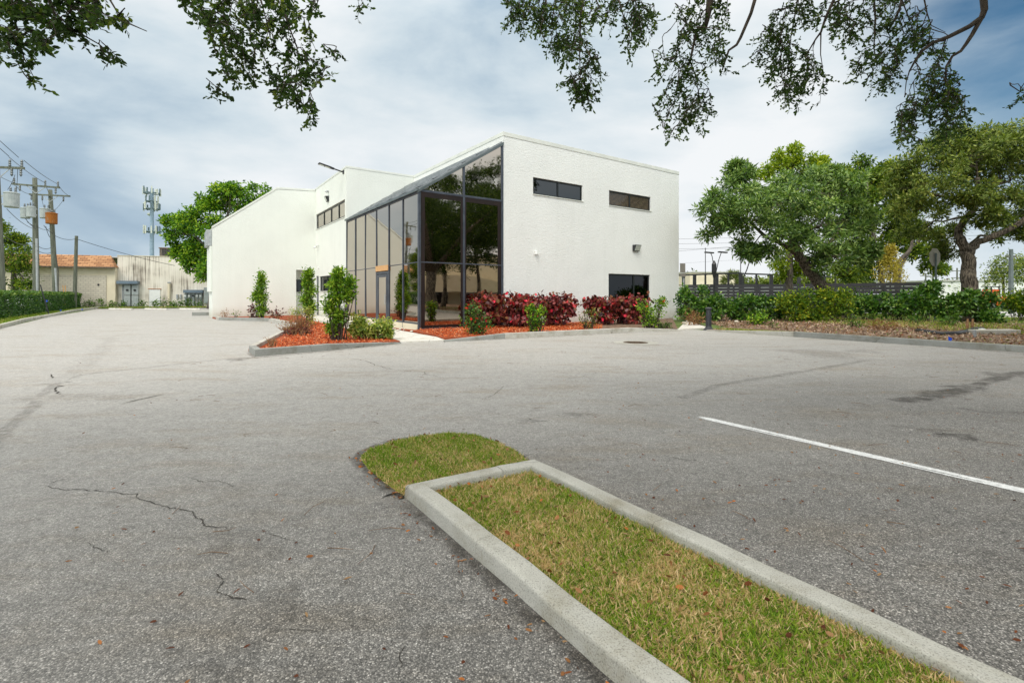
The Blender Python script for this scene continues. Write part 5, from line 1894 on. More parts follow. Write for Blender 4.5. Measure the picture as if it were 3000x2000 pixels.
tree('dark_shade_tree', 'dark olive tree with several pale limbs behind the slat fence', 'tree', tb,
     [([tb, P(2634, 810, Y3), P(2650, 760, Y3), P(2690, 705, Y3), P(2720, 670, Y3)], .17, .05),
      ([tb, P(2624, 784, Y3), P(2670, 722, Y3 - .3), P(2660, 640, Y3), P(2640, 580, Y3)], .18, .06),
      ([Vector((tb.x - 1.0, tb.y, 0)), P(2580, 800, Y3), P(2563, 720, Y3), P(2550, 620, Y3), P(2540, 540, Y3)], .20, .07)],
     [lobe(l[0], l[1], Y3, l[2], l[3], random.uniform(.2, 2.2)) for l in t3l], M['lf_dark'], M['bark_grey'], leaf=(.28, .14), ncl=105, nleaf=12, clr=.26, tuft=8)
Y4 = 24.0
tb = Vector(((2842 - CX) / F * Y4, Y4, 0))
t4l = [(2900, 395, 50, 30), (2985, 395, 60, 36), (2850, 465, 60, 34), (2930, 470, 60, 40), (2740, 500, 56, 34), (3010, 480, 60, 40), (2690, 570, 50, 30), (2680, 480, 46, 36), (2745, 440, 54, 36), (2820, 425, 50, 34), (2880, 425, 54, 36), (2960, 420, 60, 44), (3050, 440, 80, 60), (2640, 545, 46, 30), (2710, 545, 66, 36), (2800, 510, 70, 40), (2890, 500, 66, 40), (2980, 510, 70, 50), (2700, 615, 60, 34), (2790, 600, 50, 30), (2660, 600, 40, 26), (3040, 590, 70, 50), (2680, 680, 46, 26), (2900, 640, 34, 18), (2960, 690, 46, 20), (2775, 690, 36, 22), (2860, 570, 44, 24), (2940, 590, 44, 24), (2760, 740, 26, 18), (2830, 455, 60, 30), (3000, 640, 50, 24)]
tree('broad_trunk_tree', 'large olive tree with a broad forked trunk at the right edge', 'tree', tb,
     [([tb, P(2840, 830, Y4), P(2838, 780, Y4), P(2832, 735, Y4)], .32, .27),
      ([P(2832, 735, Y4), P(2808, 690, Y4), P(2822, 650, Y4), P(2852, 615, Y4), P(2868, 570, Y4), P(2862, 520, Y4)], .21, .10),
      ([P(2834, 745, Y4), P(2862, 712, Y4), P(2905, 695, Y4 - .2), P(2960, 670, Y4 - .4), P(3020, 630, Y4 - .5)], .20, .10),
      ([P(2852, 615, Y4), P(2810, 585, Y4 - .4), P(2760, 575, Y4 - .6), P(2700, 560, Y4 - .6)], .10, .05),
      ([P(2868, 570, Y4), P(2910, 545, Y4 + .4), P(2960, 530, Y4 + .5)], .09, .05)],
     [lobe(l[0], l[1], Y4, l[2], l[3], random.uniform(-1.6, 1.6) if not (l[0] < 2800 and l[1] > 600) else random.uniform(3.0, 4.5), 1.3) for l in t4l], M['lf_olive'], M['bark'], leaf=(.20, .070), ncl=120, nleaf=13, clr=.16, whorl=.85, tuft=13, twigs=12, limb=.42)
Y5 = 41.0
tb = Vector(((2608 - CX) / F * 35.2, 35.2, 0))
tree('golden_tree', 'small golden yellow conical tree just behind the fence', 'tree', tb,
     [([tb, P(2608, 830, 35.2), P(2608, 780, 35.2), P(2607, 735, 35.2)], .07, .02)],
     [lobe(l[0], l[1], 35.2, l[2], l[3]) for l in [(2608, 812, 38, 18), (2606, 790, 34, 18), (2608, 768, 26, 18), (2607, 748, 16, 16), (2608, 730, 8, 12)]],
     M['lf_gold'], M['twig'], leaf=(.15, .08), ncl=70, nleaf=10, clr=.15, tuft=0)
for (x, Y, bx, lobs, lab) in (
    (2950, 62, 2940, [(2910, 800, 22, 20), (2945, 795, 28, 24), (2985, 790, 30, 26), (2960, 770, 24, 18), (2925, 825, 24, 14)], 'hazy grey green street tree left of the tall pole'),
    (3010, 58, 3010, [(2995, 785, 26, 26), (3030, 760, 34, 34), (3000, 820, 26, 16), (3040, 800, 30, 26)], 'grey green street tree cut by the right picture edge'),
    (2775, 70, 2775, [(2770, 842, 16, 14), (2785, 848, 12, 12), (2762, 850, 10, 12)], 'small round distant tree behind the notice sign'),
    (2820, 80, 2815, [(2812, 842, 14, 12), (2800, 850, 10, 8)], 'small distant tree directly left of the broad trunk'),
):
    tb = Vector(((bx - CX) / F * Y, Y, 0))
    tree('street_tree', lab, 'tree', tb, [([tb, P(bx, 850, Y), P(bx, 815, Y)], .2, .1)], [lobe(l[0], l[1], Y, l[2], l[3]) for l in lobs], M['lf_olive'], M['bark_grey'], leaf=(.35, .14), ncl=46, nleaf=10, clr=.5, group='street trees in the distance', twigs=2)
# palm
tb = P(2147, 862, 62)
tb.z = 0
t = thing('palm_tree', 'small fan palm behind the sports court', 'palm', tb)
b = MB()
b.tube([tb, tb + ZD * 2.3], [.22, .17], 8)
b.build('trunk', M['bark_grey'], t)
C, D, T = [], [], []
top = tb + ZD * 2.8
for i in range(150):
    d = norm(RNG.normal(size=(1, 3)) + np.array([[0, 0, .5]]))[0]
    r = random.uniform(.9, 1.5)
    for k in range(7):
        C.append(np.array(top) + d * r * .75)
        D.append(d + RNG.normal(size=3) * .4)
        T.append(random.random())
foliage('crown', np.array(C), np.array(D), .85, .07, np.array(T), M['lf_palm'], t)
# far woods (one mass) beyond the court
lobs = []
for i in range(46):
    x = 1990 + i * 12.5
    lobs.append(lobe(x, 838 + random.uniform(-18, 6), 85, 18, random.uniform(10, 22)))
C, D, T, _ = lobe_leaves(lobs, 26, 8, .6, (.5, .25))
o = foliage('far_woods', C, D, .6, .3, T, M['lf_olive'], None, (40, 85, 0), kind='stuff')
tag(o, 'distant low wood beyond the sports court', 'woods')
# pale low building beyond the court
p = P(2040, 862, 75)
p.z = 0
t = thing('pale_building', 'low pale flat roofed building far behind the court', 'building', p)
b = MB()
b.box(p + ZD * 2.2, (3.2, 6, 2.2))
b.build('wall', M['cream'], t)
b = MB()
b.box(p + ZD * 4.48, (3.35, 6.15, .08))
b.build('roof', M['roofing'], t)
p = P(2960, 862, 66)
p.z = 0
t = thing('pale_building', 'low white building glimpsed between the distant trunks', 'building', p)
b = MB()
b.box(p + Vector((4, 8, 1.6)), (12, 5, 1.6))
b.build('wall', M['white'], t)
b = MB()
b.box(p + Vector((4, 8, 3.28)), (12.2, 5.2, .08))
b.build('roof', M['roofing'], t)
# distant utility poles
for x, Y, ytop, lab in ((2962, 34, 730, 'tall pale concrete pole at the right picture edge'), (2712, 90, 800, 'thin distant pole left of the octagonal sign'), (2733, 80, 802, 'dark distant pole beside the octagonal sign post'), (2804, 85, 785, 'faint distant pole with crossarms left of the broad trunk'), (2440 + 340, 110, 822, 'short faint pole above the distant round tree'), (2850, 45, 740, 'pale pole half hidden behind the broad trunk')):
    p = P(x, 862, Y)
    p.z = 0
    top = P(x, ytop, Y)
    t = thing('utility_pole', lab, 'pole', p, 'distant utility poles')
    b = MB()
    b.tube([p, top], [.16 if Y < 50 else .14, .11], 8)
    b.build('post', M['signpost'] if Y < 50 else M['polewood'], t)
    for k in range(2 if Y > 50 else 1):
        b = MB()
        b.box(top - ZD * (.5 + k * 1.2), (1.0 if Y > 50 else .35, .05, .06))
        b.build('crossarm', M['polewood'], t)
# wires over the right background
b = MB()
for z, dz in ((8.6, 0), (9.4, .3), (10.2, .5)):
    pts = [Vector((10 + 11 * i, 88 - 4 * i, z + .9 * ((i - 4) / 4) ** 2 + dz * i * .05)) for i in range(9)]
    b.tube(pts, .018, 4)
o = b.build('power_lines', M['black'], None, (10, 88, 8))
tag(o, 'thin power lines crossing the sky right of the building', 'wires')
# orange loader and a white car on the far street
p = P(2912, 862, 44)
p.z = 0
t = thing('loader', 'orange compact machine parked beyond the bushes on the street', 'vehicle', p)
b = MB()
b.box(p + Vector((0, 0, .75)), (.55, .8, .4))
b.box(p + Vector((0, .3, 1.45)), (.38, .45, .35))
b.build('body', M['orange'], t, bevel=.06)
b = MB()
for sx in (-.35, .35): b.bar(p + Vector((sx, -.2, 1.1)), p + Vector((sx, -.1, 2.0)), .07, .07)
b.box(p + Vector((0, .2, 2.02)), (.45, .55, .03))
b.build('cab', M['black'], t)
for sx in (-.58, .58):
    for sy in (-.45, .45):
        b = MB()
        b.tube([p + Vector((sx - .12, sy, .33)), p + Vector((sx + .12, sy, .33))], .33, 14)
        b.build('wheel', M['tyre'], t)


def car(loc, ang, label, paint, group=None):
    t = thing('parked_car', label, 'car', loc, group)
    loc = Vector(loc)
    ax = Vector((math.cos(ang), math.sin(ang), 0))
    ay = Vector((-math.sin(ang), math.cos(ang), 0))

    def q(x, y, z): return loc + ax * x + ay * y + ZD * z
    b = MB()
    prof = [(-2.1, .35), (-2.2, .75), (-2.05, .95), (-1.2, 1.0), (1.0, 1.0), (2.0, .86), (2.2, .62), (2.15, .35)]
    b.slab([q(x, -.85, z) for x, z in prof], ay * 1.7)
    b.build('body', paint, t, bevel=.06)
    b = MB()
    prof = [(-1.6, 1.0), (-1.1, 1.42), (-.7, 1.48), (.3, 1.46), (1.15, 1.0)]
    b.slab([q(x, -.68, z) for x, z in prof], ay * 1.36)
    b.build('roof', paint, t, bevel=.06)
    b = MB()
    for sy in (-.70, .69):
        b.slab([q(x, sy, z) for x, z in [(-1.35, 1.05), (-1.0, 1.36), (.2, 1.38), (.85, 1.05)]], ay * .01)
    b.slab([q(1.10, -.6, 1.06), q(1.10, .6, 1.06), q(.42, .6, 1.42), q(.42, -.6, 1.42)], ax * .05 + ZD * .03)
    b.build('windows', M['darkglass'], t)
    for sx in (-1.35, 1.35):
        for sy in (-.86, .86):
            b = MB()
            b.tube([q(sx, sy - .1, .33), q(sx, sy + .1, .33)], .33, 16)
            b.build('wheel', M['tyre'], t)
    return t


car(Vector((42.5, 46, 0)), 2.2, 'white car parked beyond the bushes beside the orange machine', M['carwhite'])
car(Vector((-41.5, 42.0, 0.0)), .4, 'white car behind the clipped hedge at the far left', M['carwhite'])

# ------------------------------------------------------------------ left side: hedge, poles, far building, tower
hA, hB = G(-160, 962), G(234, 903.5)
hd_ = (hB - hA)
hL = hd_.length
hd_.normalize()
hn = Vector((-hd_.y, hd_.x, 0))
t = thing('clipped_hedge', 'long clipped green hedge along the left verge', 'hedge', hA)
b = MB()
for i in range(60):
    p = hA + hd_ * (hL * (i + .5) / 60) + hn * .55
    b.tube([p, jitter(p + ZD * .7, .15)], [.03, .015], 5)
b.build('stems', M['twig'], t)
n = 34000
s = RNG.random(n) * hL
face = RNG.random(n)
yy = np.where(face < .55, RNG.normal(0, .05, n), RNG.random(n) * 1.25)
zz = np.where(face < .55, RNG.random(n) * 1.38 + .04, 1.40 + RNG.normal(0, .04, n))
inn = RNG.random(n) < .2
yy = np.where(inn, RNG.random(n) * 1.2, yy)
zz = np.where(inn, RNG.random(n) * 1.3, zz)
endm = RNG.random(n) < .06
s = np.where(endm, hL + RNG.normal(0, .06, n), s)
yy = np.where(endm, RNG.random(n) * 1.2, yy)
zz = np.where(endm, RNG.random(n) * 1.4, zz)
zz = zz + .05 * np.sin(s * 1.9) + .03 * np.sin(s * 4.7 + 1)
yy = yy + .09 * np.sin(s * 2.3 + zz * 3)
C = np.array(hA)[None] + s[:, None] * np.array(hd_)[None] + yy[:, None] * np.array(hn)[None] + zz[:, None] * np.array([[0, 0, 1.0]])
D = RNG.normal(size=(n, 3)) * .7 - np.array(hn)[None] * (face < .55)[:, None] * .6 + np.array([0, 0, .5])
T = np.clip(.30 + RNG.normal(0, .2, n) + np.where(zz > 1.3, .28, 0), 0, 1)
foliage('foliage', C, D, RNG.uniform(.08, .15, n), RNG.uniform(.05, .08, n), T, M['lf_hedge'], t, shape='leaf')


def transformer(p, r, h, mat, parent, d):
    """can with lid, bushings and a bracket; d points from can to pole"""
    b = MB()
    b.lathe(p, [(r * .92, 0), (r, .04), (r, h - .08), (r * 1.06, h - .07), (r * 1.06, h - .02), (r * .8, h + .02), (.001, h + .05)], 18)
    o = b.build('transformer', mat, parent)
    b = MB()
    for a in (.5, 2.6):
        q = p + Vector((math.cos(a) * r * .5, math.sin(a) * r * .5, h))
        b.lathe(q, [(.05, 0), (.07, .06), (.04, .1), (.065, .16), (.04, .2), (.055, .26), (.02, .34)], 8)
    b.build('bushing', M['porcelain'], o)
    b = MB()
    b.bar(p + ZD * (h * .8), p + d + ZD * (h * .8), .06, .08)
    b.bar(p + ZD * (h * .25), p + d + ZD * (h * .25), .06, .08)
    b.build('bracket', M['grey'], o)
    return o


def insul(b, p, h=.35, r=.06, down=False):
    s = -1 if down else 1
    b.tube([p + ZD * (s * h * k) for k in (0, .15, .3, .45, .6, .75, .9, 1)], [r * .6, r, r * .6, r, r * .6, r, r * .6, r * .3], 8)


def upole(label, foot, top, r, arms, cans, conduit=None):
    t = thing('utility_pole', label, 'pole', foot, 'wooden utility poles behind the hedge')
    b = MB()
    k = 6
    b.tube([foot.lerp(top, i / k) for i in range(k + 1)], [r * (1.12 - .4 * i / k) for i in range(k + 1)], 14)
    b.build('post', M['polewood'], t, smooth=True)
    for (pa, pb, ins) in arms:
        b = MB()
        b.bar(pa, pb, .10, .12)
        a = b.build('crossarm', M['polewood'], t)
        b = MB()
        m = (pa + pb) / 2
        for f in (.28, .72):
            b.bar(pa.lerp(pb, f), m - ZD * .55, .03, .04)
        b.build('brace', M['grey'], a)
        for f, dn in ins:
            b = MB()
            insul(b, pa.lerp(pb, f) + ZD * (-.06 if dn else .06), .42, .07, dn)
            b.build('insulator', M['porcelain'], a)
    for c in cans: transformer(*c[:4], t, c[4])
    if conduit:
        b = MB()
        b.tube([foot + Vector((r * .9, -r * .5, 0)), foot.lerp(top, conduit) + Vector((r * .8, -r * .45, 0))], .075, 8)
        b.build('conduit', M['grey'], t)
    return t


WI = []                                             # wires hung between the poles
f1 = Vector(((8 - CX) / F * 28, 28, 0))
t1 = P(-12, 440, 28)
c1 = P(34, 608, 27.7)
c1.z -= .0
upole('weathered utility pole at the very left edge with one large grey transformer', f1, t1, .17,
      [(P(-70, 488, 27.8), P(71, 493, 27.8), [(.70, 0), (.95, 0), (.74, 1), (.93, 1)])],
      [(P(34, 608, 27.6), .33, .84, M['lightgrey'], Vector((-.65, .1, 0)))])
f2 = Vector(((107 - CX) / F * 36, 36, 0))
t2 = P(102, 522, 36)
upole('straight wooden pole with two grey transformers and a steel conduit', f2, t2, .19,
      [(P(36, 539, 35.75), P(174, 550, 35.75), [(.04, 0), (.16, 1), (.70, 0), (.97, 0), (.92, 1)])],
      [(P(74, 640, 35.8), .27, .78, M['lightgrey'], Vector((.5, .1, 0))), (P(91, 637, 35.5), .26, .78, M['lightgrey'], Vector((.25, .2, 0)))], .55)
f3 = Vector(((166 - CX) / F * 41, 41, 0))
t3 = P(147, 556, 41)
upole('leaning wooden pole with one grey and one rusty orange transformer', f3, t3, .19,
      [(P(86, 569, 40.75), P(205, 575, 40.75), [(.05, 1), (.32, 1), (.84, 1)])],
      [(P(133, 640, 40.7), .36, .82, M['lightgrey'], Vector((.5, .1, 0))), (P(151, 656, 40.4), .38, .90, M['rust'], Vector((.1, .4, 0)))], .35)
f4 = Vector(((218 - CX) / F * 44, 44, 0))
b = MB()
b.tube([f4, P(224, 691, 44)], [.16, .12], 10)
o = b.build('utility_pole', M['polewood'], None, f4)
tag(o, 'short bare wooden pole in front of the block wall', 'pole', 'wooden utility poles behind the hedge')
cab = MB()


def wire(a, c, sag=.02, r=.016, n=10):
    L = (c - a).length
    cab.tube([a.lerp(c, i / n) - ZD * (sag * L * 4 * (i / n) * (1 - i / n)) for i in range(n + 1)], r, 5)


wire(P(-90, 330, 26), P(55, 462, 27.8), .008)
wire(P(70, 470, 27.8), P(170, 540, 35.75), .01)
wire(P(170, 541, 35.75), P(203, 574, 40.75), .02)
wire(P(-60, 380, 26), P(26, 458, 27.8), .005)
wire(P(26, 460, 27.8), P(132, 536, 35.75), .01)
wire(P(132, 536, 35.75), P(150, 575, 40.75), .02)
wire(P(-40, 495, 28), P(40, 536, 35.75), .005)
wire(P(42, 542, 35.75), P(90, 570, 40.75), .02)
wire(P(20, 612, 28), P(105, 672, 35.8), .02)
wire(P(12, 690, 28), P(100, 712, 35.9), .03, .02)
wire(P(105, 716, 35.9), P(158, 720, 40.8), .05, .02)
wire(P(110, 734, 35.9), P(155, 737, 40.8), .03, .02)
wire(P(110, 664, 35.9), P(150, 668, 40.8), .03)
wire(P(160, 690, 40.8), P(224, 699, 44), .06, .02)
wire(P(224, 700, 44), P(512, 778, 50.2), .02, .022)
wire(P(58, 612, 36), P(103, 668, 35.7), .10, .02)
wire(P(80, 650, 35.4), P(103, 664, 35.7), .05, .02)
wire(P(48, 566, 28), P(52, 496, 27.8), .1, .012)
wire(P(22, 556, 27.7), P(44, 512, 27.8), .1, .012)
wire(P(134, 622, 40.5), P(122, 580, 40.7), .1, .012)
wire(P(150, 622, 40.3), P(186, 585, 40.7), .1, .012)
wire(P(128, 660, 40.4), P(156, 684, 40.7), .12, .02)
wire(P(134, 663, 40.3), P(146, 695, 40.6), .12, .02)
wire(P(163, 740, 40.7), P(172, 800, 40.7), .02, .025)
wire(P(172, 800, 40.7), P(170, 860, 40.7), .02, .025)
o = cab.build('overhead_wires', M['black'], None, f2 + ZD * 8)
tag(o, 'overhead wires looping between the wooden poles at left', 'wires')
# stake, rods
p0, p1 = G(144, 925, .06), None
p0 = Vector(((144 - CX) / F * 30.5, 30.5, .05))
b = MB()
b.tube([p0, P(118, 834, 30.5)], .03, 6)
o = b.build('leaning_stake', M['black'], None, p0)
tag(o, 'thin black stake leaning before the hedge', 'stake')
for x0, x1 in ((194, 184), (197, 191)):
    p0 = Vector(((x0 - CX) / F * 42, 42, 0))
    b = MB()
    b.tube([p0, P(x1, 836, 42)], .02, 6)
    o = b.build('marker_rod', M['yellowrod'], None, p0)
    tag(o, 'orange yellow marker rod sticking up behind the hedge', 'rod', 'orange rods behind the hedge')

# far building
fb = thing('warehouse', 'old low warehouse with a shingle mansard and a mould stained wall', 'building', FB(0))


def t_on(px, n=0.0):
    q = (px - CX) / F
    a = FB(0, n)
    return (q * a.y - a.x) / (FD.x - q * FD.y)


tS = t_on(338)                                       # where the mansard stops
zE = z_at(FB(tS), 783)
zT = z_at(FB(tS), 747)
tE = 30.0
b = MB()
b.poly([FB(-8, 0, 0), FB(tS, 0, 0), FB(tS, 0, zE), FB(-8, 0, zE)])
b.poly([FB(tS, 0, 0), FB(tS, .5, 0), FB(tS, .5, zE), FB(tS, 0, zE)])
b.build('front_wall', M['cream'], fb)
b = MB()
tB0, tB1 = t_on(40), t_on(312)
zB = z_at(FB(tB1), 807)
b.slab([FB(tB0, -.01, 0), FB(tB1, -.01, 0), FB(tB1, -.01, zB), FB(tB0, -.01, zB)], FN * -.03)
b.build('block_panel', M['block'], fb)
b = MB()
b.box(FB(t_on(289), -.05, z_at(FB(t_on(289)), 834)), (.07, .02, .09), (FD, FN, ZD))
b.build('vent', M['black'], fb)
b = MB()
b.slab([FB(-8.4, -.55, zE), FB(tS + .1, -.55, zE), FB(tS - .75, 1.1, zT), FB(-8.4, 1.1, zT)], FN * .1 + ZD * -.05)
b.slab([FB(tS + .1, -.55, zE), FB(tS + .1, .48, zE), FB(tS - .75, 1.1, zT)], ZD * -.02)
b.build('shingle_mansard', M['shingle'], fb)
b = MB()
b.slab([FB(-8.4, -.57, zE - .12), FB(tS + .12, -.57, zE - .12), FB(tS + .12, -.57, zE), FB(-8.4, -.57, zE)], FN * .04)
b.build('fascia', M['bark_grey'], fb)
zP = z_at(FB(t_on(520)), 752)
b = MB()
b.slab([FB(tS, .5, 0), FB(tE, .5, 0), FB(tE, .5, zP), FB(tS, .5, zP)], FN * 14)
b.build('stained_wall', M['stained'], fb)
b = MB()
b.slab([FB(tS - .05, .45, zP), FB(tE, .45, zP), FB(tE, .45, zP + .06), FB(tS - .05, .45, zP + .06)], FN * .25)
b.build('parapet_trim', M['cream'], fb)
b = MB()
b.slab([FB(-8, 1.0, zT - .1), FB(tS - .2, 1.0, zT - .1), FB(tS - .2, 14.5, zT - .1), FB(-8, 14.5, zT - .1)], ZD * -.1)
b.build('roof', M['roofing'], fb)


def fbox(name, mat, px0, px1, py0, py1, d0, d1, parent=fb, bevel=.01):
    a, c = t_on(px0), t_on(px1)
    m = (a + c) / 2
    q = FB(m, .5)
    z0, z1 = z_at(q, py1), z_at(q, py0)
    b = MB()
    b.box(FB(m, .5 - (d0 + d1) / 2, (z0 + z1) / 2), (abs(c - a) / 2, (d1 - d0) / 2, abs(z1 - z0) / 2), (FD, FN, ZD))
    return b.build(name, mat, parent, bevel=bevel)


def ftop(label, cat, name, mat, px0, px1, py0, py1, d0, d1):
    return fbox(name, mat, px0, px1, py0, py1, d0, d1)


# electrical cabinets under hoods
fbox('cabinet_hood', M['bluegrey'], 343, 404, 823, 832, .003, .7)
for x0, x1 in ((362, 380), (384, 403)):
    c = fbox('meter_cabinet', M['lightgrey'], x0, x1, 834, 864, .003, .35)
    q = FB(t_on((x0 + x1) / 2), .5 - .36, z_at(FB(t_on((x0 + x1) / 2), .5), 850))
    b = MB()
    b.tube([q, q - FN * .05], .11, 14)
    b.build('meter', M['black'], c)
    fbox('switch_cabinet', M['lightgrey'], x0, x1, 866, 896, .003, .38)
for x in (354, 358.5):
    b = MB()
    q = FB(t_on(x), .42)
    b.tube([q, q + ZD * z_at(q, 834)], .06, 8)
    b.build('conduit', M['grey'], fb)
d_ = fbox('steel_door', M['white'], 432, 465, 848, 898, .003, .05)
fbox('door_frame', M['stained'], 429, 431.7, 847, 898, .003, .07)
fbox('door_header', M['rust'], 429, 468, 845.5, 847.5, .003, .08)
b = MB()
q = FB(t_on(462), .43, 1.0)
b.tube([q, q - FN * .07], .03, 8)
b.build('handle', M['grey'], d_)
b = MB()
q = FB(t_on(492), .35)
b.tube([q, q + ZD * z_at(q, 830)], .12, 10)
b.build('downpipe', M['cream'], fb)
b = MB()
b.lathe(q + ZD * z_at(q, 830), [(.12, 0), (.15, .02), (.15, .12), (.06, .18)], 10)
b.build('downpipe_cap', M['grey'], fb)
fbox('cabinet_hood', M['bluegrey'], 537, 594, 849, 858, .003, .6)
for i, x in enumerate((541, 552.5, 564, 575.5, 586)):
    c = fbox('meter_box', M['lightgrey'], x - 4.5, x + 4.5, 860, 873, .003, .3)
    q = FB(t_on(x), .5 - .31, z_at(FB(t_on(x), .5), 866.5))
    b = MB()
    b.tube([q, q - FN * .08], .10, 12)
    b.build('meter', M['white'] if i != 2 else M['black'], c)
    b = MB()
    q = FB(t_on(x), .38)
    b.tube([q, q + ZD * z_at(q, 873)], .06 if i % 2 else .11, 8)
    b.build('conduit', M['grey'] if i % 2 else M['lightgrey'], fb)
fbox('junction_box', M['grey'], 513, 518, 862, 875, .003, .15)
fbox('junction_box', M['grey'], 523, 528, 862, 874, .003, .15)
fbox('junction_box', M['white'], 503, 509, 886, 892, .003, .2)
fbox('side_cabinet', M['lightgrey'], 597, 612, 842, 888, .003, .5)
# rooftop unit
q = FB(t_on(473), 4)
zr = zP + .02
t = thing('rooftop_unit', 'boxy brown air conditioning unit on the warehouse roof', 'air conditioner', q + ZD * zr)
b = MB()
ax_ = (FD, FN, ZD)
hh = (z_at(q, 729) - zr)
b.box(q + ZD * (zr + hh / 2 + .05), (1.1, .8, hh / 2 - .05), ax_)
b.build('casing', M['antennadark'] if False else M['bark_grey'], t, bevel=.03)
b = MB()
b.box(q + ZD * (zr + hh), (1.16, .86, .05), ax_)
b.build('lid', M['soil'], t)
b = MB()
for k in range(7): b.box(q - FN * .81 + ZD * (zr + .2 + k * hh / 9), (.85, .01, .035), ax_)
b.build('louvre', M['black'], t)
b = MB()
b.tube([q + FD * 1.2 + ZD * (zr + .3), q + FD * 2.6 + ZD * (zr + .32), q + FD * 3.0 + ZD * (zr + .02)], .04, 6)
b.build('pipe', M['grey'], t)
# wheel stops and weeds along the far strip
for i, (x0, x1) in enumerate(((321, 388), (426, 490), (528, 587))):
    a, c = G(x0, 906.5), G(x1, 907.5)
    b = MB()
    d = (c - a).normalized()
    s_ = Vector((-d.y, d.x, 0))
    L = (c - a).length
    pr = [(-.11, 0), (-.07, .13), (.07, .13), (.11, 0)]
    b.slab([a + s_ * x + ZD * z for x, z in pr], d * L)
    o = b.build('wheel_stop', M['walk'], None, a, bevel=.015)
    tag(o, ('pale concrete wheel stop below the tall grey cabinets', 'pale concrete wheel stop below the white steel door', 'pale concrete wheel stop nearest the white office, by the low meters')[i], 'wheel stop', 'wheel stops before the warehouse')
for i, (x, s_, lab) in enumerate(((262, 1.0, 'weedy plant at the foot of the block panel, by the hedge end'), (292, 1.3, 'leggy weed with a tall stem by the block panel corner'), (327, .9, 'low weed in front of the cream wall end'), (361, .8, 'green weed under the tall grey cabinets'), (415, .9, 'weed clump left of the white steel door'), (455, .9, 'weed clump at the foot of the white steel door'), (478, 1.0, 'weed clump between the steel door and downpipe'), (505, .8, 'low weed right of the downpipe'), (525, .9, 'weed under the small junction boxes'), (550, 1.2, 'bushy weed below the row of round meters'), (578, .7, 'small weed below the last round meter'))):
    tq = t_on(x)
    p = FB(tq, -.4, .05)
    bush('weed_clump', lab, 'weed', p, [(p + ZD * .3 * s_, (.5 * s_, .4, .3 * s_)), (p + Vector((.25, 0, .45 * s_)), (.3, .3, .25 * s_))], M['lf_weed'], leaf=(.20, .11), ncl=12, nleaf=5, clr=.16, group='weeds along the warehouse wall', nst=3)
kerb('lot_kerb', [G(562, 925), G(620, 924), G(640, 921)], [M['concrete_dark']], .15, .22, 1)

# cell tower
ct = P(445, 862, 130)
ct.z = 0
t = thing('cell_tower', 'distant grey monopole cell tower with four antenna rings', 'tower', ct)
b = MB()
b.tube([ct, P(445, 552, 130)], [.58, .38], 12)
b.build('mast', M['towersteel'], t)
for yy_, r, k in ((561, 1.8, 12), (585, 1.3, 8), (607, 1.7, 10), (674, 1.7, 10)):
    c = P(445, yy_, 130)
    b = MB()
    n = 12
    b.tube([c + Vector((math.cos(2 * math.pi * i / n) * r, math.sin(2 * math.pi * i / n) * r, -.5)) for i in range(n + 1)], .14, 6)
    for i in range(3):
        a = 2 * math.pi * i / 3
        b.bar(c - ZD * .5, c + Vector((math.cos(a) * r, math.sin(a) * r, -.5)), .2, .2)
    ring = b.build('antenna_ring', M['antennadark'], t)
    for i in range(k):
        a = 2 * math.pi * (i + random.random() * .5) / k
        b = MB()
        p = c + Vector((math.cos(a) * (r + .12), math.sin(a) * (r + .12), random.uniform(-.2, .3)))
        b.box(p, (.15, .10, random.uniform(.7, 1.15)), (Vector((-math.sin(a), math.cos(a), 0)), Vector((math.cos(a), math.sin(a), 0)), ZD))
        b.build('antenna', M['antenna'] if random.random() < .55 else M['antennadark'], ring)
b = MB()
c = P(437, 632, 130)
b.tube([P(445, 634, 130), c], .08, 6)
b.lathe(c, [(.1, 0), (.5, .3), (.5, .5), (.1, .8)], 10)
b.build('dish', M['antenna'], t)

# trees at left
YL = 46.0
tb = Vector(((620 - CX) / F * YL, YL, 0))
tll = [(515, 680, 34, 26), (550, 650, 42, 32), (600, 625, 46, 34), (640, 595, 44, 30), (695, 572, 50, 28), (745, 580, 42, 30), (545, 715, 36, 28), (600, 690, 52, 40), (585, 745, 40, 34), (625, 770, 40, 36), (560, 765, 26, 22), (605, 805, 30, 26), (670, 650, 60, 46), (740, 640, 56, 46), (640, 700, 56, 50), (510, 655, 22, 18), (595, 600, 26, 18), (665, 560, 24, 16), (530, 740, 22, 18), (612, 790, 26, 24)]
tree('rear_tree', 'big bright green tree rising behind the white office wing', 'tree', tb,
     [([tb, P(625, 830, YL), P(640, 770, YL), P(650, 700, YL)], .35, .2), ([P(640, 770, YL), P(600, 720, YL), P(570, 690, YL)], .16, .08)],
     [lobe(l[0], l[1], YL, l[2], l[3], random.uniform(-1, 1)) for l in tll], M['lf_green'], M['bark_grey'], leaf=(.30, .17), ncl=85, nleaf=13, clr=.28, tuft=8)
YE = 43.0
tb = Vector(((42 - CX) / F * YE, YE, 0))
tree('ragged_tree', 'ragged dark green tree between the first two wooden poles', 'tree', tb,
     [([tb, P(42, 830, YE), P(38, 770, YE), P(30, 700, YE)], .3, .08)],
     [lobe(l[0], l[1], YE, l[2], l[3], random.uniform(-.6, .6)) for l in [(8, 672, 16, 22), (25, 712, 22, 20), (72, 706, 14, 14), (58, 735, 26, 18), (28, 755, 28, 22), (72, 760, 20, 14), (20, 795, 26, 22), (66, 795, 20, 18), (45, 825, 26, 14), (80, 830, 14, 12), (-10, 740, 20, 30), (45, 700, 10, 12)]],
     M['lf_dark'], M['bark_grey'], leaf=(.26, .11), ncl=46, nleaf=12, clr=.24, tuft=6)

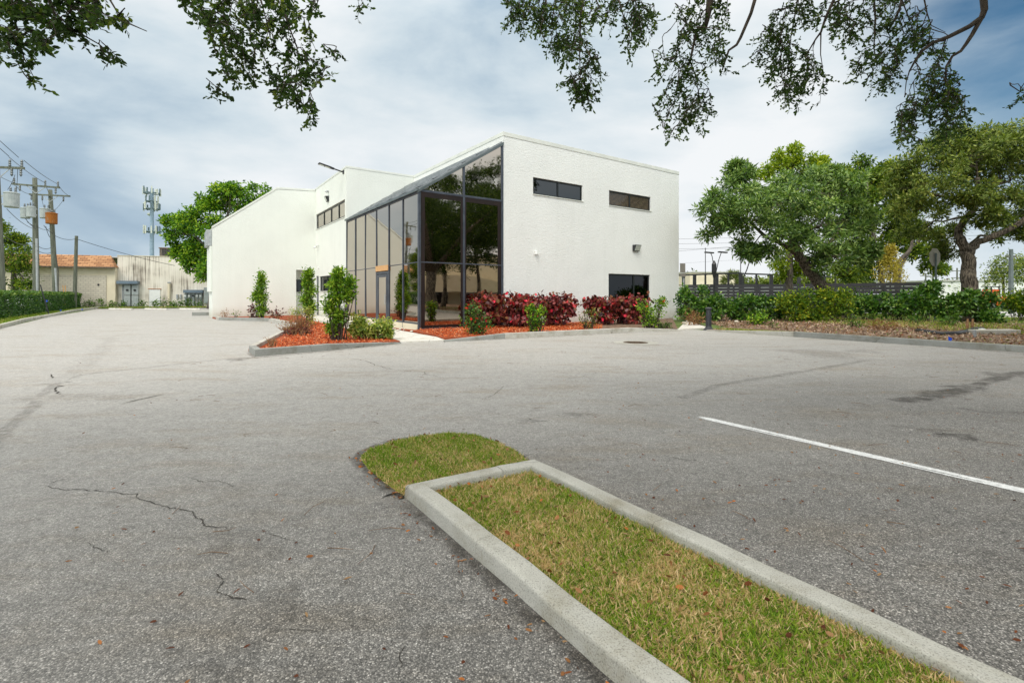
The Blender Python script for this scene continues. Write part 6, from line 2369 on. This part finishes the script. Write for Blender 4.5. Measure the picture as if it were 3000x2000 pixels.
# ------------------------------------------------------------------ live oaks reaching into the picture
def outside(p):
    return not in_view(p)


def bough(parent, wood, poly, Y, n, thick=.5, leaf=(.070, .034), hang=.75, name='bough', gaps=3.0):
    """one hanging bough: limbs (wood paths as (pts, r0, r1)) and twigs of leaves filling its outline"""
    b = MB()
    for wi, (pts, r0, r1) in enumerate(wood):
        k = len(pts)
        bb = b if wi == 0 else MB()
        bb.tube([Vector(p) for p in pts], [r0 + (r1 - r0) * i / (k - 1) for i in range(k)], 8)
        if wi: bb.build('limb', M['twig'], parent, smooth=True)
    xs, ys = [p[0] for p in poly], [p[1] for p in poly]
    s = Y / F
    Cs, Ds, Ts = [], [], []
    cnt = 0
    wpts = [Vector(p) for pts, _, _ in wood for p in pts]
    ph = random.uniform(0, 6)
    n = int(n * .98)
    kq = min(1.0, (Y / 9.0) ** 1.2)
    if kq < .8: leaf = (leaf[0], leaf[1] * 1.12)
    while cnt < n:
        x, y = random.uniform(min(xs), max(xs)), random.uniform(min(ys), max(ys))
        if not pip(x, y, poly): continue
        g = math.sin(x / 23 + ph) * math.sin(y / 19 + ph * 2) + .7 * math.sin(x / 11 + y / 9 + ph)
        if g < -.30 and random.random() < .85: continue
        c0 = P(x, y, Y + random.gauss(0, thick * .5))
        main = Vector((random.gauss(0, .5), random.gauss(0, .45), -hang)).normalized()
        nt_ = random.randint(3, 6)
        SL = random.uniform(.25, .5) * kq
        stem = [c0 - main * SL * .5, jitter(c0, .02), c0 + main * SL * .5]
        b.tube(stem, [.006, .0045, .002], 4, False)
        if wpts:
            w = min(wpts, key=lambda q: (q - stem[0]).length)
            b.tube(curve(w, stem[0], .12, 4, .04), [.010 * kq, .009 * kq, .008 * kq, .007 * kq, .006 * kq], 4, False)
        wpts += [stem[0], stem[1]]
        tb_ = random.gauss(.42, .17)
        for ti in range(nt_):
            cnt += 1
            f = (ti + .6) / nt_
            st = stem[0].lerp(stem[1], f * 2) if f < .5 else stem[1].lerp(stem[2], f * 2 - 1)
            L = random.uniform(.10, .26) * kq
            dr = (main * .7 + Vector((random.gauss(0, .6), random.gauss(0, .6), random.gauss(-.1, .3)))).normalized()
            bend = Vector((random.gauss(0, .02), random.gauss(0, .02), -.01))
            pts = [st, st + dr * L * .5 + bend, st + dr * L]
            b.tube(pts, [.0035, .0026, .0014], 3, False)
            m = random.randint(5, 9)
            for k in range(m):
                t_ = (k + .6) / m
                q = pts[0].lerp(pts[1], t_ * 2) if t_ < .5 else pts[1].lerp(pts[2], t_ * 2 - 1)
                side = Vector((random.gauss(0, 1), random.gauss(0, 1), random.gauss(0, .7)))
                d = (dr * .6 + side * .6)
                Cs.append(tuple(q))
                Ds.append(tuple(d))
                Ts.append(tb_ + random.gauss(0, .16) + (.4 if random.random() < .03 else 0))
    o = b.build(name, M['twig'], parent, smooth=True)
    m = len(Cs)
    foliage('foliage', np.array(Cs), np.array(Ds), leaf[0] * RNG.uniform(.6, 1.25, m), leaf[1] * RNG.uniform(.75, 1.25, m), np.array(Ts), M['lf_oak'], o, shape='round', nrm=RNG.normal(size=(m, 3)))
    return o


def high_crown(parent, lobes, ncl=70, nleaf=16):
    C, D, T, _ = lobe_leaves(lobes, ncl, nleaf, .30, (.1, .05), .6, .1, outside, .5)
    n = len(C)
    foliage('crown', C, D, RNG.uniform(.12, .22, n), RNG.uniform(.07, .11, n), T, M['lf_oak'], parent)


# oak standing in the right verge, outside the frame
oa = Vector((14.6, 8.2, 0))
t = thing('live_oak', 'large live oak right of the frame whose boughs hang across the sky', 'tree', oa)
b = MB()
fork = oa + Vector((.2, -.2, 3.0))
b.tube([oa, oa + Vector((.05, 0, .5)), oa + Vector((-.15, -.1, 1.6)), fork], [.62, .46, .40, .38], 12)
limbs = [[fork, (13.0, 8.6, 5.6), (11.4, 9.2, 7.6), (9.6, 9.2, 8.0), P(2881, -50, 9.0), P(2880, -15, 9.0)], [fork, (12.0, 7.4, 6.2), (8.5, 8.4, 7.6), (6.0, 9.0, 7.6), (4.0, 9.2, 7.1)], [fork, (16.5, 7.0, 5.5), (18.5, 6.0, 7.5)], [fork, (15.5, 10.5, 6.0), (16.5, 12.5, 8.0)], [fork, (14.0, 5.0, 6.0), (13.0, 2.5, 8.0)], [(6.0, 9.0, 7.6), (3.0, 9.2, 7.6), (1.2, 9.3, 7.3)]]
for L_ in limbs:
    L_ = [Vector(q) for q in L_]
    b.tube(L_, [.24 * (1 - .77 * i / (len(L_) - 1)) for i in range(len(L_))], 9)
b.build('trunk', M['bark'], t, smooth=True)
high_crown(t, [(Vector(c), r) for c, r in [((14.5, 8, 8.5), (4, 4, 2.6)), ((17.5, 6, 7.2), (3.4, 3.4, 2.6)), ((18.0, 10, 7.4), (3.2, 3.2, 2.6)), ((13.5, 4, 8.0), (3.4, 3.2, 2.2)), ((16, 12.5, 8.2), (3, 3, 2.2)), ((11.0, 7.0, 9.2), (3, 3, 1.6)), ((7.5, 6.5, 9.0), (3, 3, 1.4)), ((4.0, 6.0, 8.6), (3, 3, 1.3)), ((15.5, 8.5, 5.2), (2.6, 2.8, 1.4)), ((18, 8, 4.6), (2.4, 2.6, 1.4))]], 260, 18)
bough(t, [([P(2082, -20, 9), P(2078, 20, 9), P(2072, 55, 9), P(2066, 82, 9)], .075, .035), ([P(2066, 70, 9), P(2040, 95, 9), P(2032, 130, 9), P(2022, 180, 9), P(2005, 215, 9), P(1985, 245, 9), P(1975, 300, 9)], .03, .008), ([P(2040, 95, 9), P(1990, 50, 9), P(1965, 85, 9)], .016, .006), ([P(2022, 180, 9), P(2040, 230, 9), P(2050, 300, 9)], .014, .005)],
      [(2050, -10), (1960, 40), (1950, 90), (1920, 130), (1915, 180), (1955, 240), (1935, 290), (1925, 350), (1940, 400), (1990, 390), (2065, 355), (2090, 310), (2060, 250), (2080, 200), (2045, 180), (2100, 160), (2130, 110), (2160, 50), (2130, -10)], 9.0, 430)
bough(t, [([P(2216, -15, 8.6), P(2200, 40, 8.6), P(2170, 110, 8.6), P(2158, 132, 8.6), P(2135, 148, 8.6), P(2124, 180, 8.6), P(2116, 206, 8.6)], .032, .012)], [(2112, 175), (2135, 150), (2140, 180), (2120, 210)], 8.6, 3)
bough(t, [([P(2450, -15, 9.2), P(2420, 50, 9.2), P(2405, 95, 9.2), P(2390, 115, 9.2), P(2360, 165, 9.2)], .03, .010), ([P(2405, 95, 9.2), P(2404, 160, 9.2), P(2412, 210, 9.2)], .013, .004), ([P(2338, -10, 9.2), P(2330, 40, 9.2), P(2318, 100, 9.2), P(2310, 180, 9.2)], .018, .006)],
      [(2280, -10), (2245, 40), (2250, 90), (2225, 110), (2220, 190), (2290, 240), (2258, 282), (2330, 295), (2370, 288), (2435, 258), (2410, 190), (2365, 140), (2340, 80), (2400, 60), (2410, -10)], 9.2, 380)
bough(t, [([P(2645, -15, 9.4), P(2636, 25, 9.4), P(2615, 70, 9.4), P(2600, 95, 9.4)], .026, .010), ([P(2560, -10, 9.4), P(2565, 60, 9.4), P(2560, 140, 9.4), P(2570, 200, 9.4)], .02, .006)],
      [(2410, -10), (2420, 100), (2450, 130), (2505, 128), (2512, 170), (2500, 215), (2560, 255), (2610, 235), (2645, 180), (2650, 130), (2600, 110), (2640, 60), (2650, -10)], 9.4, 400)
bough(t, [([P(2880, -20, 9.0), P(2884, 30, 9.0), P(2876, 52, 9.0), P(2840, 78, 9.0), P(2780, 108, 9.0), P(2735, 125, 9.0), P(2700, 150, 9.0), P(2680, 180, 9.0), P(2664, 210, 9.0)], .058, .014),
          ([P(2876, 52, 9.0), P(2848, 102, 9.0), P(2830, 130, 9.0), P(2815, 150, 9.0), P(2790, 165, 9.0), P(2772, 195, 9.0), P(2770, 235, 9.0), P(2790, 300, 9.0)], .04, .008),
          ([P(2664, 210, 9.0), P(2655, 240, 9.0), P(2650, 285, 9.0)], .011, .005), ([P(2680, 180, 9.0), P(2698, 205, 9.0), P(2676, 240, 9.0), P(2680, 285, 9.0)], .011, .005), ([P(2770, 118, 9.0), P(2755, 160, 9.0), P(2730, 200, 9.0)], .013, .006), ([P(2705, -15, 9.0), P(2716, 40, 9.0), P(2728, 75, 9.0), P(2770, 95, 9.0)], .014, .004), ([P(2716, 40, 9.0), P(2690, 110, 9.0)], .010, .004)],
      [(2690, 225), (2680, 260), (2700, 290), (2645, 290), (2622, 340), (2608, 385), (2640, 400), (2670, 425), (2705, 380), (2690, 350), (2735, 340), (2740, 400), (2790, 405), (2815, 360), (2835, 310), (2805, 290), (2790, 200), (2760, 190), (2720, 215)], 9.0, 400)
bough(t, [([P(2640, -5, 9.1), P(2665, 60, 9.1), P(2680, 120, 9.1)], .012, .005)], [(2645, 30), (2640, 80), (2670, 150), (2690, 190), (2710, 170), (2760, 165), (2780, 120), (2725, 105), (2710, 50), (2680, 20)], 9.1, 110, gaps=2)
bough(t, [([P(2960, 250, 9.6), P(2990, 270, 9.6), P(3020, 280, 9.6)], .01, .006)], [(2995, 240), (2992, 330), (3040, 330), (3040, 240)], 9.6, 12)
bough(t, [([P(1600, -15, 8.6), P(1597, 60, 8.6)], .02, .01), ([P(1710, -15, 8.6), P(1700, 60, 8.6), P(1698, 150, 8.6), P(1700, 230, 8.6)], .022, .006), ([P(1680, -10, 8.6), P(1695, 40, 8.6)], .012, .006)],
      [(1465, -10), (1480, 60), (1510, 70), (1550, 85), (1575, 135), (1650, 145), (1655, 190), (1670, 270), (1690, 318), (1712, 312), (1745, 262), (1755, 195), (1725, 150), (1728, 70), (1770, 60), (1760, -10)], 8.6, 520)
bough(t, [([P(1810, -10, 8.8), P(1830, 60, 8.8), P(1850, 120, 8.8)], .016, .005)], [(1735, -10), (1760, 85), (1785, 60), (1815, 85), (1835, 105), (1848, 155), (1870, 150), (1872, 110), (1895, 75), (1920, 60), (1885, -10)], 8.8, 170)

# oak behind the camera to the left
ob = Vector((-6.4, -2.6, 0))
t = thing('live_oak', 'live oak behind the viewer whose leafy boughs hang in the top left', 'tree', ob)
b = MB()
fork = ob + Vector((.3, .3, 3.2))
b.tube([ob, ob + Vector((0, .05, .5)), ob + Vector((.1, .1, 1.8)), fork], [.55, .42, .36, .34], 12)
for L_ in ([fork, (-6.0, 1.0, 5.2), (-5.2, 3.4, 5.6), P(150, -30, 4.6)], [fork, (-4.5, 1.5, 6.0), (-3.0, 4.5, 6.0), P(720, -30, 6.0)], [fork, (-8.5, -3, 6.5)], [fork, (-4, -4, 6.5), (-1, -3, 7.5)]):
    L_ = [Vector(q) for q in L_]
    b.tube(L_, [.22 * (1 - .8 * i / (len(L_) - 1)) for i in range(len(L_))], 9)
b.build('trunk', M['bark'], t, smooth=True)
high_crown(t, [(Vector(c), r) for c, r in [((-6, -2, 7.5), (3.6, 3.6, 2.0)), ((-3, -2, 7.8), (3.4, 3.2, 1.6)), ((0, -1, 7.6), (3.2, 3.0, 1.4)), ((-9, -1, 7), (3, 3, 2)), ((3, -1.5, 7.8), (3.2, 3.0, 1.4)), ((-4, 2.5, 7.0), (2.6, 2.2, 1.2)), ((0, 2.5, 6.6), (2.8, 2.2, 1.1)), ((3.5, 2.2, 6.9), (2.6, 2.2, 1.1))]], 200, 15)
bough(t, [([P(130, -20, 4.6), P(160, 40, 4.6), P(220, 90, 4.6), P(290, 130, 4.6), P(325, 160, 4.6)], .012, .003), ([P(310, -20, 4.6), P(340, 30, 4.6), P(380, 70, 4.6), P(430, 92, 4.6)], .010, .003), ([P(30, -10, 4.6), P(50, 90, 4.6), P(70, 170, 4.6), P(98, 225, 4.6)], .010, .003)],
      [(-20, -20), (-20, 150), (15, 155), (40, 120), (90, 105), (115, 125), (150, 90), (180, 115), (230, 80), (250, 60), (330, 40), (330, -20)], 4.6, 300, .5, (.058, .028), .45)
for pl in ([(225, 70), (260, 130), (270, 145), (290, 130), (255, 80)], [(285, 115), (320, 180), (338, 178), (310, 120)], [(325, -10), (345, 60), (420, 100), (437, 92), (380, 50), (340, -10)], [(40, 110), (35, 180), (85, 185), (95, 235), (108, 228), (90, 170), (75, 120)], [(95, 120), (130, 160), (160, 162), (120, 120)]):
    bough(t, [], pl, 4.6, 12, .3, (.055, .027), .5)
bough(t, [([P(640, -20, 6.2), P(660, 60, 6.2), P(690, 130, 6.2), P(720, 210, 6.2)], .014, .004), ([P(820, -20, 6.2), P(840, 60, 6.2), P(870, 140, 6.2), P(880, 230, 6.2), P(890, 310, 6.2)], .014, .003), ([P(760, -20, 6.2), P(780, 60, 6.2), P(800, 140, 6.2)], .010, .004)],
      [(520, -20), (525, 20), (570, 20), (580, 60), (600, 95), (630, 120), (615, 150), (640, 180), (650, 215), (690, 225), (720, 220), (760, 200), (800, 210), (805, 280), (830, 295), (860, 325), (905, 345), (922, 330), (915, 280), (945, 250), (955, 215), (925, 170), (915, 90), (925, -20)], 6.2, 600, .6, (.058, .030), .8)
for pl in ([(920, 120), (980, 165), (988, 160), (940, 115)], [(640, 220), (615, 268), (628, 268), (660, 225)], [(515, -10), (530, 45), (548, 48), (560, 0)], [(670, 220), (685, 262), (700, 255), (700, 215)], [(730, 220), (735, 245), (748, 240), (745, 220)], [(975, -20), (1000, 5), (1050, 25), (1085, 32), (1090, 15), (1040, -20)], [(905, -20), (915, 50), (938, 58), (930, -20)]):
    bough(t, [], pl, 6.2, 10, .3, (.056, .028), .6)

# ------------------------------------------------------------------ across the lot on the right: what the glass mirrors
wq = Vector((37, -4.5, 0))
ad = Vector((.494, .869, 0))                        # along its front
an = Vector((-.869, .494, 0))                       # towards the office
t = thing('opposite_building', 'cream building with an arched canopy across the street, mirrored in the glass', 'building', wq)
b = MB()
b.slab([wq - ad * 22, wq + ad * 24, wq + ad * 24 + ZD * 6.2, wq - ad * 22 + ZD * 6.2], an * -10)
b.build('wall', M['cream'], t)
b = MB()
prof = []
for i in range(17):
    f = i / 16
    prof.append(wq + ad * (-4 + 14 * f) + an * .02 + ZD * (2.5 + 1.2 * math.sin(math.pi * f)))
prof += [wq + ad * 10 + an * .02 + ZD * 1.6, wq - ad * 4 + an * .02 + ZD * 1.6]
b.slab(prof, an * 2.5)
b.build('canopy', M['cream'], t)
b = MB()
for s_ in (-2.4, 1.0, 4.5, 8):
    b.box(wq + ad * s_ + an * .03 + ZD * 1.1, (.9, .04, 1.05), (ad, an, ZD))
b.build('window', M['darkglass'], t)
b = MB()
b.slab([wq - ad * 22.2 + ZD * 6.2, wq + ad * 24.2 + ZD * 6.2, wq + ad * 24.2 + ZD * 6.45, wq - ad * 22.2 + ZD * 6.45], an * -10.2)
b.build('parapet', M['bark_grey'], t)
for x, y, h, lab in ((19.5, 3.5, 11.5, 'slim verge tree outside the frame, mirrored beside the oak'), (24.5, 3.8, 13.0, 'street tree outside the frame mirrored in the right glass panes'), (22, 8.5, 13.0, 'dense street tree outside the frame mirrored high in the glass'), (27.5, 9.0, 14.0, 'rear street tree outside the frame mirrored in the upper panes')):
    tb = Vector((x, y, 0))
    tree('verge_tree', lab, 'tree', tb, [([tb, tb + Vector((.2, .1, 2.2)), tb + Vector((0, 0, 4.2))], .24, .14)],
         [(tb + Vector((random.uniform(-2, 2), random.uniform(-2, 2), h * f)), (2.7, 2.7, 1.6)) for f in (.38, .46, .54, .62, .70, .78, .86, .94)], M['lf_oak'], M['bark'], leaf=(.28, .14), ncl=150, nleaf=12, clr=.32, keep=outside, group='trees mirrored in the glass')

# ------------------------------------------------------------------ light, sky, camera
SUN_EL, SUN_AZ = R(48), R(200)                      # azimuth clockwise from +Y
w = bpy.data.worlds.new('World')
SC.world = w
w.use_nodes = True
nt = w.node_tree
nt.nodes.clear()
out = nt.nodes.new('ShaderNodeOutputWorld')
bg = N(nt, 'ShaderNodeBackground')
bg.inputs['Strength'].default_value = 0.1
LK(nt, bg, 0, out, 0)
sky = N(nt, 'ShaderNodeTexSky', sky_type='NISHITA', sun_disc=False)
sky.sun_elevation = SUN_EL
sky.sun_rotation = SUN_AZ
sky.air_density = 1.2
sky.dust_density = 1.0
tc = N(nt, 'ShaderNodeTexCoord')
sx = N(nt, 'ShaderNodeSeparateXYZ')
LK(nt, tc, 'Generated', sx, 0)
# cloud-plane coordinates
zc_ = N(nt, 'ShaderNodeMath', operation='MAXIMUM')
zc_.inputs[1].default_value = 0.0
LK(nt, sx, 'Z', zc_, 0)
za_ = N(nt, 'ShaderNodeMath', operation='ADD')
za_.inputs[1].default_value = 0.22
LK(nt, zc_, 0, za_, 0)
dv = N(nt, 'ShaderNodeVectorMath', operation='DIVIDE')
cb = N(nt, 'ShaderNodeCombineXYZ')
for i in range(3): LK(nt, za_, 0, cb, i)
LK(nt, tc, 'Generated', dv, 0)
LK(nt, cb, 0, dv, 1)
mp = N(nt, 'ShaderNodeMapping')
mp.inputs['Scale'].default_value = (1.0, 1.0, 2.5)
mp.inputs['Location'].default_value = (3.1, 1.7, 0.35)
LK(nt, tc, 'Generated', mp, 0)
n1 = N(nt, 'ShaderNodeTexNoise', i_Scale=2.1, i_Detail=9.0, i_Roughness=0.56, i_Distortion=0.25)
LK(nt, mp, 0, n1, 'Vector')


def spot(px, py, width, power):
    """soft opening in the deck around a direction, 0..power"""
    d = Vector(((px - CX) / F, 1.0, (HY - py) / F)).normalized()
    dt = N(nt, 'ShaderNodeVectorMath', operation='DOT_PRODUCT')
    dt.inputs[1].default_value = d
    nrm_ = N(nt, 'ShaderNodeVectorMath', operation='NORMALIZE')
    LK(nt, tc, 'Generated', nrm_, 0)
    LK(nt, nrm_, 0, dt, 0)
    r = N(nt, 'ShaderNodeMapRange', interpolation_type='SMOOTHSTEP')
    r.inputs['From Min'].default_value = math.cos(R(width))
    r.inputs['From Max'].default_value = 1.0
    r.inputs['To Max'].default_value = power
    LK(nt, dt, 'Value', r, 0)
    return r


def addn(a, ao, c, co):
    m = N(nt, 'ShaderNodeMath', operation='ADD')
    LK(nt, a, ao, m, 0)
    LK(nt, c, co, m, 1)
    return m


grey = spot(420, 480, 17, .10)
grey = addn(grey, 0, spot(40, 420, 15, .05), 0)
grey = addn(grey, 0, spot(300, 690, 12, .12), 0)
grey = addn(grey, 0, spot(400, 505, 5, -.13), 0)
grey = addn(grey, 0, spot(2960, 330, 14, .22), 0)
grey = addn(grey, 0, spot(1350, 60, 14, .10), 0)
grey = addn(grey, 0, spot(1750, 700, 30, -.10), 0)
grey = addn(grey, 0, spot(700, 250, 16, -.06), 0)
tot = addn(grey, 0, n1, 'Fac')
cr = ramp(nt, [(0.36, (6.6, 6.8, 6.95)), (0.49, (5.6, 6.1, 6.4)), (0.60, (4.6, 5.35, 5.85)), (0.72, (3.2, 4.1, 4.9)), (0.90, (2.1, 2.95, 3.9))])
LK(nt, tot, 0, cr, 0)
gap = spot(3050, -20, 13, 1.0)
gn = N(nt, 'ShaderNodeMath', operation='MULTIPLY')
LK(nt, gap, 0, gn, 0)
r5 = ramp(nt, [(0.35, .4), (0.6, 1.0)])
LK(nt, n1, 'Fac', r5, 0)
LK(nt, r5, 0, gn, 1)
mx = N(nt, 'ShaderNodeMixRGB')
LK(nt, gn, 0, mx, 0)
LK(nt, cr, 0, mx, 1)
skd = N(nt, 'ShaderNodeMixRGB', blend_type='MULTIPLY')
skd.inputs[0].default_value = 1.0
skd.inputs[2].default_value = (.24, .46, .56, 1)
LK(nt, sky, 0, skd, 1)
LK(nt, skd, 0, mx, 2)
# the deck brightens overhead and towards the hidden sun
mr = N(nt, 'ShaderNodeMapRange', interpolation_type='SMOOTHSTEP')
mr.inputs['From Min'].default_value = 0.45
mr.inputs['From Max'].default_value = 1.0
mr.inputs['To Min'].default_value = 1.0
mr.inputs['To Max'].default_value = 2.3
LK(nt, sx, 'Z', mr, 0)
mr2 = N(nt, 'ShaderNodeMapRange', interpolation_type='SMOOTHSTEP')
mr2.inputs['From Min'].default_value = 0.1
mr2.inputs['From Max'].default_value = -0.9
mr2.inputs['To Min'].default_value = 1.0
mr2.inputs['To Max'].default_value = 1.7
LK(nt, sx, 'Y', mr2, 0)
mm = N(nt, 'ShaderNodeMath', operation='MULTIPLY')
LK(nt, mr, 0, mm, 0)
LK(nt, mr2, 0, mm, 1)
vs = N(nt, 'ShaderNodeVectorMath', operation='SCALE')
wt = N(nt, 'ShaderNodeMixRGB')
wt.inputs[2].default_value = (6.2, 6.0, 5.6, 1)
wr = N(nt, 'ShaderNodeMapRange', interpolation_type='SMOOTHSTEP')
wr.inputs['From Min'].default_value = 0.55
wr.inputs['From Max'].default_value = 0.85
LK(nt, sx, 'Z', wr, 0)
LK(nt, wr, 0, wt, 0)
LK(nt, mx, 0, wt, 1)
LK(nt, wt, 0, vs, 0)
LK(nt, mm, 0, vs, 'Scale')
LK(nt, vs, 0, bg, 'Color')

sd_ = bpy.data.lights.new('Sun', 'SUN')
sd_.energy = 1.5
sd_.angle = R(30)
sd_.color = (1.0, .95, .86)
so = bpy.data.objects.new('Sun', sd_)
COL.objects.link(so)
dirv = Vector((math.sin(SUN_AZ) * math.cos(SUN_EL), math.cos(SUN_AZ) * math.cos(SUN_EL), math.sin(SUN_EL)))
so.rotation_euler = dirv.to_track_quat('Z', 'Y').to_euler()
so.location = dirv * 60

cd = bpy.data.cameras.new('Camera')
cd.sensor_width = 36.0
cd.lens = 36.0 * F / 3000.0
cd.shift_y = -(1000 - HY) / 3000.0
cd.clip_start = 0.05
cd.clip_end = 3000
co = bpy.data.objects.new('Camera', cd)
COL.objects.link(co)
co.location = (0, 0, CAMH)
co.rotation_euler = (R(90), 0, 0)
SC.camera = co

SC.render.engine = 'CYCLES'
SC.view_settings.view_transform = 'Standard'
SC.view_settings.look = 'None'
SC.view_settings.exposure = 0.45
SC.view_settings.gamma = 1.0
SC.cycles.max_bounces = 6
SC.cycles.use_denoising = True
